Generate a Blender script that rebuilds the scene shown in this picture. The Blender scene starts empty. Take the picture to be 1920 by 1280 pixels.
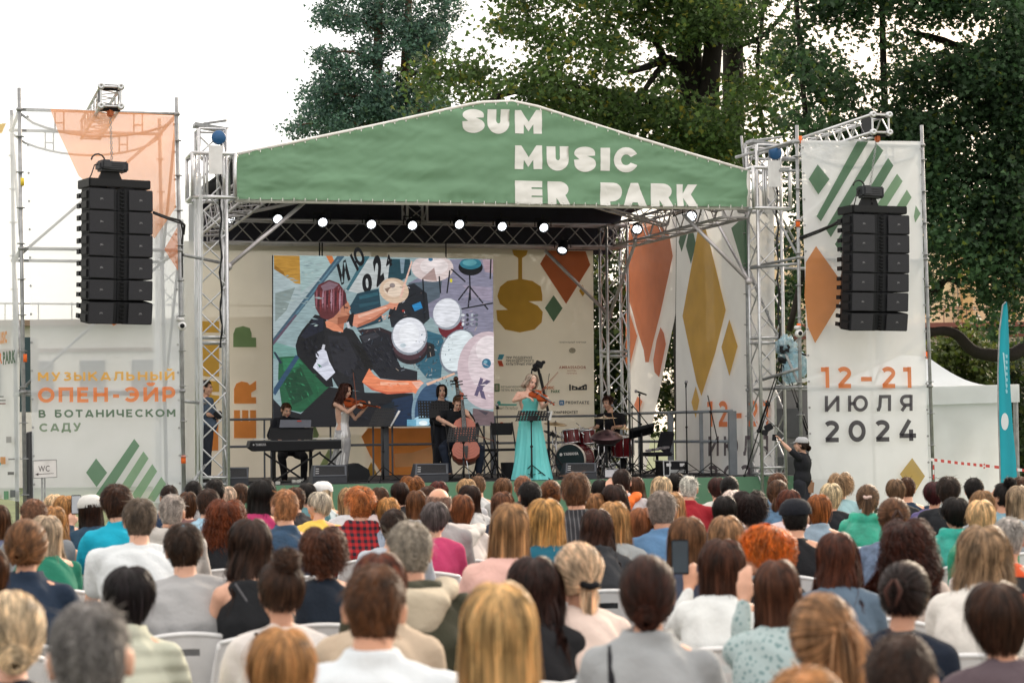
import bpy, bmesh, math, random
import numpy as np
from mathutils import Vector, Matrix, Euler, noise
from mathutils.geometry import tessellate_polygon
R = math.radians
rnd = random.Random(7)
sc = bpy.context.scene
col = sc.collection
# ---------------- camera ----------------
FP = 4000.0; HC = 1.68
PIT = math.atan(167/FP); ROL = .012
fw = Vector((0, math.cos(PIT), math.sin(PIT))); u0 = Vector((0, -math.sin(PIT), math.cos(PIT))); r0 = Vector((1, 0, 0))
RR = r0*math.cos(ROL)-u0*math.sin(ROL); UU = r0*math.sin(ROL)+u0*math.cos(ROL)
CAM = Vector((0, 0, HC))
cd = bpy.data.cameras.new('camera'); cam = bpy.data.objects.new('camera', cd); col.objects.link(cam)
cam.matrix_world = Matrix(((RR.x, UU.x, -fw.x, 0), (RR.y, UU.y, -fw.y, 0), (RR.z, UU.z, -fw.z, HC), (0, 0, 0, 1)))
cd.sensor_width = 36; cd.lens = FP/1920*36; cd.clip_start = .1; cd.clip_end = 2000
cd.dof.use_dof = True; cd.dof.focus_distance = 34; cd.dof.aperture_fstop = 4.6
sc.camera = cam
# ---------------- world, sun, exposure ----------------
w = bpy.data.worlds.new("World"); sc.world = w; w.use_nodes = True
nt = w.node_tree; nt.nodes.clear(); N = nt.nodes.new; Lk = nt.links.new
SUN_EL, SUN_AZ = R(21), R(31)      # behind the stage, to the right
sky = N('ShaderNodeTexSky'); sky.sky_type = 'NISHITA'; sky.sun_disc = False; sky.sun_elevation = SUN_EL; sky.sun_rotation = SUN_AZ
b1 = N('ShaderNodeBackground'); b1.inputs[1].default_value = .05; Lk(sky.outputs[0], b1.inputs[0])
tc = N('ShaderNodeTexCoord'); dt = N('ShaderNodeVectorMath'); dt.operation = 'DOT_PRODUCT'
Lk(tc.outputs['Generated'], dt.inputs[0]); dt.inputs[1].default_value = (math.sin(SUN_AZ)*math.cos(SUN_EL), math.cos(SUN_AZ)*math.cos(SUN_EL), math.sin(SUN_EL))
rp = N('ShaderNodeValToRGB'); Lk(dt.outputs['Value'], rp.inputs[0])
rp.color_ramp.elements[0].position = .15; rp.color_ramp.elements[0].color = (.70, .635, .565, 1)
rp.color_ramp.elements[1].position = .985; rp.color_ramp.elements[1].color = (1.0, .62, .30, 1)
e = rp.color_ramp.elements.new(.82); e.color = (1.0, .93, .85, 1)
b2 = N('ShaderNodeBackground'); Lk(rp.outputs[0], b2.inputs[0])
sz_ = N('ShaderNodeSeparateXYZ'); Lk(tc.outputs['Generated'], sz_.inputs[0]); zm = N('ShaderNodeMapRange'); Lk(sz_.outputs['Z'], zm.inputs[0]); zm.inputs['From Min'].default_value = .1; zm.inputs['To Min'].default_value = .98; zm.inputs['To Max'].default_value = 2.0; Lk(zm.outputs[0], b2.inputs[1])
ad = N('ShaderNodeAddShader'); Lk(b1.outputs[0], ad.inputs[0]); Lk(b2.outputs[0], ad.inputs[1])
ow = N('ShaderNodeOutputWorld'); Lk(ad.outputs[0], ow.inputs[0])
sd = bpy.data.lights.new('sun', 'SUN'); sd.energy = 2.8; sd.angle = R(22); sd.color = (1, .84, .66)
so = bpy.data.objects.new('sun', sd); col.objects.link(so)
so.rotation_euler = (Vector((math.sin(SUN_AZ)*math.cos(SUN_EL), math.cos(SUN_AZ)*math.cos(SUN_EL), math.sin(SUN_EL)))).to_track_quat('Z', 'Y').to_euler()
sc.view_settings.view_transform = 'Standard'; sc.view_settings.look = 'None'; sc.view_settings.exposure = 0.5; sc.view_settings.gamma = 1
sc.render.engine = 'CYCLES'; sc.cycles.use_denoising = True; sc.cycles.transparent_max_bounces = 24
sc.cycles.max_bounces = 6; sc.cycles.diffuse_bounces = 3

# ---------------- photo ray -> real place ----------------
def ray(x, y): return (RR*((x-960)/FP)+UU*((640-y)/FP)+fw)
def P(x, y, d):
    r = ray(x, y); return CAM+r*(d/r.y)
TH = R(16); SU = Vector((math.cos(TH), math.sin(TH), 0)); SV = Vector((-math.sin(TH), math.cos(TH), 0)); SO = Vector((-4.2, 31.6, 0)); SZ = .91
def S(s, t, z): return SO+SU*s+SV*t+Vector((0, 0, z))
def hit(x, y, o, n):
    r = ray(x, y); return CAM+r*((o-CAM).dot(n)/r.dot(n))
def PT(x, y, t): return hit(x, y, SO+SV*t, SV)
def PSd(x, y, s): return hit(x, y, SO+SU*s, SU)
def PZ(x, y, z): return hit(x, y, Vector((0, 0, z)), Vector((0, 0, 1)))
def st(v): d = v-SO; return d.dot(SU), d.dot(SV), v.z
def foot(x, t, z=SZ):                       # floor point below image column x at stage depth t
    p = PT(x, 860, t); p.z = z; return p
# ---------------- materials ----------------
def srgb(c):
    if isinstance(c, str): c = tuple(int(c[i:i+2], 16) for i in (0, 2, 4))
    return tuple(((v/255)/12.92 if v/255 <= .04045 else (((v/255)+.055)/1.055)**2.4) for v in c)
MC = {}
def mat(name, c, rough=.6, metal=0, var=.12, scale=6, bump=0, bscale=30, emit=0, thru=0, trans=0, attr=None, sheen=0, stretch=None, objcol=False, island=0, spec=.5, nodiff=False):
    if name in MC: return MC[name]
    m = bpy.data.materials.new(name); m.use_nodes = True; t = m.node_tree; n = t.nodes; b = n['Principled BSDF']; L = t.links.new
    c = srgb(c) if isinstance(c, str) or max(c) > 1.5 else c
    b.inputs['Roughness'].default_value = rough; b.inputs['Metallic'].default_value = metal
    b.inputs['Specular IOR Level'].default_value = spec
    tcn = n.new('ShaderNodeTexCoord'); mp = n.new('ShaderNodeMapping'); L(tcn.outputs['Object'], mp.inputs[0])
    if stretch: mp.inputs['Scale'].default_value = stretch
    base = None
    if attr:
        a = n.new('ShaderNodeAttribute'); a.attribute_name = attr; base = a.outputs['Color']
    elif objcol:
        a = n.new('ShaderNodeObjectInfo'); base = a.outputs['Color']
    else:
        a = n.new('ShaderNodeRGB'); a.outputs[0].default_value = (*c, 1); base = a.outputs[0]
    if var:
        no = n.new('ShaderNodeTexNoise'); no.inputs['Scale'].default_value = scale; no.inputs['Detail'].default_value = 5; L(mp.outputs[0], no.inputs[0])
        mr = n.new('ShaderNodeMapRange'); mr.inputs['From Min'].default_value = .3; mr.inputs['From Max'].default_value = .7; mr.inputs['To Min'].default_value = 1-var; mr.inputs['To Max'].default_value = 1+var; L(no.outputs[0], mr.inputs[0])
        fac = mr.outputs[0]
        if island:
            g = n.new('ShaderNodeNewGeometry'); mi = n.new('ShaderNodeMapRange'); mi.inputs['To Min'].default_value = 1-island; mi.inputs['To Max'].default_value = 1+island; L(g.outputs['Random Per Island'], mi.inputs[0])
            mu = n.new('ShaderNodeMath'); mu.operation = 'MULTIPLY'; L(fac, mu.inputs[0]); L(mi.outputs[0], mu.inputs[1]); fac = mu.outputs[0]
        vm = n.new('ShaderNodeVectorMath'); vm.operation = 'SCALE'; L(base, vm.inputs[0]); L(fac, vm.inputs['Scale']); base = vm.outputs[0]
    if nodiff: b.inputs['Base Color'].default_value = (.01, .01, .012, 1)
    else: L(base, b.inputs['Base Color'])
    if emit:
        L(base, b.inputs['Emission Color']); b.inputs['Emission Strength'].default_value = emit
    if bump:
        nb = n.new('ShaderNodeTexNoise'); nb.inputs['Scale'].default_value = bscale; nb.inputs['Detail'].default_value = 6; L(mp.outputs[0], nb.inputs[0])
        bp = n.new('ShaderNodeBump'); bp.inputs['Strength'].default_value = bump; bp.inputs['Distance'].default_value = .02; L(nb.outputs[0], bp.inputs['Height']); L(bp.outputs[0], b.inputs['Normal'])
    out = n['Material Output']; last = b.outputs[0]
    if trans:                                # light passing through cloth or leaf
        tr = n.new('ShaderNodeBsdfTranslucent'); L(base, tr.inputs[0]); mx = n.new('ShaderNodeMixShader'); mx.inputs[0].default_value = trans; L(last, mx.inputs[1]); L(tr.outputs[0], mx.inputs[2]); last = mx.outputs[0]
    if thru:                                 # open mesh weave
        tp = n.new('ShaderNodeBsdfTransparent'); mx = n.new('ShaderNodeMixShader'); mx.inputs[0].default_value = thru; L(last, mx.inputs[1]); L(tp.outputs[0], mx.inputs[2]); last = mx.outputs[0]
    L(last, out.inputs[0])
    MC[name] = m; return m
ALU = mat('aluminium', (.62, .63, .65), .38, .85, .1, 20, .1)
STEEL = mat('galvanised_steel', (.33, .34, .35), .5, .6, .25, 9, .2)
BLK = mat('black_metal', (.008, .0085, .011), .5, .1, spec=.35)
BLKP = mat('black_plastic', (.007, .008, .011), .6, spec=.3)
GREYM = mat('grey_painted_steel', (.13, .14, .16), .55, .2)
CHROME = mat('chrome', (.7, .7, .72), .18, 1, .05)
WHT = mat('white_plastic', (.75, .76, .77), .4)
DKGREEN = mat('green_skirt', (.11, .24, .15), .8, 0, .08, 3, .15, 60)
GREEN = mat('green_fascia', (.205, .385, .24), .6, 0, .05, 1.2, .25, 3, trans=.2)
OFFW = mat('white_lettering', (.82, .82, .80), .7, 0, .03)
CEIL = mat('dark_lining', (.032, .032, .048), .9)
CABLE = mat('cable_rubber', (.012, .012, .014), .6)
RED = mat('red_tape', (.6, .05, .03), .6)
# ---------------- mesh building ----------------
class MB:
    def __init__(s): s.v = []; s.f = []; s.c = []; s.smooth = False
    def addv(s, vs, fs, c=None):
        o = len(s.v); s.v += [tuple(v) for v in vs]; s.f += [tuple(i+o for i in f) for f in fs]; s.c += [c]*len(fs); return s
    def tube(s, pts, r, n=6, cap=True):
        pts = [Vector(p) for p in pts]; rs = r if isinstance(r, (list, tuple)) else [r]*len(pts)
        vs = []; fs = []; ref = None
        for i, p in enumerate(pts):
            d = (pts[min(i+1, len(pts)-1)]-pts[max(i-1, 0)])
            d = d.normalized() if d.length > 1e-9 else Vector((0, 0, 1))
            if ref is None: ref = d.orthogonal().normalized()
            a = (ref-d*ref.dot(d)); a = a.normalized() if a.length > 1e-6 else d.orthogonal().normalized(); ref = a; b = d.cross(a)
            for k in range(n):
                an = 2*math.pi*k/n; vs.append(p+(a*math.cos(an)+b*math.sin(an))*rs[i])
        for i in range(len(pts)-1):
            for k in range(n): fs.append((i*n+k, i*n+(k+1) % n, (i+1)*n+(k+1) % n, (i+1)*n+k))
        if cap: fs.append(tuple(range(n-1, -1, -1))); fs.append(tuple((len(pts)-1)*n+k for k in range(n)))
        return s.addv(vs, fs)
    def box(s, c, size, m=None, bev=0):
        x, y, z = [q/2 for q in size]; c = Vector(c)
        if bev:
            bm = bmesh.new(); bmesh.ops.create_cube(bm, size=1)
            for v in bm.verts: v.co = Vector((v.co.x*size[0], v.co.y*size[1], v.co.z*size[2]))
            bmesh.ops.bevel(bm, geom=bm.edges[:], offset=bev, segments=2, affect='EDGES')
            vs = [(m @ v.co if m else v.co)+c for v in bm.verts]; fs = [[v.index for v in f.verts] for f in bm.faces]; bm.free(); return s.addv(vs, fs)
        vs = [Vector((i*x, j*y, k*z)) for i in (-1, 1) for j in (-1, 1) for k in (-1, 1)]
        vs = [(m @ v if m else v)+c for v in vs]
        return s.addv(vs, [(0, 1, 3, 2), (4, 6, 7, 5), (0, 4, 5, 1), (2, 3, 7, 6), (0, 2, 6, 4), (1, 5, 7, 3)])
    def lathe(s, prof, o=(0, 0, 0), m=None, n=20):
        vs = []; fs = []; o = Vector(o)
        for r, z in prof:
            for k in range(n):
                v = Vector((r*math.cos(2*math.pi*k/n), r*math.sin(2*math.pi*k/n), z)); vs.append((m @ v if m else v)+o)
        for i in range(len(prof)-1):
            for k in range(n): fs.append((i*n+k, i*n+(k+1) % n, (i+1)*n+(k+1) % n, (i+1)*n+k))
        return s.addv(vs, fs)
    def ball(s, c, r, m=None, n=12):
        r = r if isinstance(r, (tuple, list)) else (r, r, r)
        pr = [(max(1e-4, math.sin(math.pi*i/(n//2+2))), -math.cos(math.pi*i/(n//2+2))) for i in range(n//2+3)]
        mm = Matrix.Diagonal(r)
        return s.lathe(pr, c, (m @ mm) if m else mm, n)
    def poly(s, pts, c=None):
        pts = [Vector(p) for p in pts]
        nrm = Vector((0, 0, 0))
        for i in range(len(pts)): nrm += pts[i].cross(pts[(i+1) % len(pts)])
        tr = tessellate_polygon([pts]); return s.addv(pts, [tuple(t) for t in tr], c)
    def prism(s, pts, d):
        pts = [Vector(p) for p in pts]; d = Vector(d); n = len(pts); tr = [tuple(t) for t in tessellate_polygon([pts])]
        s.addv(pts, tr); s.addv([p+d for p in pts], [t[::-1] for t in tr])
        return s.addv(pts+[p+d for p in pts], [(i, (i+1) % n, (i+1) % n+n, i+n) for i in range(n)])
    def sheet(s, fn, nu, nv):
        vs = [fn(i/nu, j/nv) for j in range(nv+1) for i in range(nu+1)]
        return s.addv(vs, [(j*(nu+1)+i, j*(nu+1)+i+1, (j+1)*(nu+1)+i+1, (j+1)*(nu+1)+i) for j in range(nv) for i in range(nu)])
    def mesh(s, name, m, smooth=False, origin=None):
        me = bpy.data.meshes.new(name); o = Vector(origin) if origin is not None else Vector((0, 0, 0))
        me.from_pydata([Vector(v)-o for v in s.v], [], s.f)
        if m: me.materials.append(m)
        if smooth: me.polygons.foreach_set('use_smooth', [True]*len(me.polygons))
        if any(c is not None for c in s.c):
            at = me.color_attributes.new('Col', 'FLOAT_COLOR', 'CORNER'); k = 0; arr = []
            for p, c in zip(me.polygons, s.c): arr += (list(c)+[1])*p.loop_total
            at.data.foreach_set('color', arr)
        me.update(); return me
    def build(s, name, m, parent=None, smooth=False):
        org = Vector((0, 0, 0)) if parent is None or parent.get('_w') is None else Vector(parent['_w'])
        return link(s.mesh(name, m, smooth, org), name, parent)
def link(me, name, parent=None):
    o = bpy.data.objects.new(name, me); col.objects.link(o)
    if parent: o.parent = parent
    return o
# a thing's Empty sits at its base; parts are built in world coordinates relative to it ('_w')
def thing(name, label, cat, loc=(0, 0, 0), group=None):
    o = bpy.data.objects.new(name, None); col.objects.link(o); o.empty_display_size = .1
    o.location = loc; o['_w'] = list(loc); o['label'] = label; o['category'] = cat
    if group: o['group'] = group
    return o
def tag(o, label=None, cat=None, group=None, kind=None):
    if label: o['label'] = label
    if cat: o['category'] = cat
    if group: o['group'] = group
    if kind: o['kind'] = kind
    return o
def sub(mb, name, m, part, smooth=False):     # a sub-part under a part (same coordinates as its thing)
    org = Vector(part.parent['_w']) if part.parent and part.parent.get('_w') is not None else Vector((0, 0, 0))
    return link(mb.mesh(name, m, smooth, org), name, part)
# ---------------- text ----------------
TC = {}
def textgeo(t, bold=.02, sp=1.15):
    if (t, bold, sp) in TC: return TC[t, bold, sp]
    c = bpy.data.curves.new('txt', 'FONT'); c.body = t; c.offset = bold; c.resolution_u = 4; c.space_character = sp
    o = bpy.data.objects.new('txt', c); col.objects.link(o); bpy.context.view_layer.update()
    dg = bpy.context.evaluated_depsgraph_get(); me = bpy.data.meshes.new_from_object(o.evaluated_get(dg))
    v = [x.co.copy() for x in me.vertices]; f = [tuple(p.vertices) for p in me.polygons]
    x0 = min(a.x for a in v); x1 = max(a.x for a in v)
    ca = textgeo_h(); y0 = 0; 
    v = [((a.x-x0)/(x1-x0), a.y/ca) for a in v]
    bpy.data.objects.remove(o); bpy.data.meshes.remove(me); TC[t, bold, sp] = (v, f); return v, f
def textgeo_h(): return .70
def _a(cx, cy, rx, ry, a0, a1, n=12): return [(cx+rx*math.cos(R(a0+(a1-a0)*k/n)), cy+ry*math.sin(R(a0+(a1-a0)*k/n))) for k in range(n+1)]
# plain block capitals drawn as broad pen strokes: glyph -> (width, strokes)
GLY = {
'М': (1.0, [[(.1, 0), (.1, 1)], [(.1, .94), (.5, .32)], [(.9, .94), (.5, .32)], [(.9, 0), (.9, 1)]]), 'У': (.84, [[(.08, 1), (.46, .36)], [(.78, 1), (.40, .12), (.30, .08), (.12, .08)]]),
'З': (.76, [_a(.36, .735, .28, .175, 140, -90)+[(.3, .56)], _a(.36, .30, .32, .21, 90, -145)]), 'Ы': (1.1, [[(.1, 0), (.1, 1)], [(.1, .58), (.42, .58)]+_a(.42, .335, .24, .245, 90, -90, 8)+[(.1, .09)], [(1.0, 0), (1.0, 1)]]),
'К': (.88, [[(.1, 0), (.1, 1)], [(.12, .42), (.80, 1)], [(.34, .60), (.84, 0)]]), 'А': (1.0, [[(.08, 0), (.47, .96)], [(.92, 0), (.53, .96)], [(.24, .24), (.76, .24)]]),
'Л': (.92, [[(0, .09), (.12, .10), (.20, .30), (.24, .91), (.82, .91), (.82, 0)]]), 'Ь': (.82, [[(.1, 0), (.1, 1)], [(.1, .58), (.44, .58)]+_a(.44, .335, .26, .245, 90, -90, 8)+[(.1, .09)]]),
'Н': (.92, [[(.1, 0), (.1, 1)], [(.1, .5), (.82, .5)], [(.82, 0), (.82, 1)]]), 'И': (.94, [[(.1, 0), (.1, 1)], [(.12, .1), (.82, .9)], [(.84, 0), (.84, 1)]]), 'Й': (.94, [[(.1, 0), (.1, 1)], [(.12, .1), (.82, .9)], [(.84, 0), (.84, 1)], _a(.47, 1.32, .18, .14, 180, 360, 8)]),
'О': (1.06, [_a(.53, .5, .43, .41, 0, 360, 28)]), 'П': (.92, [[(.1, 0), (.1, .91), (.82, .91), (.82, 0)]]), 'Е': (.76, [[(.70, .91), (.1, .91), (.1, .09), (.72, .09)], [(.1, .51), (.64, .51)]]), '-': (.5, [[(.05, .4), (.45, .4)]]), '–': (.8, [[(.1, .42), (.7, .42)]]),
'Э': (.96, [_a(.42, .5, .42, .41, 140, -140, 22), [(.34, .5), (.82, .5)]]), 'Р': (.82, [[(.1, 0), (.1, 1)], [(.1, .91), (.44, .91)]+_a(.44, .63, .28, .28, 90, -90, 10)+[(.1, .35)]]), 'В': (.84, [[(.1, .0), (.1, 1)], [(.1, .91), (.42, .91)]+_a(.42, .715, .22, .195, 90, -90, 8)+[(.1, .52)], [(.42, .52)]+_a(.44, .305, .28, .215, 90, -90, 8)+[(.1, .09)]]),
'Б': (.82, [[(.72, .91), (.1, .91), (.1, .09)], [(.1, .58), (.42, .58)]+_a(.44, .335, .26, .245, 90, -90, 8)+[(.1, .09)]]), 'Т': (.84, [[(0, .91), (.84, .91)], [(.42, .9), (.42, 0)]]), 'Ч': (.86, [[(.1, 1), (.1, .55)]+_a(.3, .55, .2, .2, 180, 270, 5)+[(.76, .35)], [(.76, 1), (.76, 0)]]),
'С': (.96, [_a(.54, .5, .43, .41, 42, 318, 22)]), 'Д': (1.0, [[(.12, .12), (.22, .35), (.27, .91), (.80, .91), (.80, .1)], [(0, .09), (1.0, .09)], [(.07, -.18), (.07, .1)], [(.93, -.18), (.93, .1)]]),
'Ю': (1.3, [[(.1, 0), (.1, 1)], [(.1, .5), (.45, .5)], _a(.80, .5, .38, .41, 0, 360, 28)]), 'Я': (.84, [[(.74, 0), (.74, 1)], [(.74, .91), (.40, .91)]+_a(.40, .64, .28, .27, 90, 270, 10)+[(.74, .37)], [(.40, .37), (.14, 0)]]),
'1': (.46, [[(.0, .88), (.34, .88)], [(.34, 1), (.34, 0)]]), '2': (.80, [_a(.38, .70, .30, .21, 150, -35, 12)+[(.12, .09)], [(.06, .09), (.76, .09)]]), '0': (.88, [_a(.44, .5, .35, .41, 0, 360, 26)]), '4': (.90, [[(.56, 1), (.08, .27)], [(.0, .25), (.88, .25)], [(.62, .55), (.62, 0)]]), ' ': (.5, [])}
def strokes(t, wt=.2, gap=.3):
    x = 0; out = []
    for ch in t:
        w_, ss = GLY[ch]
        for s_ in ss: out.append([(x+a, b) for a, b in s_])
        x += w_+gap
    x -= gap; res = []
    for s_ in out:
        n = len(s_); L_ = []; R_ = []
        closed = n > 3 and math.hypot(s_[0][0]-s_[-1][0], s_[0][1]-s_[-1][1]) < 1e-3
        for i in range(n):
            p = s_[i-1] if i else (s_[-2] if closed else s_[0]); q = s_[i+1] if i < n-1 else (s_[1] if closed else s_[-1]); c_ = s_[i]
            d1 = Vector((c_[0]-p[0], c_[1]-p[1])); d2 = Vector((q[0]-c_[0], q[1]-c_[1])); d1 = d1.normalized() if d1.length > 1e-6 else d2.normalized(); d2 = d2.normalized() if d2.length > 1e-6 else d1
            m_ = (d1+d2).normalized(); nn = Vector((-m_.y, m_.x)); k = 1/max(.5, m_.dot(d1)); h = wt/2*k; L_.append((c_[0]+nn.x*h, c_[1]+nn.y*h)); R_.append((c_[0]-nn.x*h, c_[1]-nn.y*h))
        res.append(([(a/x, b) for a, b in L_+R_], [(i, i+1, n+i+1, n+i) for i in range(n-1)]))
    return res
class Art:                                     # flat printed picture: polygons laid on one surface
    def __init__(s, proj, nrm, step=.0006, base=.003, gain=1.): s.g = gain; s.p = proj; s.n = nrm; s.k = 0; s.mb = MB(); s.step = step; s.base = base
    def put(s, pts, c, faces=None):
        off = s.n*(s.base+s.k*s.step); s.k += 1
        w = [s.p(x, y)+off for x, y in pts]
        c = tuple(min(1, q*s.g) for q in srgb(c))
        if faces is None: s.mb.poly(w, c)
        else: s.mb.addv(w, faces, c)
        return s
    def ell(s, cx, cy, rx, ry, c, rot=0, clip=None, n=28):
        pts = []
        for k in range(n):
            a = 2*math.pi*k/n; x = rx*math.cos(a); y = ry*math.sin(a); X = cx+x*math.cos(rot)-y*math.sin(rot); Y = cy+x*math.sin(rot)+y*math.cos(rot)
            if clip: X = min(max(X, clip[0]), clip[2]); Y = min(max(Y, clip[1]), clip[3])
            pts.append((X, Y))
        return s.put(pts, c)
    def text(s, t, c, bl, br, tl, bold=.02, sp=1.15):
        v, f = textgeo(t, bold, sp)
        return s.put([(bl[0]+(br[0]-bl[0])*a+(tl[0]-bl[0])*b, bl[1]+(br[1]-bl[1])*a+(tl[1]-bl[1])*b) for a, b in v], c, f)
    def pen(s, t, c, bl, br, tl, wt=.2, gap=.3):
        for v, f in strokes(t, wt, gap): s.put([(bl[0]+(br[0]-bl[0])*a+(tl[0]-bl[0])*b, bl[1]+(br[1]-bl[1])*a+(tl[1]-bl[1])*b) for a, b in v], c, f)
        return s
    def build(s, name, m, parent): return s.mb.build(name, m, parent)
def zc(x0, y0, k): return lambda pts: [(x0+a/k, y0+b/k) for a, b in pts]
# ---------------- truss ----------------
def truss(mb, A, B, w, up=Vector((0, 0, 1)), cr=.025, br=.011, seg=None, h=None, ends=True):
    A = Vector(A); B = Vector(B); d = (B-A); L = d.length; d.normalize(); sd_ = d.cross(up).normalized(); u = sd_.cross(d).normalized(); h = h or w
    cs = [(sd_*i*w/2+u*j*h/2) for i, j in ((-1, -1), (1, -1), (1, 1), (-1, 1))]
    for c in cs: mb.tube([A+c, B+c], cr, 8)
    n = seg or max(1, round(L/w/.95))
    for k in range(n):
        a = A+d*(L*k/n); b = A+d*(L*(k+1)/n)
        for q in range(4):
            c1, c2 = cs[q], cs[(q+1) % 4]
            if k % 2: c1, c2 = c2, c1
            mb.tube([a+c1, b+c2], br, 5, False)
    if ends:
        for e_ in (A, B):
            for q in range(4): mb.tube([e_+cs[q], e_+cs[(q+1) % 4]], br*1.3, 6, False)
# ================= ground =================
g = MB(); g.addv([(-900, -60, 0), (900, -60, 0), (900, 1500, 0), (-900, 1500, 0)], [(0, 1, 2, 3)])
tag(g.build('ground', mat('ground', (.10, .13, .05), .95, 0, .35, .6, .5, 8)), kind='structure')
g = MB(); g.addv([(-9, -3, .004), (11, -3, .004), (11, 31, .004), (-9, 29, .004)], [(0, 1, 2, 3)])
tag(g.build('path', mat('gravel', (.13, .115, .09), .95, 0, .3, 3, .5, 60)), kind='structure')
# ================= canopy =================
def fwave(x, y):                               # wrinkles of the fascia cloth, in metres towards the viewer
    ed = max(0, 1-abs(top_y(x)-y)/26)+max(0, 1-abs(bot_y(x)-y)/16)
    sc_ = math.sin(((x-446) % 21)/21*math.pi)
    return .03*noise.noise(Vector((x*.012, y*.04, 0)))+.014*noise.noise(Vector((x*.035+5, y*.012, 3)))+.006*noise.noise(Vector((x*.07+y*.10, y*.03, 9)))+.014*abs(noise.noise(Vector((x*.02-y*.05, y*.06+x*.02, 2))))+ed*.014*sc_+ed*.012*noise.noise(Vector((x*.12, y*.02, 5)))
tF = -.18; nF = -SV
can = thing('stage_canopy', 'gabled stage roof with green fascia reading SUM MUSIC ER PARK', 'stage roof', S(0, 0, 4.9))
topL = [(440, 291), (560, 266), (700, 237), (800, 215), (880, 197), (905, 193), (960, 191), (1008, 201), (1080, 224), (1180, 255), (1290, 288), (1403, 321)]
def top_y(x):
    for (a, b), (c, d) in zip(topL, topL[1:]):
        if x <= c: return b+(d-b)*(x-a)/(c-a)
    return topL[-1][1]
def bot_y(x): return 373+(x-440)*(388-373)/963
def fas(x, y, k=0.): return PT(x, y, tF)+nF*(fwave(x, y)+k)
m = MB(); m.sheet(lambda a, b: fas(440+963*a, top_y(440+963*a)*(1-b)+bot_y(440+963*a)*b), 240, 36)
fascia = m.build('fascia', GREEN, can, True)
m = MB(); m.tube([PT(x, y-1, tF) for x, y in topL], .024, 8)
m.tube([PT(440, 290, tF), PT(441, 373, tF)], .03, 8); m.tube([PT(1403, 320, tF), PT(1403, 388, tF)], .03, 8)
m.tube([PT(440, 376, tF+.08), PT(1403, 391, tF+.08)], .03, 8)
m.build('fascia_frame', mat('keder_rail', (.78, .77, .74), .5), can, True)
m = MB()
for i in range(46):
    x = 446+i*21; a = fas(x, top_y(x)+5, .012); b = PT(x, top_y(x)-4, tF); m.tube([a, b], .009, 4)
    a = fas(x, bot_y(x)-3, .012); b = PT(x, bot_y(x)+3, tF); m.tube([a, b], .009, 4)
m.build('lashing', OFFW, can)
z4 = zc(940, 160, 3.5556); z3 = zc(420, 160, 3.5556)
def arc(cx, cy, rx, ry, a0, a1, n=10): return [(cx+rx*math.cos(R(a0+(a1-a0)*k/n)), cy-ry*math.sin(R(a0+(a1-a0)*k/n))) for k in range(n+1)]
Mg = [(90, 402), (132, 402), (181, 480), (232, 402), (270, 402), (270, 560), (214, 560), (212, 498), (180, 545), (150, 498), (147, 560), (90, 558)]
Ug = [(300, 408), (360, 408), (360, 484)]+arc(374, 484, 14, 18, 180, 360, 6)+[(388, 408), (447, 408), (447, 500)]+arc(373, 497, 74, 74, 0, -180, 14)
Sg = [(624, 470), (572, 472), (596, 482)]+arc(558, 525, 72, 53, 40, -180, 16)+[(483, 497), (520, 495)]+arc(555, 452, 70, 42, 200, 0, 14)
Cg = [(903, 535)]+arc(830, 498, 82, 84, -35, -325, 20)+[(903, 458), (862, 480)]+arc(831, 498, 34, 36, 35, 325, 14)+[(862, 517)]
Eg = [(90, 635), (271, 640), (271, 682), (200, 681), (200, 692), (271, 694), (271, 738), (200, 736), (200, 746), (271, 748), (271, 792), (90, 790)]
Rg = [(307, 640), (380, 642)]+arc(385, 694, 62, 52, 90, -50, 8)+[(455, 796), (392, 795), (364, 752), (364, 795), (307, 794)]
Pg = [(658, 648), (735, 650)]+arc(742, 712, 63, 62, 85, -90, 10)+[(725, 775), (725, 801), (658, 800)]
Ag = [(812, 803), (860, 652), (910, 652), (968, 806), (914, 805), (905, 782), (872, 782), (864, 804)]
Kg = [(1168, 660), (1210, 660), (1210, 722), (1245, 661), (1306, 662), (1264, 728), (1309, 809), (1246, 809), (1211, 752), (1211, 808), (1168, 808)]
def shift(g_, dx, dy, sx=1, sy=1): return [((x*sx)+dx, (y*sy)+dy) for x, y in g_]
S1 = shift(Sg, 1585-483*1.03, 160-410*.94, 1.03, .94)
glyphs = [z3(S1), z3(shift(Ug, 1755-300, 162-408)), z4(shift(Mg, 0, 166-402, 1, 1)), z4(Mg), z4(Ug), z4(Sg), z4([(660, 418), (722, 418), (722, 571), (660, 570)]), z4(Cg), z4(Eg), z4(Rg), z4(Pg), z4(Ag), z4(shift(Rg, 688, 14)), z4(Kg)]
def drape(glist, name, m_, parent, fn, step, k):
    bm = bmesh.new()
    for gl in glist:
        vs = [bm.verts.new((x, y, 0)) for x, y in gl]
        for t in tessellate_polygon([[Vector((x, y, 0)) for x, y in gl]]):
            try: bm.faces.new([vs[i] for i in t])
            except ValueError: pass
    xs = [v.co.x for v in bm.verts]; ys = [v.co.y for v in bm.verts]
    x = min(xs)
    while x < max(xs): bmesh.ops.bisect_plane(bm, geom=bm.verts[:]+bm.edges[:]+bm.faces[:], plane_co=(x, 0, 0), plane_no=(1, 0, 0)); x += step
    y = min(ys)
    while y < max(ys): bmesh.ops.bisect_plane(bm, geom=bm.verts[:]+bm.edges[:]+bm.faces[:], plane_co=(0, y, 0), plane_no=(0, 1, 0)); y += step
    mb = MB(); bm.verts.index_update(); mb.addv([fn(v.co.x, v.co.y, k) for v in bm.verts], [[v.index for v in f.verts] for f in bm.faces]); bm.free()
    org = Vector(parent.parent['_w']); return link(mb.mesh(name, m_, True, org), name, parent)
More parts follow.
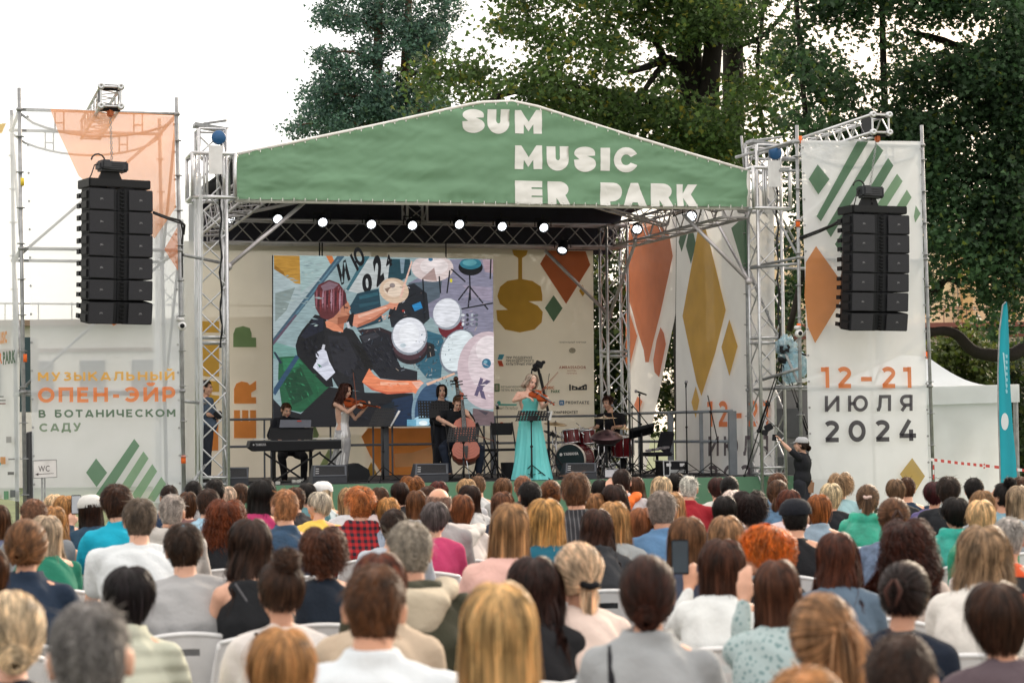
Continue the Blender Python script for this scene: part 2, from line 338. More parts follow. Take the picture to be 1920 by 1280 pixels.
drape(glyphs, 'lettering', OFFW, fascia, fas, 5, .006)
# roof membrane: front profile to back profile
tB = 6.05
def roofpt(x, b):
    f = PT(x, top_y(x), tF+.03); return f+SV*((tB-tF)*b)+Vector((0, 0, .02*math.sin(b*12)-.03))
m = MB(); m.sheet(lambda a, b: roofpt(440+963*a+12*(1-a)*b, b), 40, 10); m.build('roof_membrane', mat('roof_outer', (.45, .45, .44), .7), can, True)
m = MB(); m.sheet(lambda a, b: roofpt(440+963*a+12*(1-a)*b, b)-Vector((0, 0, .05)), 40, 10)
s0, _, zt0 = st(PT(440, 373, tF)); s1, _, zt1 = st(PT(1403, 388, tF)); EZ = (zt0+zt1)/2
# back gable black cloth
prof = [roofpt(455+948*i/20, 1)-Vector((0, 0, .06)) for i in range(21)]
zb = 4.92
m.poly([S(s0+.12, tB-.05, zb)]+[p-SV*.05 for p in prof]+[S(s1-.2, tB-.05, zb)])
lin = m.build('lining', CEIL, can)
# trusses
trm = mat('canopy_truss_alloy', (.50, .48, .50), .45, .6)
tt = MB(); zc_ = 5.2
truss(tt, S(s0+.42, tB-.45, 5.22), S(s1-.1, tB-.45, 5.22), .4, cr=.026); tt.build('back_truss', trm, can, True)
tt = MB(); truss(tt, S(s0+.3, .2, EZ+.24), S(s1-.3, .2, EZ+.24), .3, cr=.026); tt.build('front_truss', trm, can, True)
tt = MB(); truss(tt, S(s1-.15, 0, EZ+.06), S(s1-.15, tB-.6, 5.24), .4, cr=.026); tt.build('side_truss', trm, can, True)
tt = MB(); truss(tt, S(s0+.42, 0, EZ+.24), S(s0+.42, tB-.6, 5.3), .36, cr=.026); tt.build('side_truss', trm, can, True)
apx = roofpt(955, 0); sa = st(apx)[0]; za = apx.z
tt = MB(); truss(tt, S(sa, .2, za-.35), S(sa, tB-.3, za-.35), .35, cr=.024); tt.build('ridge_truss', trm, can, True)
tt = MB(); truss(tt, S(sa-.15, tB-.5, 5.4), S(sa-.15, tB-.5, za-.4), .36, up=SV, cr=.024); tt.build('gable_post', trm, can, True)
for sg in (-1, 1):
    tt = MB(); e_ = S(s0+.2 if sg < 0 else s1-.2, .5, EZ+.15); truss(tt, S(sa, .5, za-.45), e_, .28, cr=.022, up=SV); tt.build('rafter', trm, can, True)
    tt = MB(); e_ = S(s0+.2 if sg < 0 else s1-.2, 3, EZ+.15); truss(tt, S(sa, 3, za-.45), e_, .28, cr=.022, up=SV); tt.build('rafter', trm, can, True)
for (a, b, t0, t1, r) in [((570, 380), (428, 500), .1, -.2, .03), ((1282, 403), (1404, 527), .1, -.2, .03), ((1338, 405), (1404, 527), 2.2, -.1, .026), ((1022, 470), (1143, 592), 5.5, 5.6, .03), ((1192, 452), (1143, 592), 4, 5.6, .03), ((430, 470), (428, 500), 5.5, -.2, .0)]:
    if r:
        m = MB(); m.tube([PT(*a, t0), PT(*b, t1)], r, 8); m.ball(PT(*b, t1), .06); m.build('knee_brace', trm, can, True)
# ================= towers =================
def tower(s, t, ztop, lab, withsleeve, zb_=0.0, w=.40):
    b = S(s, t, zb_); o = thing('truss_tower', lab, 'truss tower', b, 'aluminium towers holding the stage roof')
    m = MB(); truss(m, b, S(s, t, ztop), w, up=SV, cr=.028, br=.013)
    for z in (.95, 1.05, 3.02, 3.1): 
        for q in ((-1, -1, 1, -1), (1, -1, 1, 1), (1, 1, -1, 1), (-1, 1, -1, -1)):
            m.tube([S(s+q[0]*w/2, t+q[1]*w/2, z), S(s+q[2]*w/2, t+q[3]*w/2, z)], .02, 6)
    m.build('truss_column', ALU, o, True)
    m = MB(); m.box(S(s, t, .03+zb_), (.8, .8, .05), Matrix.Rotation(TH, 3, 'Z')); m.build('base_plate', STEEL, o)
    if withsleeve:
        m = MB(); W = .62; z0, z1 = EZ-.02, EZ+.62
        for i in (-1, 1):
            for j in (-1, 1):
                m.tube([S(s+i*W/2, t+j*W/2, z0), S(s+i*W/2, t+j*W/2, z1)], .03, 8)
                m.tube([S(s+i*w*.36, t+j*W/2, z0), S(s+i*w*.36, t+j*W/2, z1)], .02, 8)
        for z in (z0, z1):
            for q in ((-1, -1, 1, -1), (1, -1, 1, 1), (1, 1, -1, 1), (-1, 1, -1, -1)):
                m.tube([S(s+q[0]*W/2, t+q[1]*W/2, z), S(s+q[2]*W/2, t+q[3]*W/2, z)], .03, 8)
        m.tube([S(s-.1, t-W/2, z0), S(s-.1, t-W/2, z1)], .02, 6); m.tube([S(s+.12, t-W/2, z0+.1), S(s-.1, t-W/2, z1)], .014, 6)
        m.build('sleeve_block', ALU, o, True)
        m = MB(); m.box(S(s+.02, t-.36, z1-.1), (.2, .02, .42), Matrix.Rotation(TH, 3, 'Z')); m.build('notice_plate', WHT, o)
        m = MB(); mr_ = Matrix.Rotation(TH, 3, 'Z') @ Matrix.Rotation(R(90), 3, 'X')
        m.lathe([(.001, -.05), (.09, -.05), (.105, -.03), (.105, .03), (.09, .05), (.001, .05)], S(s+.08, t-.28, ztop-.14), mr_, 16); m.build('pulley_wheel', mat('blue_pulley', (.01, .09, .24), .4), o, True)
        m = MB(); m.box(S(s, t, ztop+.04), (.5, .3, .05), Matrix.Rotation(TH, 3, 'Z') @ Matrix.Rotation(R(8), 3, 'Y')); m.tube([S(s-.1, t, ztop+.1), S(s+.2, t-.25, ztop+.12)], .02); m.build('pulley_head', STEEL, o)
        m = MB(); pts = [S(s+.1+.015*math.sin(k*1.3), t-.27+.012*math.cos(k*2.1), ztop-.14-k*.11) for k in range(int((ztop-2.9)/.11))]; m.tube(pts, [.012 if k % 2 else .02 for k in range(len(pts))], 6); m.build('chain', BLK, o)
# tower positions from the photograph
pl = PT(397, 600, -.15); pr_ = PT(1437, 600, -.05); sL = st(pl)[0]; sR = st(pr_)[0]
tower(sL, -.15, PT(397, 245, -.15).z, 'aluminium truss tower holding the left end of the stage roof', True)
tower(sR, -.05, PT(1437, 275, -.05).z, 'aluminium truss tower holding the right front corner of the stage roof', True)
pb = PT(1152, 600, 5.6); tower(st(pb)[0], 5.6, 5.4, 'truss tower behind the drummer at the rear right corner of the stage', False)
tower(sL+.1, 5.8, 5.4, 'truss tower standing at the rear left corner of the stage', False)
# ================= stage deck =================
stg = thing('stage_platform', 'low stage with dark floor and green skirt along its front', 'stage', S(4, 0, 0))
sA = st(PT(408, 908, 0))[0]; sB = st(PT(1502, 894, 0))[0]
m = MB(); m.prism([S(sA, .0, SZ-.06), S(sB, 0, SZ-.06), S(sB, 6.3, SZ-.06), S(sA, 6.3, SZ-.06)], (0, 0, .06)); m.build('floor', mat('stage_floor', (.035, .035, .04), .7, 0, .3, 5), stg)
m = MB(); m.sheet(lambda a, b: S(sA+(sB-sA)*a, -.03+.012*noise.noise(Vector((a*14, b*2, 0))), .0+(SZ-.0)*b), 120, 8); m.build('skirt', DKGREEN, stg, True)
m = MB()
for i in range(8):
    for j in range(4): m.tube([S(sA+.2+i*(sB-sA-.4)/7, .2+j*1.9, 0), S(sA+.2+i*(sB-sA-.4)/7, .2+j*1.9, SZ-.06)], .04)
m.build('support_frame', STEEL, stg)
# rear and right guard rail
def rail(name, lab, pts, zt, tubes, posts, rr=.02):
    o = thing(name, lab, 'railing', pts[0])
    for z in tubes:
        m = MB(); m.tube([p+Vector((0, 0, z)) for p in pts], rr, 6); m.build('rail', GREYM, o, True)
    for p, wd in posts:
        m = MB(); m.box(p+Vector((0, 0, zt/2)), (wd, wd*.5, zt), Matrix.Rotation(TH, 3, 'Z')); m.build('post', GREYM, o)
tr_ = 5.3; fl = lambda x, t: foot(x, t)
rail('guard_rail', 'dark guard rail along the rear edge of the stage', [fl(424, tr_), fl(1125, tr_)], 1.02, (1.02, .55), [(fl(x, tr_), w_) for x, w_ in ((512, .09), (496, .03), (620, .03), (700, .03), (722, .13), (736, .03), (908, .03), (925, .1), (820, .04))], .022)
q0 = st(fl(1165, 5.2)); e0 = fl(1165, 5.2); e1 = fl(1374, 1.2)
GREYM = mat('rail_grey_blue', (.24, .27, .30), .5, .2)
rail('guard_rail', 'grey guard rail along the right side of the stage', [e0, e1], 1.05, (1.05, .55), [(e0, .05), (e0.lerp(e1, .18), .05), (e0.lerp(e1, .47), .1), (e0.lerp(e1, .74), .06), (e1, .13)], .025)
# stage lamps on back truss
zl = 5.42; lensm = mat('lamp_lens', (1, 1, 1), .3, emit=2.4, var=0)
def par(pos, aim, lab):
    o = thing('stage_light', lab, 'stage light', pos, 'LED stage lights hung from the roof trusses')
    q = (Vector(aim)-Vector(pos)).to_track_quat('Z', 'Y').to_matrix()
    m = MB(); m.lathe([(.001, -.16), (.07, -.16), (.085, -.1), (.095, .0), (.10, .09), (.086, .09), (.082, .05)], pos, q, 20); m.build('housing', BLKP, o, True)
    m = MB()
    for k in range(19):
        rr, an = (0, 0) if k == 0 else ((.032, k) if k < 7 else (.063, k*.5236))
        an = k*math.pi/3 if 0 < k < 7 else k*math.pi/6
        m.ball(Vector(pos)+q @ Vector((rr*math.cos(an), rr*math.sin(an), .055)), (.014, .014, .010), q, 8)
    m.build('led_lens', lensm, o, True)
    m = MB(); m.lathe([(.001, .05), (.082, .05)], pos, q, 20); m.build('front_disc', mat('lamp_disc', (.75, .85, .95), .3, emit=.12, var=0), o)
    m = MB(); px_ = q @ Vector((1, 0, 0)); m.tube([Vector(pos)+px_*.15, Vector(pos)+px_*.15+Vector((0, 0, .14)), Vector(pos)-px_*.15+Vector((0, 0, .14)), Vector(pos)-px_*.15], .012, 6); m.tube([Vector(pos)+Vector((0, 0, .14)), Vector(pos)+Vector((0, 0, .22))], .02); m.build('yoke', BLK, o)
names = ['first', 'second', 'third', 'fourth', 'fifth', 'sixth', 'seventh', 'eighth']
for k, (x, y) in enumerate([(431, 410), (520, 411), (604, 417), (695, 421), (772, 423), (860, 421), (940, 425), (1018, 427)]):
    p = PT(x, y-2, tB-1.0); par(p, p-SV*4+Vector((0, 0, -1.6)), f'lit stage light on the back truss, {names[k]} from the left')
par(PT(1195, 428, 4.2), PT(1150, 620, 0), 'lit stage light tilted down on the right side truss near the drummer')
par(PT(1297, 404, 2), PT(1240, 560, -3), 'lit stage light behind the right knee brace under the fascia')
par(PT(1055, 465, 5.2), PT(1000, 700, 3), 'dark stage light hanging under the back truss left of the rear tower')
# ================= LED screen =================
scr = thing('led_screen', 'large screen showing a drummer from above, hung behind the band', 'screen', PT(718, 801, 5.0)); tS = 5.0
m = MB(); cs = [PT(512, 478, tS), PT(924, 486, tS), PT(925, 798, tS), PT(512, 801, tS)]; m.prism([c+SV*.02 for c in cs], SV*.09); m.build('cabinet', BLKP, scr)
A = Art(lambda x, y: PT(x, y, tS), -SV, .00025, 0)
z8 = zc(500, 470, 3.7636)
def pp(c, *pts): A.put(z8(pts), c)
def el(cx, cy, rx, ry, c, rot=0): A.ell(500+cx/3.7636, 470+cy/3.7636, rx/3.7636, ry/3.7636, c, rot, (512.3, 478.6+(cx/3.7636-12)*.0194, 924.4, 797.6))
pp('8fa5a9', (46, 30), (1597, 60), (1600, 1233), (46, 1243)); pp('a3b2b5', (46, 30), (540, 40), (46, 640)); pp('6f9a93', (46, 640), (215, 690), (220, 800), (46, 760))
pp('9db4b4', (230, 33), (545, 40), (420, 140), (240, 300)); pp('b9bfbf', (560, 280), (700, 60), (870, 56), (860, 240), (640, 300)); pp('83918f', (60, 300), (200, 260), (140, 420), (60, 500))
pp('b3863a', (50, 33), (232, 36), (238, 235), (200, 230), (130, 180), (52, 130)); pp('8e6526', (56, 100), (120, 150), (130, 180), (52, 130)); pp('c9743f', (418, 36), (462, 37), (482, 85), (455, 105))
pp('848296', (1300, 60), (1597, 62), (1600, 590), (1340, 610), (1160, 470), (960, 430), (1000, 230)); pp('55626e', (1000, 230), (1240, 200), (1220, 330), (1050, 420)); pp('988fa2', (1380, 240), (1590, 260), (1590, 360), (1450, 330)); pp('a58f99', (1520, 60), (1597, 62), (1597, 160), (1540, 150))
pp('23444f', (870, 58), (1010, 60), (1020, 170), (900, 240), (855, 200)); pp('7f93a0', (940, 60), (975, 60), (965, 160), (948, 160))
pp('20242c', (930, 260), (1040, 230), (1130, 300), (1150, 480), (1060, 560), (880, 540), (860, 440)); pp('2f5f72', (1120, 560), (1250, 600), (1230, 900), (1130, 900), (1050, 800)); pp('1d2026', (1120, 640), (1180, 660), (1190, 740), (1130, 760))
pp('3f5a6b', (46, 665), (46, 618), (498, 38), (550, 39)); pp('587a8b', (60, 625), (500, 60), (512, 62), (75, 630)); pp('3c6672', (560, 272), (690, 39), (728, 39), (575, 285)); pp('5c4a5c', (46, 668), (46, 640), (200, 450), (215, 455))
for t_, bl, br, tl in [('И', (525, 235), (590, 195), (495, 115)), ('Ю', (635, 140), (700, 60), (590, 45)), ('2', (775, 250), (830, 190), (745, 75)), ('0', (680, 300), (748, 270), (668, 185)), ('4', (850, 130), (890, 90), (830, 62))]:
    A.text(t_, '14161c', z8([bl])[0], z8([br])[0], z8([tl])[0], .05)
pp('1e5a3c', (85, 750), (215, 742), (330, 860), (440, 960), (430, 1050), (240, 1140), (110, 1112), (80, 900)); pp('14432d', (110, 900), (240, 820), (330, 1010), (180, 1090)); pp('2a7350', (110, 760), (210, 752), (260, 800), (120, 850))
pp('15161c', (46, 1045), (110, 1112), (240, 1150), (440, 960), (700, 1000), (1030, 1005), (1050, 1237), (46, 1243)); pp('1c2f4a', (880, 1050), (1030, 1015), (1045, 1230), (900, 1235)); pp('12202b', (820, 1090), (900, 1060), (900, 1230), (800, 1232))
pp('2b4a66', (46, 1005), (50, 970), (205, 735), (232, 748), (60, 1020)); pp('1b2c3e', (46, 715), (60, 712), (110, 790), (95, 800))
pp('1f3f4d', (600, 370), (640, 300), (790, 268), (818, 500), (640, 555), (580, 400)); pp('2d5a68', (650, 320), (785, 290), (788, 315), (655, 345)); pp('2a4f5c', (650, 380), (795, 350), (797, 370), (655, 402))
pp('10121a', (340, 450), (420, 470), (430, 700), (470, 960), (420, 960), (320, 860), (215, 740), (203, 670), (220, 610), (250, 560)); pp('1c2030', (340, 470), (400, 480), (400, 560), (270, 620), (240, 600))
pp('2a1f26', (640, 560), (800, 540), (900, 580), (900, 690), (760, 700)); pp('1c1e27', (650, 600), (780, 560), (862, 590), (884, 680), (945, 820), (1062, 850), (1062, 930), (800, 900), (740, 830)); pp('34353d', (660, 605), (770, 575), (800, 600), (690, 650))
pp('1b1c22', (405, 500), (430, 540), (520, 578), (560, 540), (610, 560), (700, 700), (765, 830), (720, 850), (680, 920), (690, 1000), (500, 960), (440, 860), (410, 700)); pp('26272f', (430, 600), (560, 600), (640, 760), (600, 900), (480, 840)); pp('0f1014', (600, 640), (690, 700), (750, 820), (700, 840))
pp('d98a69', (413, 500), (490, 465), (548, 490), (538, 575), (470, 565), (420, 540)); pp('b0674c', (470, 500), (545, 490), (538, 560))
pp('bd7e63', (430, 495), (480, 420), (540, 320), (578, 370), (592, 405), (580, 430), (590, 460), (560, 505), (500, 520)); pp('94563f', (500, 470), (585, 455), (560, 508), (500, 520)); pp('3a2327', (548, 395), (575, 398), (574, 407), (548, 405)); pp('7b4433', (560, 440), (588, 446), (580, 455))
pp('5e2b30', (335, 300), (365, 240), (440, 205), (510, 230), (558, 300), (566, 368), (530, 395), (500, 440), (470, 470), (430, 490), (380, 470), (342, 400)); 
for i in range(14): x = 345+i*15; pp(['8d5560', '44202a', '7b3438', 'a88390'][i % 4], (x, 300-abs(i-7)*-4), (x+9, 262), (x+13, 330), (x+6, 410+(i % 3)*20), (x-2, 360))
pp('7f6570', (380, 250), (440, 215), (505, 240), (470, 270), (400, 285))
pp('15161c', (585, 450), (612, 437), (627, 510), (600, 540), (565, 500)); pp('c9c9cf', (560, 510), (578, 500), (588, 545), (572, 548))
pp('d69076', (615, 452), (700, 430), (850, 380), (905, 335), (940, 330), (945, 352), (925, 380), (912, 418), (870, 408), (760, 490), (640, 542), (605, 528)); pp('b06a50', (640, 520), (760, 470), (860, 405), (870, 408), (760, 492), (640, 542)); pp('e8b49e', (640, 455), (840, 395), (850, 402), (650, 475))
pp('ea8a62', (722, 830), (755, 875), (800, 905), (900, 915), (1030, 917), (1080, 912), (1135, 955), (1120, 990), (1080, 1018), (1030, 1000), (850, 1010), (740, 980), (672, 925)); pp('c9664a', (690, 935), (760, 975), (850, 995), (1020, 990), (1030, 1000), (850, 1012), (740, 982), (676, 930)); pp('f2b294', (800, 925), (1000, 930), (1000, 945), (800, 948)); pp('f0b7a2', (1020, 925), (1085, 920), (1125, 955), (1060, 975))
pp('d5d8e6', (345, 720), (395, 690), (420, 710), (440, 780), (482, 858), (420, 916), (325, 822), (350, 780)); pp('b9bccd', (350, 820), (430, 780), (440, 800), (360, 840)); pp('c6c7cf', (385, 690), (395, 660), (412, 665), (405, 700))
el(1168, 122, 148, 98, 'd6c6c4'); el(1180, 110, 100, 60, 'e4d9d8'); el(1155, 62, 16, 13, '35698b'); pp('a8908c', (1090, 200), (1180, 120), (1200, 215)); el(897, 282, 105, 88, 'd6bba3', .3); el(890, 270, 70, 55, 'e3cfbc', .3); el(885, 246, 20, 17, '8e8280'); pp('8b7467', (830, 270), (885, 250), (860, 275), (850, 300))
el(1437, 118, 86, 58, '14161d'); el(1437, 92, 76, 40, '2f7183'); el(1430, 85, 50, 22, '57959f')
for a_, b_ in [((1430, 170), (1435, 350)), ((1425, 250), (1350, 350)), ((1435, 260), (1560, 415)), ((1435, 250), (1420, 400)), ((1100, 200), (1115, 480)), ((1215, 180), (1225, 300)), ((1290, 140), (1270, 300)), ((1050, 300), (1000, 330)), ((1580, 60), (1575, 200)), ((1300, 130), (1400, 220)), ((1350, 415), (1595, 370)), ((855, 480), (905, 400))]:
    dx, dy = b_[0]-a_[0], b_[1]-a_[1]; l_ = math.hypot(dx, dy); nx, ny = -dy/l_*5, dx/l_*5; pp('14181f', (a_[0]+nx, a_[1]+ny), (b_[0]+nx, b_[1]+ny), (b_[0]-nx, b_[1]-ny), (a_[0]-nx, a_[1]-ny))
rq = random.Random(3)
for i in range(90):
    x, y = rq.choice([(rq.uniform(900, 1130), rq.uniform(250, 520)), (rq.uniform(1380, 1500), rq.uniform(440, 560)), (rq.uniform(1120, 1240), rq.uniform(600, 900)), (rq.uniform(900, 1060), rq.uniform(750, 850)), (rq.uniform(1250, 1330), rq.uniform(900, 960)), (rq.uniform(640, 880), rq.uniform(540, 640))]); l_ = rq.uniform(8, 34); a_ = rq.uniform(0, 3.1); c_, s_ = math.cos(a_), math.sin(a_)
    pp(rq.choice(['c8cbd2', '3a4450', '7d8791', '0f1117', '2d6a86', '6b5a55', 'a99a8a']), (x, y), (x+l_*c_, y+l_*s_), (x+l_*c_-4*s_, y+l_*s_+4*c_), (x-4*s_, y+4*c_))
pp('2a83bb', (1020, 385), (1080, 360), (1097, 405), (1040, 428)); el(960, 425, 10, 8, 'a33a30'); el(1297, 212, 9, 14, 'd6c93a')
el(1010, 690, 122, 112, '241a22'); el(1006, 660, 122, 112, '493038'); el(1003, 604, 127, 133, '9298a2', .1); el(1002, 596, 117, 124, 'e3e5ec', .1); el(1000, 590, 70, 80, 'eceef3'); el(958, 668, 20, 16, 'c3d0d8')
el(1295, 540, 88, 84, '6b1f2c'); el(1270, 448, 103, 112, '9aa0aa', .3); el(1265, 440, 94, 104, 'dfe1e8', .3)
for i in range(12): el(1380+(i % 4)*32, 455+(i//4)*32, 13, 9, ['d4d8dd', '5a616b', 'aab0b8', '2b2f37'][(i*7) % 4], i)
el(1350, 712, 128, 165, '79808c', .45); el(1345, 706, 112, 150, 'dce6ea', .45)
el(1150, 1125, 132, 215, '7d97a6', .1); el(1152, 1128, 112, 190, '34506e', .1); el(1090, 1205, 60, 40, 'a9d3e6'); pp('6aa5c0', (985, 1190), (1050, 1190), (1050, 1236), (985, 1236)); el(1100, 1215, 30, 18, 'eaf6fa')
el(1562, 845, 222, 276, 'cdb9bf'); el(1575, 800, 160, 200, 'd9cace'); el(1560, 700, 90, 100, 'e7dcde'); el(1545, 795, 32, 34, '2e6a88'); el(1538, 785, 14, 12, '7db1c4'); A.text('K', '5d5470', z8([(1462, 1010)])[0], z8([(1545, 1040)])[0], z8([(1500, 900)])[0], .06)
pp('6e5c60', (1450, 1110), (1597, 1135), (1600, 1232), (1440, 1233)); pp('3f3a44', (1480, 1120), (1560, 1140), (1540, 1160))
pp('e0b6a6', (932, 330), (946, 336), (1024, 80), (1016, 72)); pp('e2b79f', (1120, 935), (1130, 952), (1325, 872), (1318, 860))
rq = random.Random(21)
def dab(x, y, L_, W_, a_, c_): cs_, sn = math.cos(a_), math.sin(a_); pp(c_, (x-L_*cs_, y-L_*sn), (x+W_*sn, y-W_*cs_), (x+L_*cs_, y+L_*sn), (x-W_*sn, y+W_*cs_))
for (n_, X0, X1, Y0, Y1, cols, L0, L1, a0, a1) in ((40, 430, 700, 600, 980, ['24252d', '121317', '2d2f38', '1b1c22'], 15, 50, .6, 1.6), (30, 660, 900, 600, 880, ['2b2c34', '14151a', '3a3b43'], 12, 45, .5, 1.2), (26, 240, 400, 480, 820, ['171925', '0d0e14', '20222f'], 12, 40, .8, 1.8), (40, 60, 420, 60, 560, ['9fb0b2', '8b9ea1', 'a9b7b4', '7e9296'], 15, 60, -.2, .2), (34, 90, 400, 780, 1080, ['1b5538', '266b48', '174a30', '2f7a53'], 12, 40, .2, 1.4), (26, 480, 1040, 1020, 1220, ['1b1c23', '0e0f13', '20242e'], 18, 60, -.3, .5), (30, 1330, 1580, 240, 560, ['8d8799', '78768a', '9d94a4', '6c6b7d'], 12, 40, -.5, .3), (22, 345, 560, 230, 430, ['6f3a40', '4d2429', '8b5a62', '3a181d'], 8, 26, 1.2, 1.9), (16, 1380, 1590, 640, 1060, ['d9c9cd', 'c5b0b7', 'e3d8da'], 14, 50, -.5, .6), (12, 740, 1060, 920, 990, ['e07c55', 'f0a182'], 10, 34, -.1, .2), (10, 640, 900, 400, 520, ['c98168', 'e0a58e'], 8, 26, -.7, -.3), (40, 1000, 1330, 560, 960, ['3b5f70', '213541', '8fa0ab', '151a20', '56707e'], 4, 18, 0, 3)):
    for _ in range(n_): dab(rq.uniform(X0+30, X1-30), rq.uniform(Y0+20, Y1-20), rq.uniform(L0, L1)*.6, rq.uniform(2, 7), rq.uniform(a0, a1), rq.choice(cols))
sm = mat('screen_picture', (1, 1, 1), .5, attr='Col', var=.22, emit=.66, scale=3, stretch=(2, 2, 14), nodiff=True); A.build('picture', sm, scr)
m = MB()
for x in (599, 604, 836): m.tube([PT(x, 455, 5.05), PT(x, 482, 5.05)], .014, 5)
m.build('hanging_strap', BLK, scr)
# ================= banners =================
MESHC = mat('mesh_banner_white', (.80, .84, .88), .9, 0, .05, 1.5, .2, 3, thru=.42, trans=.4)
MESHO = mat('mesh_banner_open', (.75, .72, .70), .9, 0, .06, 1.5, .2, 3, thru=.5, trans=.5)
BACKC = mat('mesh_backdrop_cream', (.86, .79, .67), .9, 0, .06, 1.2, .2, 3, thru=.05, trans=.14)
INK = mat('printed_ink', (1, 1, 1), .85, attr='Col', var=.07, scale=3, thru=.10, trans=.3)
INKB = mat('backdrop_ink', (1, 1, 1), .85, attr='Col', var=.07, scale=3, thru=.03, trans=.2)
def cloth(fn, nu, nv, amp=.012, sx=1.2, sz=.5, nrm=None, seed=0):
    m = MB(); nrm = nrm or -SV
    def f(a, b):
        p = fn(a, b); return p+nrm*amp*(noise.noise(Vector((p.x*sx+seed, p.y*sx, p.z*sz)))+.5*noise.noise(Vector((p.x*4+seed, p.y*4, p.z*1.3))))
    return m.sheet(f, nu, nv)
def quad(c): return lambda a, b: (c[0].lerp(c[1], a)).lerp(c[3].lerp(c[2], a), b)
# backdrop
bd = thing('backdrop_banner', 'cream mesh backdrop with gold letter S, rust hexagon and sponsor names', 'banner', foot(720, 5.95)); tb = 5.95
c = [PT(345, 452, tb), PT(1112, 470, tb), PT(1115, 884, tb), PT(345, 905, tb)]
def flat(c, name, m_, par, nrm=None, nu=60, nv=40, amp=.006):
    return cloth(quad(c), nu, nv, amp, nrm=nrm).build(name, m_, par, True)
flat(c, 'cloth', BACKC, bd)
B = Art(lambda x, y: PT(x, y, tb), -SV, .0008, .016, 1.35)
z9 = zc(900, 440, 2.559); z2 = zc(0, 540, 3.2); z7 = zc(420, 440, 2.56); zz = zc(340, 560, 3.5556); z5 = zc(900, 600, 6.4)
GOLD = 'b28c35'; RUST = 'a85c33'; ORG = 'd48a42'; GRN = '54715a'
B.put(z9([(153, 73), (228, 76), (222, 98), (201, 112), (201, 213), (250, 222), (290, 248), (298, 290), (298, 318), (232, 320), (275, 340), (300, 370), (295, 420), (260, 455), (190, 469), (120, 455), (82, 410), (77, 362), (132, 360), (95, 332), (82, 295), (95, 250), (130, 222), (182, 213), (182, 112), (160, 98)]), GOLD)
B.put(z9([(325, 76), (505, 80), (528, 145), (412, 332), (287, 140)]), RUST); B.put(z9([(352, 290), (395, 352), (352, 418), (310, 352)]), GRN); B.put(z9([(490, 240), (507, 270), (492, 297), (474, 270)]), GOLD)
B.put(zz([(345, 322), (345, 235), (360, 195), (410, 182), (455, 195), (467, 230), (467, 258), (497, 260), (497, 322)]), '748f62')
B.put(zz([(350, 698), (350, 600), (365, 565), (400, 550), (440, 558), (455, 575), (497, 545), (497, 605), (465, 625), (465, 655), (497, 655), (497, 698)]), 'd98c45')
B.put(zz([(350, 742), (390, 742), (390, 812), (404, 816), (404, 742), (445, 742), (445, 812), (457, 816), (457, 742), (497, 742), (497, 928), (350, 928)]), 'd98c45')
B.put(zz([(120, 690), (120, 560), (160, 545), (250, 550), (250, 620), (200, 620), (200, 640), (250, 645), (250, 690)]), 'c9a046'); B.put(zz([(120, 510), (120, 300), (250, 300), (250, 520), (220, 515), (210, 500), (190, 520)]), 'c9a046'); B.put(zz([(130, 225), (130, 150), (250, 150), (250, 225)]), 'c9a046'); B.put(zz([(150, 1010), (150, 850), (245, 830), (245, 1010)]), 'cf8340')
B.put(z7([(658, 968), (690, 928), (1010, 925), (1008, 1060), (960, 1150), (880, 1195), (780, 1185), (700, 1060)]), ORG); B.put(z7([(815, 1050), (900, 1045), (1005, 1010), (1000, 1108), (820, 1115)]), 'dfae7a'); B.put(z7([(705, 1090), (735, 1150), (690, 1180), (680, 1140)]), GOLD); B.put(z7([(430, 900), (455, 960), (440, 985), (425, 985)]), '7f9468'); B.put(z7([(500, 1030), (525, 1040), (470, 1150), (440, 1140)]), '8a9a6c')
B.put(z5([(225, 412), (288, 412), (262, 474), (205, 472)]), '3f8ba3'); B.put(z5([(205, 487), (255, 487), (280, 556), (225, 552)]), 'b5482e')
def tx(t, x0, x1, yb, h, c='3d3f42', b=.02): B.text(t, c, (x0, yb), (x1, yb), (x0, yb-h), b)
tx('ПРИ ПОДДЕРЖКЕ', 948, 997, 672.5, 4.2); tx('ПРЕЗИДЕНТСКОГО', 948, 1000, 678.5, 4.2); tx('КУЛЬТУРНЫХ ИНИЦИАТИВ', 948, 1018, 684.5, 4.2)
tx('ГЕНЕРАЛЬНЫЙ ПАРТНЕР', 1047, 1098, 643, 2.6, '77746c'); tx('AMBASSADOR', 1047, 1098, 691, 5, '9a6a5c'); tx('HOTEL', 1063, 1080, 696, 2.2, '9a6a5c'); tx('ГРУППА', 1062, 1081, 701, 2.2, '9a6a5c')
B.ell(1072, 657, 6, 5, '8a867a'); B.ell(1072, 657, 5, 4, 'b0a894')
B.put([(926, 719), (935, 719), (936, 720), (936, 733), (935, 734), (926, 734)], '5f7a5f'); B.put([(928, 721.5), (933.5, 721.5), (933.5, 731.5), (928, 731.5)], 'b0a894'); tx('БОТАНИЧЕСКИЙ САД', 938, 990, 727, 3.4, '62655c'); tx('ПЕТРА ВЕЛИКОГО', 938, 985, 733, 3.4, '62655c')
tx('MUSIC', 1018, 1038, 729, 5, 'b5602f', .04); tx('PARK', 1032, 1049, 736, 5, '3f6a4a', .04)
for a_, b_ in [((1066, 720), (1069, 732)), ((1071, 722), (1074, 731)), ((1078, 724), (1081, 731)), ((1085, 724), (1088, 731)), ((1091, 722), (1094, 731)), ((1096, 720), (1099, 731))]: B.put([a_, (b_[0], a_[1]+1), b_, (a_[0], b_[1])], '33353a')
B.put([(1071, 722), (1083, 727), (1096, 720), (1099, 722), (1085, 729), (1071, 725)], '33353a'); B.put([(1074, 729), (1098, 728.5), (1098, 731), (1074, 731)], '33353a')
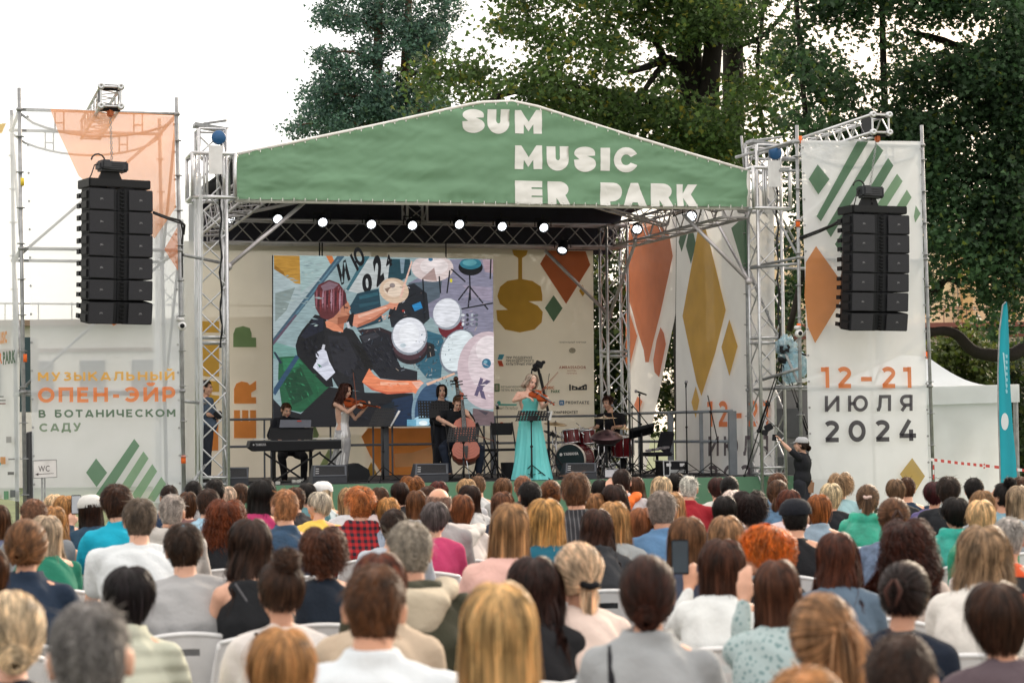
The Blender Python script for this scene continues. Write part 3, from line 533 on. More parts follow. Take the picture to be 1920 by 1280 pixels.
B.put([(1047, 751), (1048, 750), (1055, 750), (1056.5, 751), (1056.5, 758), (1055, 759.5), (1048, 759.5), (1047, 758)], '3f6f9c'); tx('VK', 1048.5, 1055, 757, 4, 'dddddd', .04); tx('ВКОНТАКТЕ', 1059, 1103, 757, 5, '3d4046', .03); tx('УНИВЕРСИТЕТ', 1036, 1082, 775, 4.5, '33353a', .04)
B.ell(934, 755, 3.5, 4, '3f9c98'); B.put([(932, 757), (968, 757), (967, 760), (932, 760)], '4fa39c'); tx('Санкт-Петербург', 931, 970, 767, 5, '505048', 0)
B.ell(939, 796, 5, 5, 'b5562f'); B.ell(938, 804, 3, 4, '4f8ba0')
B.build('print', INKB, bd)
# side banners on the right
def strip(name, lab, top, bot, mt, zf, hem=0):
    o = thing(name, lab, 'banner', bot[0]); n = 24
    return o
sd1 = thing('side_banner', 'narrow side banner with rust blotches, tapering beside the rear tower', 'banner', PSd(1200, 890, sR-.02)); sS = sR+.12
pj = lambda x, y: PSd(x, y, sS)
pA = [PSd(1176, 470, sS), PSd(1268, 425, sS), PSd(1267, 592, sS), PSd(1222, 800, sS), PSd(1205, 885, sS), PSd(1176, 885, sS)]
def shp(c0, c1, ts, name, m_, par):   # sheet between left edge polyline c0 and right edge polyline c1 in pixels
    def f(a, b):
        k = b*(len(c0)-1); i = min(int(k), len(c0)-2); q = k-i
        l = Vector(c0[i]).lerp(Vector(c0[i+1]), q); r = Vector(c1[i]).lerp(Vector(c1[i+1]), q); p = l.lerp(r, a); return pj(p.x, p.y)
    return cloth(f, 30, 40, .012, nrm=-SU, sx=2.2).build(name, m_, par, True)
SIDEC = mat('mesh_banner_side', (.78, .75, .74), .9, 0, .06, 1.5, .2, 3, thru=.07, trans=.35)
shp([(1176, 440), (1176, 592), (1176, 800), (1176, 888)], [(1268, 405), (1267, 592), (1222, 800), (1210, 888)], 0, 'cloth', SIDEC, sd1)
zS = zc(1150, 420, 2.6655)
def art_side(par, items):
    b = Art(pj, -SU, .001, .034, 1.5)
    for c_, pts in items: b.put(zS(pts), c_)
    return b
art_side(sd1, [('a85c33', [(70, 150), (90, 0), (230, -20), (290, 60), (306, 160), (245, 440), (205, 600), (185, 690), (168, 690), (160, 630), (125, 520), (105, 440), (70, 330)]), ('a85c33', [(78, 408), (128, 560), (88, 720), (70, 690), (70, 440)]), ('b05f3b', [(245, 515), (262, 545), (272, 600), (238, 765), (215, 740), (208, 680), (225, 580)]), ('b8653f', [(130, 860), (155, 885), (135, 940), (112, 905)])]).build('print', INK, sd1)
sd2 = thing('side_banner', 'wide side banner with gold rhombs and dates on the right of stage', 'banner', PSd(1350, 890, sS))
shp([(1269, 404), (1268, 592), (1268, 800), (1268, 900)], [(1452, 340), (1452, 592), (1452, 800), (1452, 905)], 0, 'cloth', mat('mesh_banner_side_pale', (.82, .82, .83), .9, 0, .06, 1.5, .2, 3, thru=.12, trans=.35), sd2)
b2_ = art_side(sd2, [('3f5f4a', [(345, 45), (378, 50), (350, 140), (335, 90)]), ('3f5f4a', [(385, 40), (405, 20), (422, 100), (397, 200), (372, 110)]), ('b28c35', [(430, 40), (470, 20), (500, 130), (572, 430), (520, 640), (450, 860), (425, 790), (355, 460)]), ('b28c35', [(590, 475), (632, 610), (590, 760), (550, 615)]), ('c09a4c', [(422, 810), (440, 880), (422, 970), (400, 890)]), ('4f6f58', [(600, 20), (690, -60), (690, 200), (665, 240)])])
def tS_(t, c, x0, x1, yb, yt, x0b=None): b2_.pen(t, c, *zS([(x0, yb), (x1, yb-4), (x0, yt)]), .2, .45)
tS_('12–21', 'cf7440', 480, 790, 1012, 885); tS_('ИЮЛЯ', '4b4148', 488, 790, 1158, 1060); tS_('2024', '4b4148', 488, 790, 1300, 1205)
b2_.build('print', INK, sd2)
# ================= scaffold towers =================
tSc = -1.1
def scaffold(lab, xl, xr, ytop, ybot, braces, back=2.1):
    # standards at pixel columns (front), depth back
    a0, a1 = PT(xl[0], ytop[0], tSc), PT(xl[1], ybot, tSc); b0, b1 = PT(xr[0], ytop[1], tSc), PT(xr[1], ybot, tSc)
    a1.z = b1.z = 0.02; a0.x += 0
    o = thing('scaffold_tower', lab, 'scaffold', a1)
    tops = [a0, b0, b0+SV*back, a0+SV*back]; bots = [a1, b1, b1+SV*back, a1+SV*back]
    for p, q in zip(bots, tops):
        m = MB(); m.tube([p, q], .028, 10); d = q-p
        for k in range(14):
            c_ = p+d*(k*.5+.35)/d.length if (k*.5+.35) < d.length-.2 else None
            if c_: m.lathe([(.03, -.006), (.062, -.006), (.062, .006), (.03, .006)], c_, None, 10)
        m.build('standard', STEEL, o, True)
    lv = braces
    for z in lv:
        m = MB(); f = []
        for p, q in zip(bots, tops): f.append(p+(q-p)*((z-p.z)/(q.z-p.z)))
        for i in range(4):
            m.tube([f[i], f[(i+1) % 4]], .024, 8)
            m.ball(f[i], (.05, .05, .035))
        m.build('ledger', STEEL, o, True)
    m = MB(); zz_ = lv
    for a_, b_ in zip(zz_[1:], zz_[2:]):
        pt = lambda i, z: bots[i]+(tops[i]-bots[i])*((z-bots[i].z)/(tops[i].z-bots[i].z))
        m.tube([pt(3, a_), pt(2, b_)], .022, 8); m.tube([pt(0, a_), pt(3, b_)], .022, 8); m.tube([pt(2, a_), pt(1, b_)], .022, 8)
    m.build('diagonal_brace', STEEL, o, True)
    # bowed head frames
    zt = lv[-1]
    for i, j in ((0, 1), (3, 2)):
        m = MB(); A_, B_ = pt(i, zt), pt(j, zt); pts = [A_+(B_-A_)*k/12+Vector((0, 0, -.05-.3*math.sin(math.pi*k/12)**.6)) for k in range(13)]
        m.tube(pts, .018, 6)
        for k in (3, 9):
            for e_ in (-.06, .06): m.tube([pts[k]+SU*e_, A_+(B_-A_)*k/12+SU*e_], .012, 5)
            m.tube([pts[k]+SU*.06+Vector((0, 0, .12)), pts[k]-SU*.06+Vector((0, 0, .12))], .012, 5)
        m.build('head_frame', STEEL, o, True)
    return o, bots, tops, pt
LB, Lbots, Ltops, Lpt = scaffold('steel scaffold tower behind the left banner', (36, 48), (331, 347), (165, 183), 940, (.3, 2.3, 4.3, 6.25))
RB, Rbots, Rtops, Rpt = scaffold('steel scaffold tower behind the white banner on the right', (1494, 1503), (1728, 1752), (235, 235), 940, (.3, 2.3, 4.3, 6.1))
for o, lst in ((LB, [((41, 341), 'yellow'), ((46, 671), 'orange'), ((344, 861), 'orange')]), (RB, [((1496, 419), 'orange'), ((1498, 613), 'orange'), ((1735, 666), 'orange'), ((1500, 262), 'orange')])):
    for (x, y), c_ in lst:
        m = MB(); p = PT(x, y, tSc); m.tube([p-Vector((0, 0, .055)), p+Vector((0, 0, .055))], .034, 10); m.build('tape_mark', mat(c_+'_tape', {'orange': (.9, .16, .02), 'yellow': (.8, .6, .05)}[c_], .6), o, True)
# extra braces tying towers to stage
for c_, r_ in (([PT(345, 478, tSc), PT(412, 492, 0)], .024), ([PT(345, 752, tSc), PT(385, 756, 0)], .022), ([PT(360, 905, -.9), PT(385, 872, -.3)], .022)): m = MB(); m.tube(c_, r_, 8); m.build('tie_bar', STEEL, LB, True)
for c_, r_ in (([PT(1408, 502, -.2), PT(1500, 494, tSc)], .026), ([PT(1500, 262, tSc), PT(1380, 295, .2)], .026), ([PT(1462, 297, 0), PT(1496, 298, tSc)], .03), ([PT(1390, 255, .1), PT(1396, 318, .1)], .02), ([PT(1450, 380, 0), PT(1500, 470, 1)], .022), ([PT(1440, 320, 0), PT(1500, 320, tSc)], .02), ([PT(1418, 715, .2), PT(1500, 690, tSc)], .026)): m = MB(); m.tube(c_, r_, 8); m.build('tie_bar', STEEL, RB, True)
# left banner
lb = thing('vertical_banner', 'tall translucent banner announcing the open-air festival in orange and green', 'banner', PT(200, 935, tSc))
nB = -SV; c = [PT(49, 204, tSc-.06), PT(328, 219, tSc-.06), PT(340, 942, tSc-.06), PT(62, 945, tSc-.06)]
cloth(quad(c), 60, 90, .02, nrm=nB).build('cloth', MESHC, lb, True)
A2 = Art(lambda x, y: PT(x, y, tSc-.06), nB, .0008, .05, 1.25)
z1 = zc(0, 140, 3.2)
A2b = Art(lambda x, y: PT(x, y, tSc-.06), nB, .0008, .05, 1.2); A2b.put(z1([(300, 207), (1043, 246), (1052, 800), (925, 985), (470, 610), (345, 340)]), 'ee9d62'); A2b.put(z1([(983, 1050), (1062, 915), (1066, 1180)]), 'df8449')
A2b.build('orange_print', mat('printed_ink_sheer', (1, 1, 1), .85, attr='Col', var=.07, scale=3, thru=.42, trans=.4), lb)
A2.put(z2([(640, 190), (740, 190), (680, 228)]), 'd97c42')
for t_, c_, x0, x1, yb, h in [('МУЗЫКАЛЬНЫЙ', 'd9a74e', 71, 326, 714, 16), ('ОПЕН-ЭЙР', 'dd7f42', 71, 327, 754, 27), ('В БОТАНИЧЕСКОМ', '4b6650', 72, 327, 782.5, 14), ('САДУ', '6b8068', 73, 150, 809, 15)]: A2.pen(t_, c_, (x0, yb), (x1, yb-1.5), (x0-.2, yb-h), .24, .3)
for g_ in ([(512, 1105), (572, 1020), (638, 1105), (575, 1192)], [(800, 903), (832, 945), (625, 1265), (550, 1265)], [(855, 978), (886, 1020), (745, 1245), (700, 1218)], [(908, 1053), (937, 1097), (825, 1275), (785, 1240)], [(962, 1130), (990, 1172), (920, 1280), (880, 1258)]):
    A2.put(z2(g_), '4a7555' if g_[0][0] < 830 else '6b8f6c')
A2.build('print', mat('printed_ink_thin', (1, 1, 1), .85, attr='Col', var=.07, scale=3, thru=.14, trans=.35), lb)
def eyelets(o, c, n, m_=STEEL):
    m = MB()
    for k in range(n):
        for a_ in (.008, .992):
            p = quad(c)(a_, (k+.3)/n)-SV*.03; m.lathe([(.001, .006), (.018, .006), (.018, 0)], p, Matrix.Rotation(R(90), 3, 'X'), 8)
    m.build('eyelets', m_, o)
eyelets(lb, c, 14)
# angled sponsor banner at the far left
ab = thing('vertical_banner', 'slanting sponsor banner at the left picture edge, lettered PARK', 'banner', P(10, 930, 31.5))
e1_, e2_ = P(34, 640, 29.7), P(-60, 640, 32.6); nA = Vector((-(e2_-e1_).y, (e2_-e1_).x, 0)).normalized()
if nA.y > 0: nA = -nA
pa = lambda x, y: hit(x, y, e1_, nA)
c = [pa(-60, 285), pa(33, 206), pa(38, 940), pa(-60, 925)]
cloth(quad(c), 20, 60, .02, nrm=nA).build('cloth', MESHC, ab, True)
A3 = Art(pa, nA, .001, .05)
for t_, c_, x0, x1, yb, h in [('PARK', '4b6650', 12, 36, 682, 21), ('R', 'cf7440', 5, 11, 683, 19), ('MUSIC', 'cf8a40', 2, 20, 645, 20), ('ER', 'cf7440', -30, -2, 683, 20)]: A3.text(t_, c_, (x0, yb), (x1, yb-4), (x0-.3, yb-h), .06)
for x0, x1, yb, h, c_ in [(5, 14, 745, 3, '777777'), (5, 18, 752, 3, '777777'), (5, 18, 758, 3, '886666'), (8, 18, 870, 14, 'c98a4a'), (22, 34, 890, 6, '555555'), (15, 24, 936, 16, '4f8a62'), (27, 37, 932, 14, '50555a'), (-2, 5, 940, 16, 'b34a4a'), (0, 10, 872, 5, '5f9aa0'), (24, 36, 862, 3, '777777'), (20, 30, 830, 12, '999999')]: A3.put([(x0, yb), (x1, yb-.5), (x1, yb-h), (x0, yb-h)], c_)
A3.put([(-60, 235), (20, 232), (12, 250), (-60, 262)], 'd9b766')
A3.build('print', INK, ab)
# right banner
rb = thing('vertical_banner', 'white vertical banner with green stripes and the dates 12-21 July 2024', 'banner', PT(1620, 935, tSc))
c = [PT(1502, 263, tSc-.06), PT(1726, 265, tSc-.06), PT(1743, 950, tSc-.06), PT(1519, 945, tSc-.06)]
cloth(quad(c), 50, 90, .022, nrm=nB, seed=4).build('cloth', mat('mesh_banner_white_dense', (.83, .87, .91), .9, 0, .05, 1.5, .2, 3, thru=.17, trans=.35), rb, True)
A4 = Art(lambda x, y: PT(x, y, tSc-.06), nB, .0008, .055); z6 = zc(1460, 200, 2.909)
for g_ in ([(205, 318), (270, 398), (208, 482), (155, 398)], [(420, 192), (480, 194), (222, 628), (198, 600)], [(524, 205), (562, 242), (276, 714), (247, 668)], [(588, 282), (617, 325), (332, 800), (298, 752)], [(637, 368), (667, 410), (480, 705), (452, 655)], [(690, 455), (716, 497), (600, 690), (570, 650)], [(738, 540), (765, 585), (735, 635), (728, 600)]):
    A4.put(z6(g_), '4a7355' if g_[0][0] < 600 else '6f9372')
A4.put(z6([(195, 762), (365, 1000), (190, 1290), (150, 1200), (132, 1030), (140, 850)]), 'd08a50'); A4.put([(1707, 858), (1731, 892), (1708, 929), (1684, 888)], 'b79a4e'); A4.put([(1610, 945), (1626, 925), (1640, 945)], 'b79a4e')
A4.pen('12–21', 'dd8044', (1537, 727), (1706, 727), (1536, 688), .21, .42); A4.pen('ИЮЛЯ', '3c3840', (1543, 772), (1707, 770), (1543, 742), .21, .55); A4.pen('2024', '29252f', (1542, 828), (1714, 826), (1541, 789), .22, .5)
A4.build('print', mat('printed_ink_dense', (1, 1, 1), .85, attr='Col', var=.07, scale=3, thru=.10, trans=.3), rb); eyelets(rb, c, 14)
# ================= cantilever trusses, hoists, line arrays =================
def cantilever(lab, x, y, t0, t1, w):
    p = PT(x, y, t0); o = thing('cantilever_truss', lab, 'truss', p)
    m = MB(); q = p+SV*(t1-t0); truss(m, p, q, w, cr=.026, br=.012); m.build('box_truss', ALU, o, True)
    m = MB(); C_ = p-SV*.02
    for i in (-1, 1):
        for j in (-1, 1): m.lathe([(.001, -.03), (.05, -.03), (.05, .03), (.02, .035), (.001, .01)], C_+SU*i*w/2+Vector((0, 0, j*w/2)), Matrix.Rotation(TH, 3, 'Z') @ Matrix.Rotation(R(90), 3, 'X'), 12)
    m.build('end_fitting', ALU, o, True)
    m = MB(); m.box(p-SV*-.2-SU*w*.5, (.02, .35, w*1.02), Matrix.Rotation(TH, 3, 'Z')); m.tube([p+SV*.12-SU*w*.5+Vector((0, 0, -w*.52)), p+SV*.12+SU*w*.5+Vector((0, 0, -w*.52))], .05, 8); m.tube([p+SV*.12-SU*w*.5+Vector((0, 0, w*.52)), p+SV*.12+SU*w*.5+Vector((0, 0, w*.52))], .045, 8); m.build('sling', BLKP, o)
    return p+SV*.12+Vector((0, 0, -w*.55))
def linearray(side, x0, x1, ys, xs_bot, t, hookp, lab):
    # cabinets between pixel columns x0..x1, row boundaries ys, on plane t
    pc = PT((x0+x1)/2, ys[0], t); W = (PT(x1, ys[0], t)-PT(x0, ys[0], t)).length*.93
    ax = SU; yaw = Matrix.Rotation(TH, 3, 'Z')
    if side < 0: yaw = Matrix.Rotation(TH+R(16), 3, 'Z')
    else: yaw = Matrix.Rotation(TH+R(6), 3, 'Z')
    o = thing('line_array_speaker', lab, 'loudspeaker array', pc, 'hanging black line array loudspeakers')
    D = .5
    n = len(ys)-1; jb = 0
    for k in range(n):
        xm = (x0+x1)/2+(xs_bot-(x0+x1)/2)*(k/n)**2
        a = PT(xm, ys[k], t); b = PT(xm, ys[k+1], t); h = (a-b).length-.006; tilt = R([0, .5, 1, 2, 4, 9][k])
        mm = yaw @ Matrix.Rotation(tilt, 3, 'X'); cc = (a+b)/2+SV*.25
        m = MB(); pr = [(-W/2, 0), (-W/2+.02, -D/2), (-.06, -D/2+.02), (-.03, -D/2+.05), (.03, -D/2+.05), (.06, -D/2+.02), (W/2-.02, -D/2), (W/2, 0), (W/2-.12, D/2), (-W/2+.12, D/2)]
        pr = [(p_[0]*1., p_[1]) for p_ in pr]
        m.prism([cc+mm @ Vector((p_[0], p_[1], -h/2)) for p_ in pr], mm @ Vector((0, 0, h)))
        cab = m.build('speaker_cabinet', BLKP, o)
        for i in (-1, 1):
            m = MB(); m.box(cc+mm @ Vector((i*W*.3, -D/2-.012, 0)), (W*.37, .014, h*.95), mm, .006)
            sub(m, 'grille', mat('speaker_grille', (.028, .029, .036), .8, 0, .2, 150, .6, 200), cab)
        m = MB()
        for q in range(5): m.box(cc+mm @ Vector((.0+.03, -D/2+.03, -h*.36+q*h*.18)), (.05, .03, .012), mm)
        sub(m, 'horn_slots', BLK, cab)
        for i in (-1, 1):
            m = MB(); p_ = cc+mm @ Vector((i*W*.3, -D/2-.021, 0)); v, f = textgeo('JBL', .0)
            m.addv([p_+mm @ Vector(((a_-.5)*.05, 0, (b_-.3)*.022)) for a_, b_ in v], f)
            sub(m, 'logo', mat('grey_logo', (.35, .35, .37), .6), cab)
        m = MB()
        for i in (-1, 1):
            for e_ in (-.25, .22): m.box(cc+mm @ Vector((i*(W/2-.016), -.1, h*e_)), (.05, .22, h*.34), mm, .008); m.box(cc+mm @ Vector((i*(W/2+.0), .1, h*e_)), (.03, .1, h*.22), mm)
        sub(m, 'rigging_plate', BLK, cab)
    top = PT((x0+x1)/2, ys[0], t)+SV*.25
    m = MB()
    for e_ in (-.22, .22): m.box(top+yaw @ Vector((0, e_, .08)), (W*.92, .05, .11), yaw, .008)
    for e_ in (-.46, 0, .46): m.box(top+yaw @ Vector((e_*W*.96, 0, .08)), (.06, .44, .12), yaw, .008)
    m.prism([top+yaw @ Vector((-.25, -.02, .12)), top+yaw @ Vector((.12, -.02, .12)), top+yaw @ Vector((.03, -.02, .34)), top+yaw @ Vector((-.1, -.02, .42))], yaw @ Vector((0, .05, 0)))
    m.build('flying_frame', BLK, o)
    return top, yaw
def hoist(lab, x, y, t, hook, yaw, w, h):
    p = PT(x, y, t)+SV*.25; o = thing('chain_hoist', lab, 'hoist', p, 'chain hoists above the loudspeakers')
    m = MB(); mm = yaw; m.box(p, (w, .22, h), mm, .03); m.box(p+mm @ Vector((-.12, -.02, .02)), (.14, .26, h*.9), mm, .02); m.box(p+mm @ Vector((w*.42, 0, 0)), (w*.12, .24, h*1.05), mm, .02)
    for q in range(4): m.box(p+mm @ Vector((0, -.115, -h*.3+q*h*.2)), (w*.6, .012, .012), mm)
    m.build('motor', mat('hoist_paint', (.03, .032, .04), .5), o)
    m = MB(); m.tube([p+mm @ Vector((0, 0, -h/2)), p+mm @ Vector((0.02, 0, -h/2-.1))], .03); m.tube([p+Vector((0, 0, -h/2-.1))+mm @ Vector((.05*math.cos(a_*.6), 0, .05*math.sin(a_*.6))) for a_ in range(9)], .018); m.build('hook', BLK, o, True)
    m = MB(); top = Vector(hook); q = p+Vector((0, 0, h/2)); L_ = (top-q).length; n = int(L_/.035)
    for k in range(n):
        c_ = q.lerp(top, k/n); e_ = SU if k % 2 else SV; m.tube([c_-e_*.012, c_-e_*.012+(top-q)/n*1.1], .006, 4); m.tube([c_+e_*.012, c_+e_*.012+(top-q)/n*1.1], .006, 4)
    m.build('chain', STEEL, o)
    m = MB(); m.box(top-Vector((0, 0, .05)), (.09, .07, .14), mm, .02); m.build('top_hook_block', mat('orange_paint', (.5, .12, .03), .5), o)
    m = MB(); m.tube([p+mm @ Vector((-w*.4, 0, h*.3)), p+mm @ Vector((-w*.6, 0, h*.1)), p+mm @ Vector((-w*.7, 0, -h*.8)), p+mm @ Vector((-w*.85, -.02, -h*1.6))], .009, 5); m.tube([p+mm @ Vector((-.2+.1*math.cos(a_*.5), 0, h*.5+.1*math.sin(a_*.5))) for a_ in range(7)], .012, 5); m.build('cable', CABLE, o, True)
hk = cantilever('aluminium box truss jutting over the left banner', 208, 181, -2.0, 1.3, .27)
top, yw = linearray(-1, 147, 288, [354, 395, 438, 481, 522, 561, 603], 216, -2.0, hk, 'black line array of six cabinets hanging before the left banner')
hoist('black chain hoist hanging above the left loudspeaker array', 213, 309, -2.0, hk, yw, .42, .14)
hk = cantilever('aluminium box truss jutting over the white banner on the right', 1651, 232, -1.95, 1.3, .27)
top, yw = linearray(1, 1587, 1711, [402, 439, 474, 511, 546, 582, 616], 1644, -2.0, hk, 'black line array of six cabinets hanging before the right banner')
hoist('black chain hoist hanging above the right loudspeaker array', 1645, 358, -2.0, hk, yw, .38, .17)
m = MB(); m.tube([PT(288, 398, -1.8), PT(315, 408, -1.6), PT(336, 413, -1.2), PT(346, 422, -1.15), PT(344, 440, -1.1)], .018, 6); m.tube([PT(288, 400, -1.8), PT(318, 412, -1.6), PT(340, 419, -1.2), PT(343, 436, -1.12), PT(341, 460, -1.1), PT(341, 520, -1.1)], .014, 6)
tag(m.build('speaker_cable', CABLE, None, True), 'black cable from the left loudspeaker array to the scaffold pole', 'cable')
m = MB(); m.tube([PT(1592, 402, -1.8), PT(1560, 422, -1.5), PT(1530, 434, -1.3), PT(1501, 445, -1.15), PT(1470, 470, 0)], .018, 6); m.tube([PT(1592, 420, -1.8), PT(1567, 421, -1.5), PT(1535, 436, -1.3), PT(1501, 449, -1.15)], .012, 6)
tag(m.build('speaker_cable', CABLE, None, True), 'black cable from the right loudspeaker array to the scaffold pole', 'cable')
# dome cameras on poles
def domecam(x, y, lab):
    p = PT(x, y, tSc-.1); o = thing('security_camera', lab, 'camera', p)
    m = MB(); m.ball(p, (.065, .065, .065), None, 16); m.box(p+Vector((-.02, 0, .09)), (.1, .08, .06), None, .01); m.build('housing', WHT, o, True)
    m = MB(); m.ball(p-SV*.045, (.036, .036, .036), None, 12); m.build('lens', BLKP, o, True)
domecam(341, 611, 'white round security camera on the left scaffold pole'); domecam(1498, 625, 'white round security camera on the pole beside the blue bag')
# WC sign
p = PT(83, 940, -1.6); p.z = 0; ws = thing('toilet_sign', 'white WC sign with an arrow on a pole by the left banner', 'sign', p)
pw = lambda x, y: PT(x, y, -1.6)
m = MB(); m.prism([pw(62, 863), pw(106, 861), pw(107, 894), pw(63, 896)], SV*.02); m.build('panel', mat('sign_white', (.72, .71, .70), .5), ws)
m = MB(); m.tube([pw(79, 896)+SV*.02, Vector((pw(79, 896).x, pw(79, 896).y, 0))], .014); m.tube([pw(84, 896)+SV*.02, Vector((pw(84, 896).x, pw(84, 896).y, 0))], .014); m.tube([pw(x, y) for x, y in ((62, 863), (106, 861), (107, 894), (63, 896), (62, 863))], .008, 5); m.build('frame', STEEL, ws)
A5 = Art(pw, -SV, .0005, .002); A5.text('WC', '3a2f35', (72, 884), (93, 883), (72, 873), 0); A5.put([(66, 889), (72, 886), (72, 888), (101, 886.5), (101, 887.3), (72, 889), (72, 891.5)], '3a2f35'); A5.build('print', mat('sign_print', (1, 1, 1), .7, attr='Col', var=0), ws)
# tent
tp = 3.0
def tP(x, y, dt=0): return P(x, y, 38+dt)
tn = thing('gazebo_tent', 'white gazebo tent beyond the right banner', 'tent', P(1800, 930, 38))
m = MB(); ap = tP(1700, 668, 1.5); fl_, fr_ = tP(1400, 735), tP(1909, 720); bl_, br_ = tP(1440, 735, 3), tP(1905, 722, 3)
apL, apR = tP(1690, 665, 1.5), tP(1738, 668, 1.5)
m.sheet(lambda a, b: fl_.lerp(fr_, a).lerp(apL.lerp(apR, a), b)-Vector((0, 0, .22*math.sin(math.pi*b))), 20, 12); m.sheet(lambda a, b: fr_.lerp(br_, a).lerp(apR, b)-Vector((0, 0, .22*math.sin(math.pi*b))), 8, 12); m.sheet(lambda a, b: bl_.lerp(br_, a).lerp(apL.lerp(apR, a), b)-Vector((0, 0, .22*math.sin(math.pi*b))), 8, 12); m.sheet(lambda a, b: bl_.lerp(fl_, a).lerp(apL, b), 8, 12)
TENT = mat('tent_fabric', (.76, .80, .84), .8, 0, .05, 2, .15, 4, trans=.3)
m.build('roof', TENT, tn, True)
m = MB(); dz = Vector((0, 0, -.32)); m.sheet(lambda a, b: fl_.lerp(fr_, a)+dz*b-Vector((0, .02, 0)), 8, 1); m.sheet(lambda a, b: fr_.lerp(br_, a)+dz*b+Vector((.02, 0, 0)), 8, 1); m.build('valance', TENT, tn)
def fold(p, s): return .07*math.sin(p.x*9+2*noise.noise(p*1.1))*s
m = MB(); m.sheet(lambda a, b: (lambda p: p+Vector((0, fold(p, b), 0)))(fl_.lerp(fr_-Vector((.12, 0, 0)), a)+Vector((0, .05, -.3-2.0*b))), 120, 16); m.build('side_wall', TENT, tn, True)
m = MB()
for p_ in (fl_, fr_, bl_, br_): m.tube([p_-Vector((0.03, -.03, .1)), Vector((p_.x-.03, p_.y+.03, 0))], .03)
m.build('leg', STEEL, tn)
# feather flag
fd = 31; fp = P(1895, 930, fd); fp.z = 0
ff = thing('feather_flag', 'teal feather flag at the right picture edge', 'flag', fp)
L_ = [(1886, 566), (1880, 572), (1874, 620), (1871, 700), (1872, 780), (1874, 850), (1876, 930)]; R_ = [(1888, 566), (1890, 585), (1892, 640), (1893, 700), (1899, 800), (1905, 860), (1909, 930)]
def fl2(a, b):
    k = b*6; i = min(int(k), 5); q = k-i; l = Vector(L_[i]).lerp(Vector(L_[i+1]), q); r = Vector(R_[i]).lerp(Vector(R_[i+1]), q); p = l.lerp(r, a); return P(p.x, p.y, fd+.02*math.sin(a*6+b*3))
m = MB(); m.sheet(fl2, 10, 40); m.build('flag_cloth', mat('teal_flag', (.012, .27, .36), .7, 0, .06, 3, trans=.3), ff, True)
m = MB(); m.tube([P(1886, 566, fd)]+[P(x, y, fd) for x, y in L_[1:]]+[Vector((P(1876, 930, fd).x, fd, 0))], .012); m.build('flag_pole', STEEL, ff)
A6 = Art(lambda x, y: P(x, y, fd-.03), Vector((0, -1, 0)), .0005, .002); A6.ell(1884, 790, 7, 16, 'd5dde0'); A6.put([(1880, 660), (1883, 662), (1888, 740), (1884, 700)], 'a8d3dc')
for i in range(7): A6.put([(1885, 664+i*11), (1889, 665+i*11), (1889, 671+i*11), (1886, 671+i*11)], '8cc4d2')
A6.build('print', mat('flag_print', (1, 1, 1), .7, attr='Col', var=0), ff)
# barrier tape
bt = MB(); pts = [(1745, 861), (1800, 868), (1850, 873), (1925, 882)]
for i in range(26):
    a_, b_ = i/26, (i+1)/26
    def q_(u): k = u*3; j = min(int(k), 2); return P(pts[j][0]+(pts[j+1][0]-pts[j][0])*(k-j), pts[j][1]+(pts[j+1][1]-pts[j][1])*(k-j), 32+u)
    p0, p1 = q_(a_), q_(b_); h_ = Vector((0, 0, .022)); c_ = (.55, .06, .05) if i % 2 else (.75, .75, .75); bt.addv([p0-h_, p1-h_, p1+h_, p0+h_], [(0, 1, 2, 3)], c_)
for (x, y0, y1, d_) in ((1749, 862, 898, 32), (1844, 866, 878, 32.6)):
    for i in range(4):
        c_ = (.55, .06, .05) if i % 2 else (.75, .75, .75); bt.addv([P(x, y0+(y1-y0)*i/4, d_), P(x+3, y0+(y1-y0)*i/4, d_), P(x+3, y0+(y1-y0)*(i+1)/4, d_), P(x, y0+(y1-y0)*(i+1)/4, d_)], [(0, 1, 2, 3)], c_)
tag(bt.build('barrier_tape', mat('barrier_tape', (1, 1, 1), .6, attr='Col', var=0)), 'red and white barrier tape stretched in front of the white tent', 'tape')
# ================= buildings =================
def wall_with(o, x0, x1, y0, z0, z1, thick, m_):
    m = MB(); m.prism([(x0, y0, z0), (x1, y0, z0), (x1, y0, z1), (x0, y0, z1)], (0, thick, 0)); return m.build('wall', m_, o)
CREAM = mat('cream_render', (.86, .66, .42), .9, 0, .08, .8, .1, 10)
bR = thing('building', 'cream building with red ledge, railing and wall ladder behind the trees', 'building', (20, 75, 0)); yb_ = 75
zl_ = P(1850, 612, yb_).z; x0_, x1_ = P(1380, 600, yb_).x, P(2010, 600, yb_).x
wall_with(bR, x0_, x1_, yb_, zl_, P(1800, 420, yb_).z, 8, CREAM)
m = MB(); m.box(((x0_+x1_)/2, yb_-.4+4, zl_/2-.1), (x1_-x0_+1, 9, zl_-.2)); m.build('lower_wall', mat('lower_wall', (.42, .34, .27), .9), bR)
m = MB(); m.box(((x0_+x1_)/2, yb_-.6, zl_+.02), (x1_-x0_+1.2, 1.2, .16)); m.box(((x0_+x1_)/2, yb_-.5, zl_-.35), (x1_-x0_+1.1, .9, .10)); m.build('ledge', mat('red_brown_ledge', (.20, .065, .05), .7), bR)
m = MB()
for zz2 in (P(1850, 579, yb_-1).z, P(1850, 581, yb_-1).z+.12): m.tube([(x0_, yb_-1.1, zz2), (x1_, yb_-1.1, zz2-.05)], .02, 5)
for i in range(16): x_ = x0_+i*(x1_-x0_)/15; m.tube([(x_, yb_-1.1, zl_+.1), (x_, yb_-1.1, P(1850, 580, yb_-1).z)], .018, 5)
m.build('railing', mat('rust_rail', (.25, .12, .09), .7), bR)
m = MB(); xa, xb = P(1788, 600, yb_-.2).x, P(1797, 600, yb_-.2).x
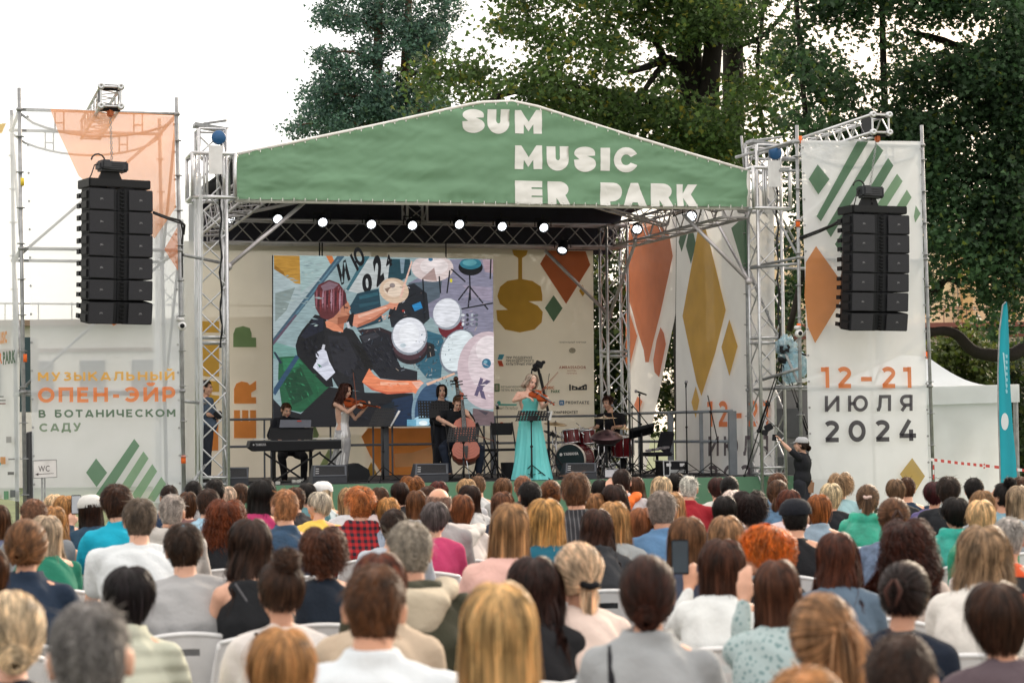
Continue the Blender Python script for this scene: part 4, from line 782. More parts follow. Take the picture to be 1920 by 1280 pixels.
for x_ in (xa, xb): m.tube([(x_, yb_-.2, zl_+.1), (x_, yb_-.2, zl_+3)], .02, 5)
for k in range(9): m.tube([(xa, yb_-.2, zl_+.3+k*.3), (xb, yb_-.2, zl_+.3+k*.3)], .015, 5)
m.build('ladder', mat('ladder_steel', (.3, .25, .2), .6), bR)
m = MB()
for x in (1813, 1895): m.box((P(x, 590, yb_-.1).x, yb_-.15, (zl_+P(x, 480, yb_).z)/2), (.35, .3, P(x, 480, yb_).z-zl_)); 
m.build('pilaster', mat('ochre_render', (.66, .43, .2), .9), bR)
bL = thing('building', 'low cream building with flat roof seen through the left banners', 'building', (-17, 70, 0)); x0_, x1_ = P(-300, 600, 70).x, P(512, 600, 70).x; zt_ = P(250, 598, 70).z
m = MB(); m.box(((x0_+x1_)/2, 74, zt_/2), (x1_-x0_, 8, zt_)); m.build('wall', mat('pale_building', (.70, .67, .63), .9, 0, .08), bL)
m = MB(); m.box(((x0_+x1_)/2, 73.8, zt_-.1), (x1_-x0_+.4, 8.4, .2)); m.box(((x0_+x1_)/2, 69.95, zt_-1.0), (x1_-x0_, .1, .12)); m.build('cornice', mat('brown_cornice', (.25, .18, .13), .8), bL)
m = MB()
zr = P(250, 560, 70).z; m.tube([(x0_, 69.8, zr), (x1_, 69.8, zr-.3)], .03, 5)
for i in range(14): x_ = x0_+i*(x1_-x0_)/13; m.tube([(x_, 69.8, zt_), (x_, 69.8, zr-.1)], .02, 5)
m.build('roof_railing', STEEL, bL)
m = MB()
for i in range(9): m.box((x0_+1.5+i*1.7, 69.93, zt_-1.9), (.8, .1, 1.1))
m.build('window', mat('dull_glass', (.12, .13, .14), .2), bL)
# dark green container behind left pole
m = MB(); m.prism([P(37, 632, 36), P(57, 632, 36), P(57, 772, 36), P(37, 772, 36)], (0, .6, 0)); tag(m.build('site_container', mat('dark_teal_sheet', (.02, .05, .06), .6)), 'dark teal panel visible between the two left banners', 'container')
m = MB(); 
for k in range(8): m.tube([P(50, 812+k*15, 34), P(61, 810+k*15, 34)], .02, 5)
for x in (51, 56, 60): m.tube([P(x, 812, 34), Vector((P(x, 930, 34).x, 34, 0))], .03, 6)
tag(m.build('steel_cage', mat('dark_steel', (.06, .06, .07), .5, .3)), 'dark steel rack standing behind the left scaffold pole', 'rack')
# grey service container at the right tower
p = P(1470, 900, 36.5); p.z = 0; vc = thing('service_van', 'grey vehicle rear with shutters seen behind the right truss tower', 'van', p)
m = MB(); m.box((p.x, 37.4, 1.2), (1.0, 1.6, 2.4), None, .05); m.build('body', mat('van_grey', (.16, .16, .17), .5), vc)
m = MB(); m.box((p.x, 36.58, 1.75), (.62, .03, .5), None, .01); m.box((p.x, 36.58, .9), (.8, .03, .55), None, .01); m.build('shutter', mat('van_dark', (.07, .075, .085), .4), vc)

# pale side cloth behind the left truss tower
sls = sL-.22; lsb = thing('side_banner', 'pale side cloth behind the left truss tower', 'banner', S(sls, 2, 0))
cl_ = [S(sls, -.8, 0), S(sls, 5.6, 0), S(sls, 5.6, PSd(338, 345, sls).z), S(sls, -.8, PSd(372, 330, sls).z)]
cloth(quad(cl_), 40, 60, .03, nrm=SU, sx=1.8).build('cloth', MESHC, lsb, True)
# ================= trees =================
def leafmat(name, c, yel, yfac, thr=.35):
    m = bpy.data.materials.new(name); m.use_nodes = True; t = m.node_tree; n = t.nodes; L = t.links.new; b = n['Principled BSDF']
    g_ = n.new('ShaderNodeNewGeometry'); r_ = n.new('ShaderNodeValToRGB'); L(g_.outputs['Random Per Island'], r_.inputs[0]); e_ = r_.color_ramp.elements
    e_[0].position = 0; e_[0].color = (c[0]*.55, c[1]*.55, c[2]*.6, 1); e_[1].position = 1; e_[1].color = (*yel, 1); k = e_.new(.45); k.color = (*c, 1); k = e_.new(1-yfac); k.color = (c[0]*1.35, c[1]*1.35, c[2]*1.1, 1)
    no = n.new('ShaderNodeTexNoise'); tc_ = n.new('ShaderNodeTexCoord'); L(tc_.outputs['Object'], no.inputs[0]); no.inputs['Scale'].default_value = .55
    mr = n.new('ShaderNodeMapRange'); mr.inputs['From Min'].default_value = .3; mr.inputs['From Max'].default_value = .7; mr.inputs['To Min'].default_value = .6; mr.inputs['To Max'].default_value = 1.35; L(no.outputs[0], mr.inputs[0])
    vm = n.new('ShaderNodeVectorMath'); vm.operation = 'SCALE'; L(r_.outputs[0], vm.inputs[0]); L(mr.outputs[0], vm.inputs['Scale']); L(vm.outputs[0], b.inputs['Base Color']); b.inputs['Roughness'].default_value = .55; b.inputs['Specular IOR Level'].default_value = .3
    tr = n.new('ShaderNodeBsdfTranslucent'); L(vm.outputs[0], tr.inputs[0]); mx = n.new('ShaderNodeMixShader'); mx.inputs[0].default_value = thr; L(b.outputs[0], mx.inputs[1]); L(tr.outputs[0], mx.inputs[2]); L(mx.outputs[0], n['Material Output'].inputs[0]); return m
BARK = mat('bark', (.022, .017, .014), .95, 0, .3, 3, .8, 12)
PBARK = mat('pine_bark', (.14, .07, .045), .95, 0, .3, 3, .8, 12)
rs = np.random.RandomState(11)
MAPLE = np.array([(0, 0), (.18, .05), (.5, .02), (.36, .28), (.52, .5), (.24, .52), (.0, 1.0), (-.24, .52), (-.52, .5), (-.36, .28), (-.5, .02), (-.18, .05)])*np.array([1, 1])
NEEDLE = None
def leaves(name, blobs, size, m_, parent, density, flat=.45, kind='leaf'):
    """blobs: (px, py, radius px, world depth, depth radius m). Leaves gathered on twigs inside each blob"""
    C_ = []; 
    for (x, y, r, d, dr) in blobs:
        c_ = np.array(P(x, y, d)); rm = r/FP*d
        nt_ = max(3, int(density*rm*rm*4*(1.0)))
        # twigs: shells of leaf fans
        v = rs.normal(size=(nt_, 3)); v /= np.linalg.norm(v, axis=1)[:, None]; rad = rs.uniform(.15, 1, nt_)**.45
        tw = c_+v*rad[:, None]*np.array([rm, dr, rm*.85])
        k = 9 if kind == 'leaf' else 7
        q = np.repeat(tw, k, 0)+rs.normal(size=(nt_*k, 3))*np.array([.26, .26, .26*flat])*(1 if kind == 'leaf' else .55)
        C_.append(q)
    C_ = np.concatenate(C_); n = len(C_)
    if kind == 'leaf': base = MAPLE
    else: base = np.array([(-.5, 0), (.5, .1), (.1, .5), (-.1, 1.0)])
    K = len(base); s_ = size*rs.uniform(.6, 1.25, n)
    # orientation: mostly drooping outward horizontal-ish plates
    nz = rs.normal(size=(n, 3))*np.array([.75, .75, .5])+np.array([0, -.35, .75]); nz /= np.linalg.norm(nz, axis=1)[:, None]
    a_ = rs.normal(size=(n, 3)); a_ -= (a_*nz).sum(1)[:, None]*nz; a_ /= np.linalg.norm(a_, axis=1)[:, None]; b_ = np.cross(nz, a_)
    if kind != 'leaf':
        base3 = []
    V = C_[:, None, :]+(a_[:, None, :]*base[None, :, 0, None]+b_[:, None, :]*(base[None, :, 1, None]-.4))*s_[:, None, None]
    bend = (np.abs(base[:, 0])*.35)[None, :, None]*nz[:, None, :]*s_[:, None, None]; V = V-bend
    V = V.reshape(-1, 3)-np.array(parent['_w']); me = bpy.data.meshes.new(name)
    me.vertices.add(len(V)); me.vertices.foreach_set('co', V.astype(np.float32).ravel()); me.loops.add(n*K); me.loops.foreach_set('vertex_index', np.arange(n*K, dtype=np.int32)); me.polygons.add(n); me.polygons.foreach_set('loop_start', np.arange(0, n*K, K, dtype=np.int32)); me.update(calc_edges=True); me.materials.append(m_)
    return link(me, name, parent)
def limb(m, pts, r0_, r1_):
    pts = [p if isinstance(p, Vector) else P(*p) for p in pts]; n = len(pts); out = []; rr = []
    for i in range(n-1):
        for k in range(4):
            q = (i+k/4)/(n-1); a = pts[max(i-1, 0)]; b = pts[i]; c_ = pts[i+1]; d = pts[min(i+2, n-1)]; t = k/4
            out.append(.5*((2*b)+(-a+c_)*t+(2*a-5*b+4*c_-d)*t*t+(-a+3*b-3*c_+d)*t**3)); rr.append(r0_+(r1_-r0_)*q)
    out.append(pts[-1]); rr.append(r1_); m.tube(out, rr, 9)
def trunk_from(px_, d, r, top):
    b = P(px_, 900, d); return b
def scatter(poly_c, n, rad, d, dr, seed):
    """fill a photo polygon with blobs"""
    r_ = random.Random(seed); xs = [p[0] for p in poly_c]; ys = [p[1] for p in poly_c]; out = []; tries = 0
    def inside(x, y):
        c_ = False; j = len(poly_c)-1
        for i in range(len(poly_c)):
            xi, yi = poly_c[i]; xj, yj = poly_c[j]
            if (yi > y) != (yj > y) and x < (xj-xi)*(y-yi)/(yj-yi)+xi: c_ = not c_
            j = i
        return c_
    while len(out) < n and tries < n*60:
        tries += 1; x, y = r_.uniform(min(xs), max(xs)), r_.uniform(min(ys), max(ys))
        if inside(x, y): out.append((x, y, r_.uniform(rad*.6, rad*1.25), d+r_.uniform(-dr, dr), r_.uniform(.5, 1.1)))
    return out
def holes(bl, hs, hk=.42): return [b for b in bl if all((b[0]-h[0])**2+(b[1]-h[1])**2 > (b[2]*hk+h[2])**2 for h in hs)]
# pine
pn = P(720, 900, 62); pn.z = 0; pine = thing('pine_tree', 'blue-green pine tree rising behind the left half of the stage roof', 'tree', pn)
m = MB(); limb(m, [Vector((pn.x-.3, 62, 0)), (712, 420, 62), (712, 250, 62), (708, 120, 62), (712, -60, 62)], .28, .1); limb(m, [(760, 420, 62.6), (757, 230, 62.6), (760, 100, 62.6), (770, -50, 62.6)], .2, .09)
for a_, b_ in (((712, 240, 62), (560, 235, 61)), ((710, 200, 62), (600, 180, 61)), ((758, 150, 62.6), (850, 120, 62)), ((708, 120, 62), (610, 100, 62)), ((712, 60, 62), (620, 30, 62)), ((757, 220, 62), (840, 210, 62))): limb(m, [a_, ((a_[0]+b_[0])/2, (a_[1]+b_[1])/2-12, 61.7), b_], .08, .02)
m.build('trunk', PBARK, pine, True)
bl = []
for poly_, n_, r_ in (([(600, -60), (850, -60), (840, 40), (800, 90), (600, 45)], 40, 26), ([(590, 20), (700, 60), (650, 60), (610, 40)], 6, 16), ([(600, 90), (830, 50), (830, 125), (700, 125), (585, 120)], 34, 20), ([(590, 105), (640, 100), (650, 135), (610, 125)], 6, 12), ([(590, 140), (820, 140), (830, 230), (700, 240), (570, 215)], 52, 22), ([(550, 225), (600, 200), (820, 200), (860, 215), (760, 262), (560, 262)], 34, 20), ([(525, 232), (565, 215), (580, 240), (540, 250)], 7, 9), ([(700, 40), (830, 20), (850, 60), (760, 70)], 9, 16)):
    bl += scatter(poly_, int(n_*1.9), r_*.95, 62, 1.6, len(bl))
bl = holes(bl, [(735, 118, 16), (660, 98, 12), (620, 62, 15)])
leaves('crown', bl, .11, leafmat('pine_needles', (.065, .135, .105), (.12, .19, .11), .1, .25), pine, 46, .6, 'needle')
# maples
def maple(lab, base, limbs, polys, hs, d, size, m_, dens, seed, dk_=1.7, hk=.42):
    b = P(base[0], 900, base[1]); b.z = 0; o = thing('maple_tree', lab, 'tree', b)
    m = MB()
    for i, (pts, r0_, r1_) in enumerate(limbs): limb(m, pts, r0_, r1_)
    m.build('trunk', BARK, o, True); bl = []
    for poly_, n_, r_, dd in polys: bl += scatter(poly_, int(n_*dk_), r_*.9, dd, 1.5, seed+len(bl))
    leaves('crown', holes(bl, hs, hk), size, m_, o, dens); return o
b = P(1300, 900, 50)
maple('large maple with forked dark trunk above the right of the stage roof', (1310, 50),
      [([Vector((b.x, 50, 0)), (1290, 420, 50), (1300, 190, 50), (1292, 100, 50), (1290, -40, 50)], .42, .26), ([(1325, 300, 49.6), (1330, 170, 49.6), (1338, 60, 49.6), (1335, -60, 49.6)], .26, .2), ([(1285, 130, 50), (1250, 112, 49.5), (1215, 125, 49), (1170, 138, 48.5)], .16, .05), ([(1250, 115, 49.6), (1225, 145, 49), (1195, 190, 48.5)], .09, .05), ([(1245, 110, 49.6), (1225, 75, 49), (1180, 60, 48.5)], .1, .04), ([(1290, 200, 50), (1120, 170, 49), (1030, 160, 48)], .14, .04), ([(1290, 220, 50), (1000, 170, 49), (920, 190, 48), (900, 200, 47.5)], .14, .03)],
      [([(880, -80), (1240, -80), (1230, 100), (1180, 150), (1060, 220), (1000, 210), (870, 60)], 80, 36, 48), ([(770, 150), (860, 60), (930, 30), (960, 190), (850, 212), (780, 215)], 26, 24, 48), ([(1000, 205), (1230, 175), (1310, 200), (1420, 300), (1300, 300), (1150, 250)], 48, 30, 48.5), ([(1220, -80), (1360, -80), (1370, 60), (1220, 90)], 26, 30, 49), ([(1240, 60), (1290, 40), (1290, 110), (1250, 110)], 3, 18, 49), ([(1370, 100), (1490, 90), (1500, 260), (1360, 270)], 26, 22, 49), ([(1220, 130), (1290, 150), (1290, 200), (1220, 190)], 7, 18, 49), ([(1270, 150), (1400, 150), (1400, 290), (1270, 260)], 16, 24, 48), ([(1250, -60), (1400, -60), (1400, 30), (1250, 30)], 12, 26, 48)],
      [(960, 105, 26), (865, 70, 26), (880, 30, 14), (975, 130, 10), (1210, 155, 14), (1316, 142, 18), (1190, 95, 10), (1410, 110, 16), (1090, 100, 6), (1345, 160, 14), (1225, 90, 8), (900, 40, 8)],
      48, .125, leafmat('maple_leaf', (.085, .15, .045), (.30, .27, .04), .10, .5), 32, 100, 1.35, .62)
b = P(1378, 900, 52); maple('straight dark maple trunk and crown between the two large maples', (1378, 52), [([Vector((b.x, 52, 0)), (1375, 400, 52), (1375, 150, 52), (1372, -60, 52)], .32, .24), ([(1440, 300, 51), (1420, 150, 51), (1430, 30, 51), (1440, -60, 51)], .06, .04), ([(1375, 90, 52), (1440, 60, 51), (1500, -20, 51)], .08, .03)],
      [([(1350, -80), (1500, -80), (1490, 130), (1350, 110)], 26, 24, 50), ([(1390, 60), (1470, 50), (1480, 130), (1400, 120)], 8, 18, 51.5)], [(1460, 25, 22), (1405, 95, 18)], 51, .125, leafmat('maple_leaf_shaded', (.05, .095, .03), (.08, .08, .02), .05, .5), 31, 300, 1.7, .5)  # darker copy of the maple leaf, shade put into its colour
b = P(1800, 900, 46); DK = leafmat('maple_leaf_backlit', (.042, .090, .040), (.14, .17, .025), .06, .45)  # backlit darkness of these leaves is put into their colour
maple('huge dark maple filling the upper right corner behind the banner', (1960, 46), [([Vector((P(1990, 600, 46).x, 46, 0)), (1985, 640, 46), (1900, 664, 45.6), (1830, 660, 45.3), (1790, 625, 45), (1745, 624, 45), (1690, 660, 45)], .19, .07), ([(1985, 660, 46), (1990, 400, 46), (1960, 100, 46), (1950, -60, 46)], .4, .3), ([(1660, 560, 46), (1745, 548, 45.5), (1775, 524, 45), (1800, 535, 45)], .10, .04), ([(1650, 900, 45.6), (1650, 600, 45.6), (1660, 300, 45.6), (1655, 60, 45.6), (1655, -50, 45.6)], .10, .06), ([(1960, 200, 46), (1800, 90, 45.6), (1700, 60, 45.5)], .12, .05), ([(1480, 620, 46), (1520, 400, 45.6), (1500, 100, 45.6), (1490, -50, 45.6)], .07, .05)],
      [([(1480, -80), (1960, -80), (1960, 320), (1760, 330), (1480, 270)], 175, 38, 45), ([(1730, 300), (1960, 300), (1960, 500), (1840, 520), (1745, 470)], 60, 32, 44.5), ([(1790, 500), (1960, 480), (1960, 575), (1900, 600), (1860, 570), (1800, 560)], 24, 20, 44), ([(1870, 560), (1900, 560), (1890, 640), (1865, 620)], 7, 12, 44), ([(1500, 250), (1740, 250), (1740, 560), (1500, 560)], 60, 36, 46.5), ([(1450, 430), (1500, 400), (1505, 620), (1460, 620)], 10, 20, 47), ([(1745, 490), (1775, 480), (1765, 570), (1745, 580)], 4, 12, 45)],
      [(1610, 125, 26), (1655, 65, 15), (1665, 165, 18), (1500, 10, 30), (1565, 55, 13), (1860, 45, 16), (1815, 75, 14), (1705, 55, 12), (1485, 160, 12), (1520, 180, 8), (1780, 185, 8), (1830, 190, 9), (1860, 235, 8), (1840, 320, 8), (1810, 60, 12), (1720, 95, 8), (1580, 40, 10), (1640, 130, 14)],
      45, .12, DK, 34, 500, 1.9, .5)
# shrubs; the sunlit one has sunlight put into a lighter leaf colour
b = P(1800, 900, 56); b.z = 0
for nm, lab, x, poly_, n_, dd, cc in [('shrub', 'sunlit green bush behind the white gazebo tent', 1800, [(1745, 640), (1840, 610), (1875, 640), (1870, 760), (1745, 700)], 34, 54, (.07, .10, .022)), ('shrub', 'dense dark bush behind the teal feather flag', 1910, [(1880, 640), (1960, 640), (1960, 900), (1905, 900), (1880, 760)], 34, 50, (.04, .07, .02)), ('shrub', 'leafy bush between the rear truss tower and the side banner', 1140, [(1110, 480), (1180, 440), (1290, 560), (1290, 745), (1110, 870)], 100, 52, (.035, .06, .018)), ('shrub', 'green bush behind the right truss tower near the blue bag', 1470, [(1440, 560), (1500, 540), (1510, 760), (1440, 760)], 20, 52, (.04, .07, .02)), ('shrub', 'thick foliage mass behind the sponsor backdrop', 950, [(850, 480), (1110, 480), (1110, 860), (930, 860)], 150, 52, (.03, .05, .02))]:  # backdrop foliage thickened so bright sky gaps don't show through the mesh
    b = P(x, 900, dd); b.z = 0; o = thing(nm, lab, 'bush', b); m = MB(); limb(m, [b, b+Vector((.1, 0, 1.5)), b+Vector((-.1, 0, 3))], .12, .04); limb(m, [b, b+Vector((.6, 0, 1.5)), b+Vector((.9, 0, 2.8))], .1, .03); m.build('stems', BARK, o)
    leaves('crown', scatter(poly_, n_, 28, dd, 1, n_), .13, leafmat(lab[:12], cc, (.2, .22, .05), .2, .4), o, 26)
# ================= figures =================
def solid(mb, vox, smooth=3, noise_amp=0, nscale=(9, 9, 4), seed=0, it=None):
    me = mb.mesh('tmp', None); o = bpy.data.objects.new('tmp', me); col.objects.link(o)
    r = o.modifiers.new('r', 'REMESH'); r.mode = 'VOXEL'; r.voxel_size = vox; r.adaptivity = 0
    if smooth: s = o.modifiers.new('s', 'SMOOTH'); s.factor = .5; s.iterations = smooth
    bpy.context.view_layer.update(); dg = bpy.context.evaluated_depsgraph_get()
    m2 = bpy.data.meshes.new_from_object(o.evaluated_get(dg)); bpy.data.objects.remove(o); bpy.data.meshes.remove(me)
    n = len(m2.vertices)
    if noise_amp and n:
        co = np.empty(n*3, np.float32); m2.vertices.foreach_get('co', co); co = co.reshape(-1, 3); no = np.empty(n*3, np.float32); m2.vertices.foreach_get('normal', no); no = no.reshape(-1, 3)
        q = (co+seed*3.1)*np.array(nscale)
        f = (np.sin(q[:, 0]*2.1+2*np.sin(q[:, 2]*1.7))*.5+np.sin(q[:, 2]*3.3+1.5*np.sin(q[:, 0]*1.9+q[:, 1]*2))*.6+np.sin(q[:, 1]*2.7+q[:, 0]*1.3)*.4+.35*np.sin(q[:, 2]*7+q[:, 0]*5+2*np.sin(q[:, 1]*4)))
        co += no*(f*noise_amp)[:, None]; m2.vertices.foreach_set('co', co.ravel())
    m2.polygons.foreach_set('use_smooth', [True]*len(m2.polygons)); m2.update(); return m2
def cap(mb, pts, rad, n=12):
    pts = [Vector(p) for p in pts]; rad = rad if isinstance(rad, (list, tuple)) else [rad]*len(pts)
    mb.tube(pts, rad, n); mb.ball(pts[0], rad[0]*.985, None, 10); mb.ball(pts[-1], rad[-1]*.985, None, 10)
    for p, r in list(zip(pts, rad))[1:-1]: mb.ball(p, r*.99, None, 10)
def rings(mb, rg, n=20):                       # rg: (centre, half-width vector, half-depth vector)
    vs = []; fs = []
    for c, a, b in rg:
        for k in range(n):
            t = 2*math.pi*k/n; ct, s_ = math.cos(t), math.sin(t); ct = math.copysign(abs(ct)**.85, ct); s_ = math.copysign(abs(s_)**.85, s_); vs.append(Vector(c)+Vector(a)*ct+Vector(b)*s_)
    for i in range(len(rg)-1):
        for k in range(n): fs.append((i*n+k, i*n+(k+1) % n, (i+1)*n+(k+1) % n, (i+1)*n+k))
    fs.append(tuple(range(n-1, -1, -1))); fs.append(tuple((len(rg)-1)*n+k for k in range(n))); mb.addv(vs, fs)
def frame(f, up=(0, 0, 1)):                    # columns right, forward, up
    f = Vector(f).normalized(); r = f.cross(Vector(up)).normalized(); u = r.cross(f); return Matrix((r, f, u)).transposed()
def head_shells(mb, c, M, fem=False, s=1):
    T = lambda p: Vector(c)+M @ (Vector(p)*s)
    e = lambda p, r: mb.ball(T(p), tuple(q*s for q in r), M, 16)
    e((0, -.012, .028), (.076, .094, .090)); e((0, .022, -.022), (.062, .072, .085)); e((0, .012, -.06), (.052 if fem else .058, .060, .045)); e((0, .060, -.095), (.026, .024, .022))
    e((.032, .066, -.03), (.024, .02, .026)); e((-.032, .066, -.03), (.024, .02, .026)); e((0, .082, .032), (.05, .012, .012))
    cap(mb, [T((0, .088, .018)), T((0, .104, -.012)), T((0, .106, -.026))], [.008*s, .012*s, .013*s], 8); e((0.013, .095, -.028), (.008, .009, .007)); e((-.013, .095, -.028), (.008, .009, .007))
    e((0, .086, -.054), (.024, .011, .007)); e((0, .084, -.065), (.02, .012, .008))
    for sg in (-1, 1): e((sg*.078, -.008, -.004), (.010, .02, .033)); e((sg*.084, -.016, .008), (.006, .016, .02))
def face_parts(o, c, M, s=1, brow=(.03, .02, .015), lips=None):
    T = lambda p: Vector(c)+M @ (Vector(p)*s)
    m = MB()
    for sg in (-1, 1): m.ball(T((sg*.030, .083, .010)), (.0135*s, .007*s, .008*s), M, 10)
    m2 = m.build('eyes', mat('eye_white', (.55, .52, .5), .3, var=0), o, True)
    m = MB()
    for sg in (-1, 1): m.ball(T((sg*.030, .0885, .010)), (.0065*s, .004*s, .0065*s), M, 8)
    sub(m, 'iris', mat('iris', (.03, .02, .015), .2, var=0), m2)
    m = MB()
    for sg in (-1, 1): m.tube([T((sg*.014, .092, .026)), T((sg*.03, .094, .031)), T((sg*.046, .084, .026))], [.004*s, .0045*s, .002*s], 6)
    m.build('eyebrows', mat('brow_%02x' % int(brow[0]*255), brow, .8), o, True)
    m = MB(); m.ball(T((0, .0945, -.054)), (.022*s, .006*s, .0045*s), M, 10); m.ball(T((0, .093, -.063)), (.017*s, .006*s, .005*s), M, 10)
    m.build('lips', mat('lips', lips or (.42, .14, .12), .5, var=0), o, True)
def hand_shells(mb, w_, d, pn, side, curl=.6, s=1):
    """w_ wrist, d finger direction, pn palm normal, side +1/-1 chooses where the thumb sits"""
    d = Vector(d).normalized(); pn = (Vector(pn)-d*Vector(pn).dot(d)).normalized(); x = d.cross(pn).normalized()*side
    w_ = Vector(w_)
    for i in range(4):
        off = (i-1.5)*.021*s; k = w_+d*(.085-.004*abs(i-1.2))*s+x*off
        cap(mb, [w_+x*off*.6, k], [.015*s, .0125*s], 8)
        L_ = [.040, .045, .042, .033][i]*s; p = k; a = 0
        c_ = curl*(1+.12*i); pts = [k]
        for j, f in enumerate((1, .7, .5)):
            a += c_*(.9 if j else .7); p = p+(d*math.cos(a)+pn*math.sin(a))*L_*f; pts.append(p)
        cap(mb, pts, [.0095*s, .009*s, .008*s, .007*s], 8)
    b = w_+d*.025*s-x*.028*s; p1 = b+(d*.6-x*.65+pn*.35).normalized()*.035*s; p2 = p1+(d*.8-x*.15+pn*(.3+curl*.4)).normalized()*.03*s; p3 = p2+(d*.8+x*.25*curl+pn*.3).normalized()*.022*s
    cap(mb, [w_+d*.01*s-x*.012*s, b, p1, p2, p3], [.015*s, .014*s, .0115*s, .0105*s, .0085*s], 8)
def torso_rings(J, fem, k=1., kd=1., top=True):
    pe, ch, nk = J['pelvis'], J['chest'], J['neck']; sr = (J['shR']-J['shL']); sr = sr.normalized(); sp = (ch-pe).normalized(); hr = J.get('hipdir', sr).normalized()
    fwdb = lambda r, u: (u.cross(r)).normalized()
    W = (J['shR']-J['shL']).length/2
    hip = (.165 if fem else .16)*k; wa = (.125 if fem else .15)*k; cw = (.15 if fem else .175)*k
    B_ = J.get('bk', 1.); hip *= B_; wa *= B_; cw *= B_; kd = kd*B_
    rg = []
    for t, w_, d_ in ((-.12, hip*.75, .09), (0, hip, .115), (.22, hip*.98, .115), (.5, wa, .10), (.78, cw*.97, .115), (1, cw, .12)):
        c_ = pe.lerp(ch, t) if t >= 0 else pe-sp*(.08); r_ = hr.lerp(sr, max(0, t)).normalized(); rg.append((c_, r_*w_, fwdb(r_, sp)*d_*kd*(k if k > 1 else 1)))
    u2 = (nk-ch).normalized()
    rg.append((ch.lerp(nk, .45), sr*(W*.98), fwdb(sr, u2)*.105*kd)); rg.append((ch.lerp(nk, .72), sr*W*.84, fwdb(sr, u2)*.085*kd)); rg.append((ch.lerp(nk, .88), sr*.10, fwdb(sr, u2)*.07)); rg.append((nk, sr*.062, fwdb(sr, u2)*.062))
    return rg
def body_mesh(J, fem=False, vox=.008, s=1, hands=True, legs=True):
    mb = MB(); head_shells(mb, J['head'], J['HM'], fem, s); ar = .85 if fem else 1
    cap(mb, [J['neck']-(J['neck']-J['chest']).normalized()*.03, J['neck'], J['head']+J['HM'] @ Vector((0, -.025, -.05))], [.06*ar, .055*ar, .052*ar], 12)
    rings(mb, torso_rings(J, fem))
    for q in 'LR': nk_ = J['neck']-(J['neck']-J['chest']).normalized()*.035; cap(mb, [nk_, nk_.lerp(J['sh'+q], .55)-Vector((0, 0, .0)), J['sh'+q]-Vector((0, 0, .008))], [.052, .050, .046])
    for q in 'LR':
        sh, el, wr = J['sh'+q], J['el'+q], J['wr'+q]
        cap(mb, [sh, sh.lerp(el, .35), el, el.lerp(wr, .3), wr], [.050*ar, .045*ar, .036*ar, .038*ar, .025*ar], 12)
        if hands: hand_shells(mb, wr, J.get('hd'+q, wr-el), J.get('hp'+q, Vector((0, 0, -1))), J.get('hs'+q, 1 if q == 'R' else -1), J.get('hc'+q, .5), .95*ar if fem else 1)
        if legs:
            hp, kn, an = J['hp_'+q], J['kn'+q], J['an'+q]; ft = J.get('ft'+q, Vector((0, 1, 0))).normalized()
            cap(mb, [hp, hp.lerp(kn, .4), kn, kn.lerp(an, .3), an], [.085, .078, .052, .052, .034], 12); cap(mb, [an-Vector((0, 0, .03)), an+ft*.10-Vector((0, 0, .045)), an+ft*.17-Vector((0, 0, .055))], [.035, .034, .024], 10)
    return solid(mb, vox, 2)
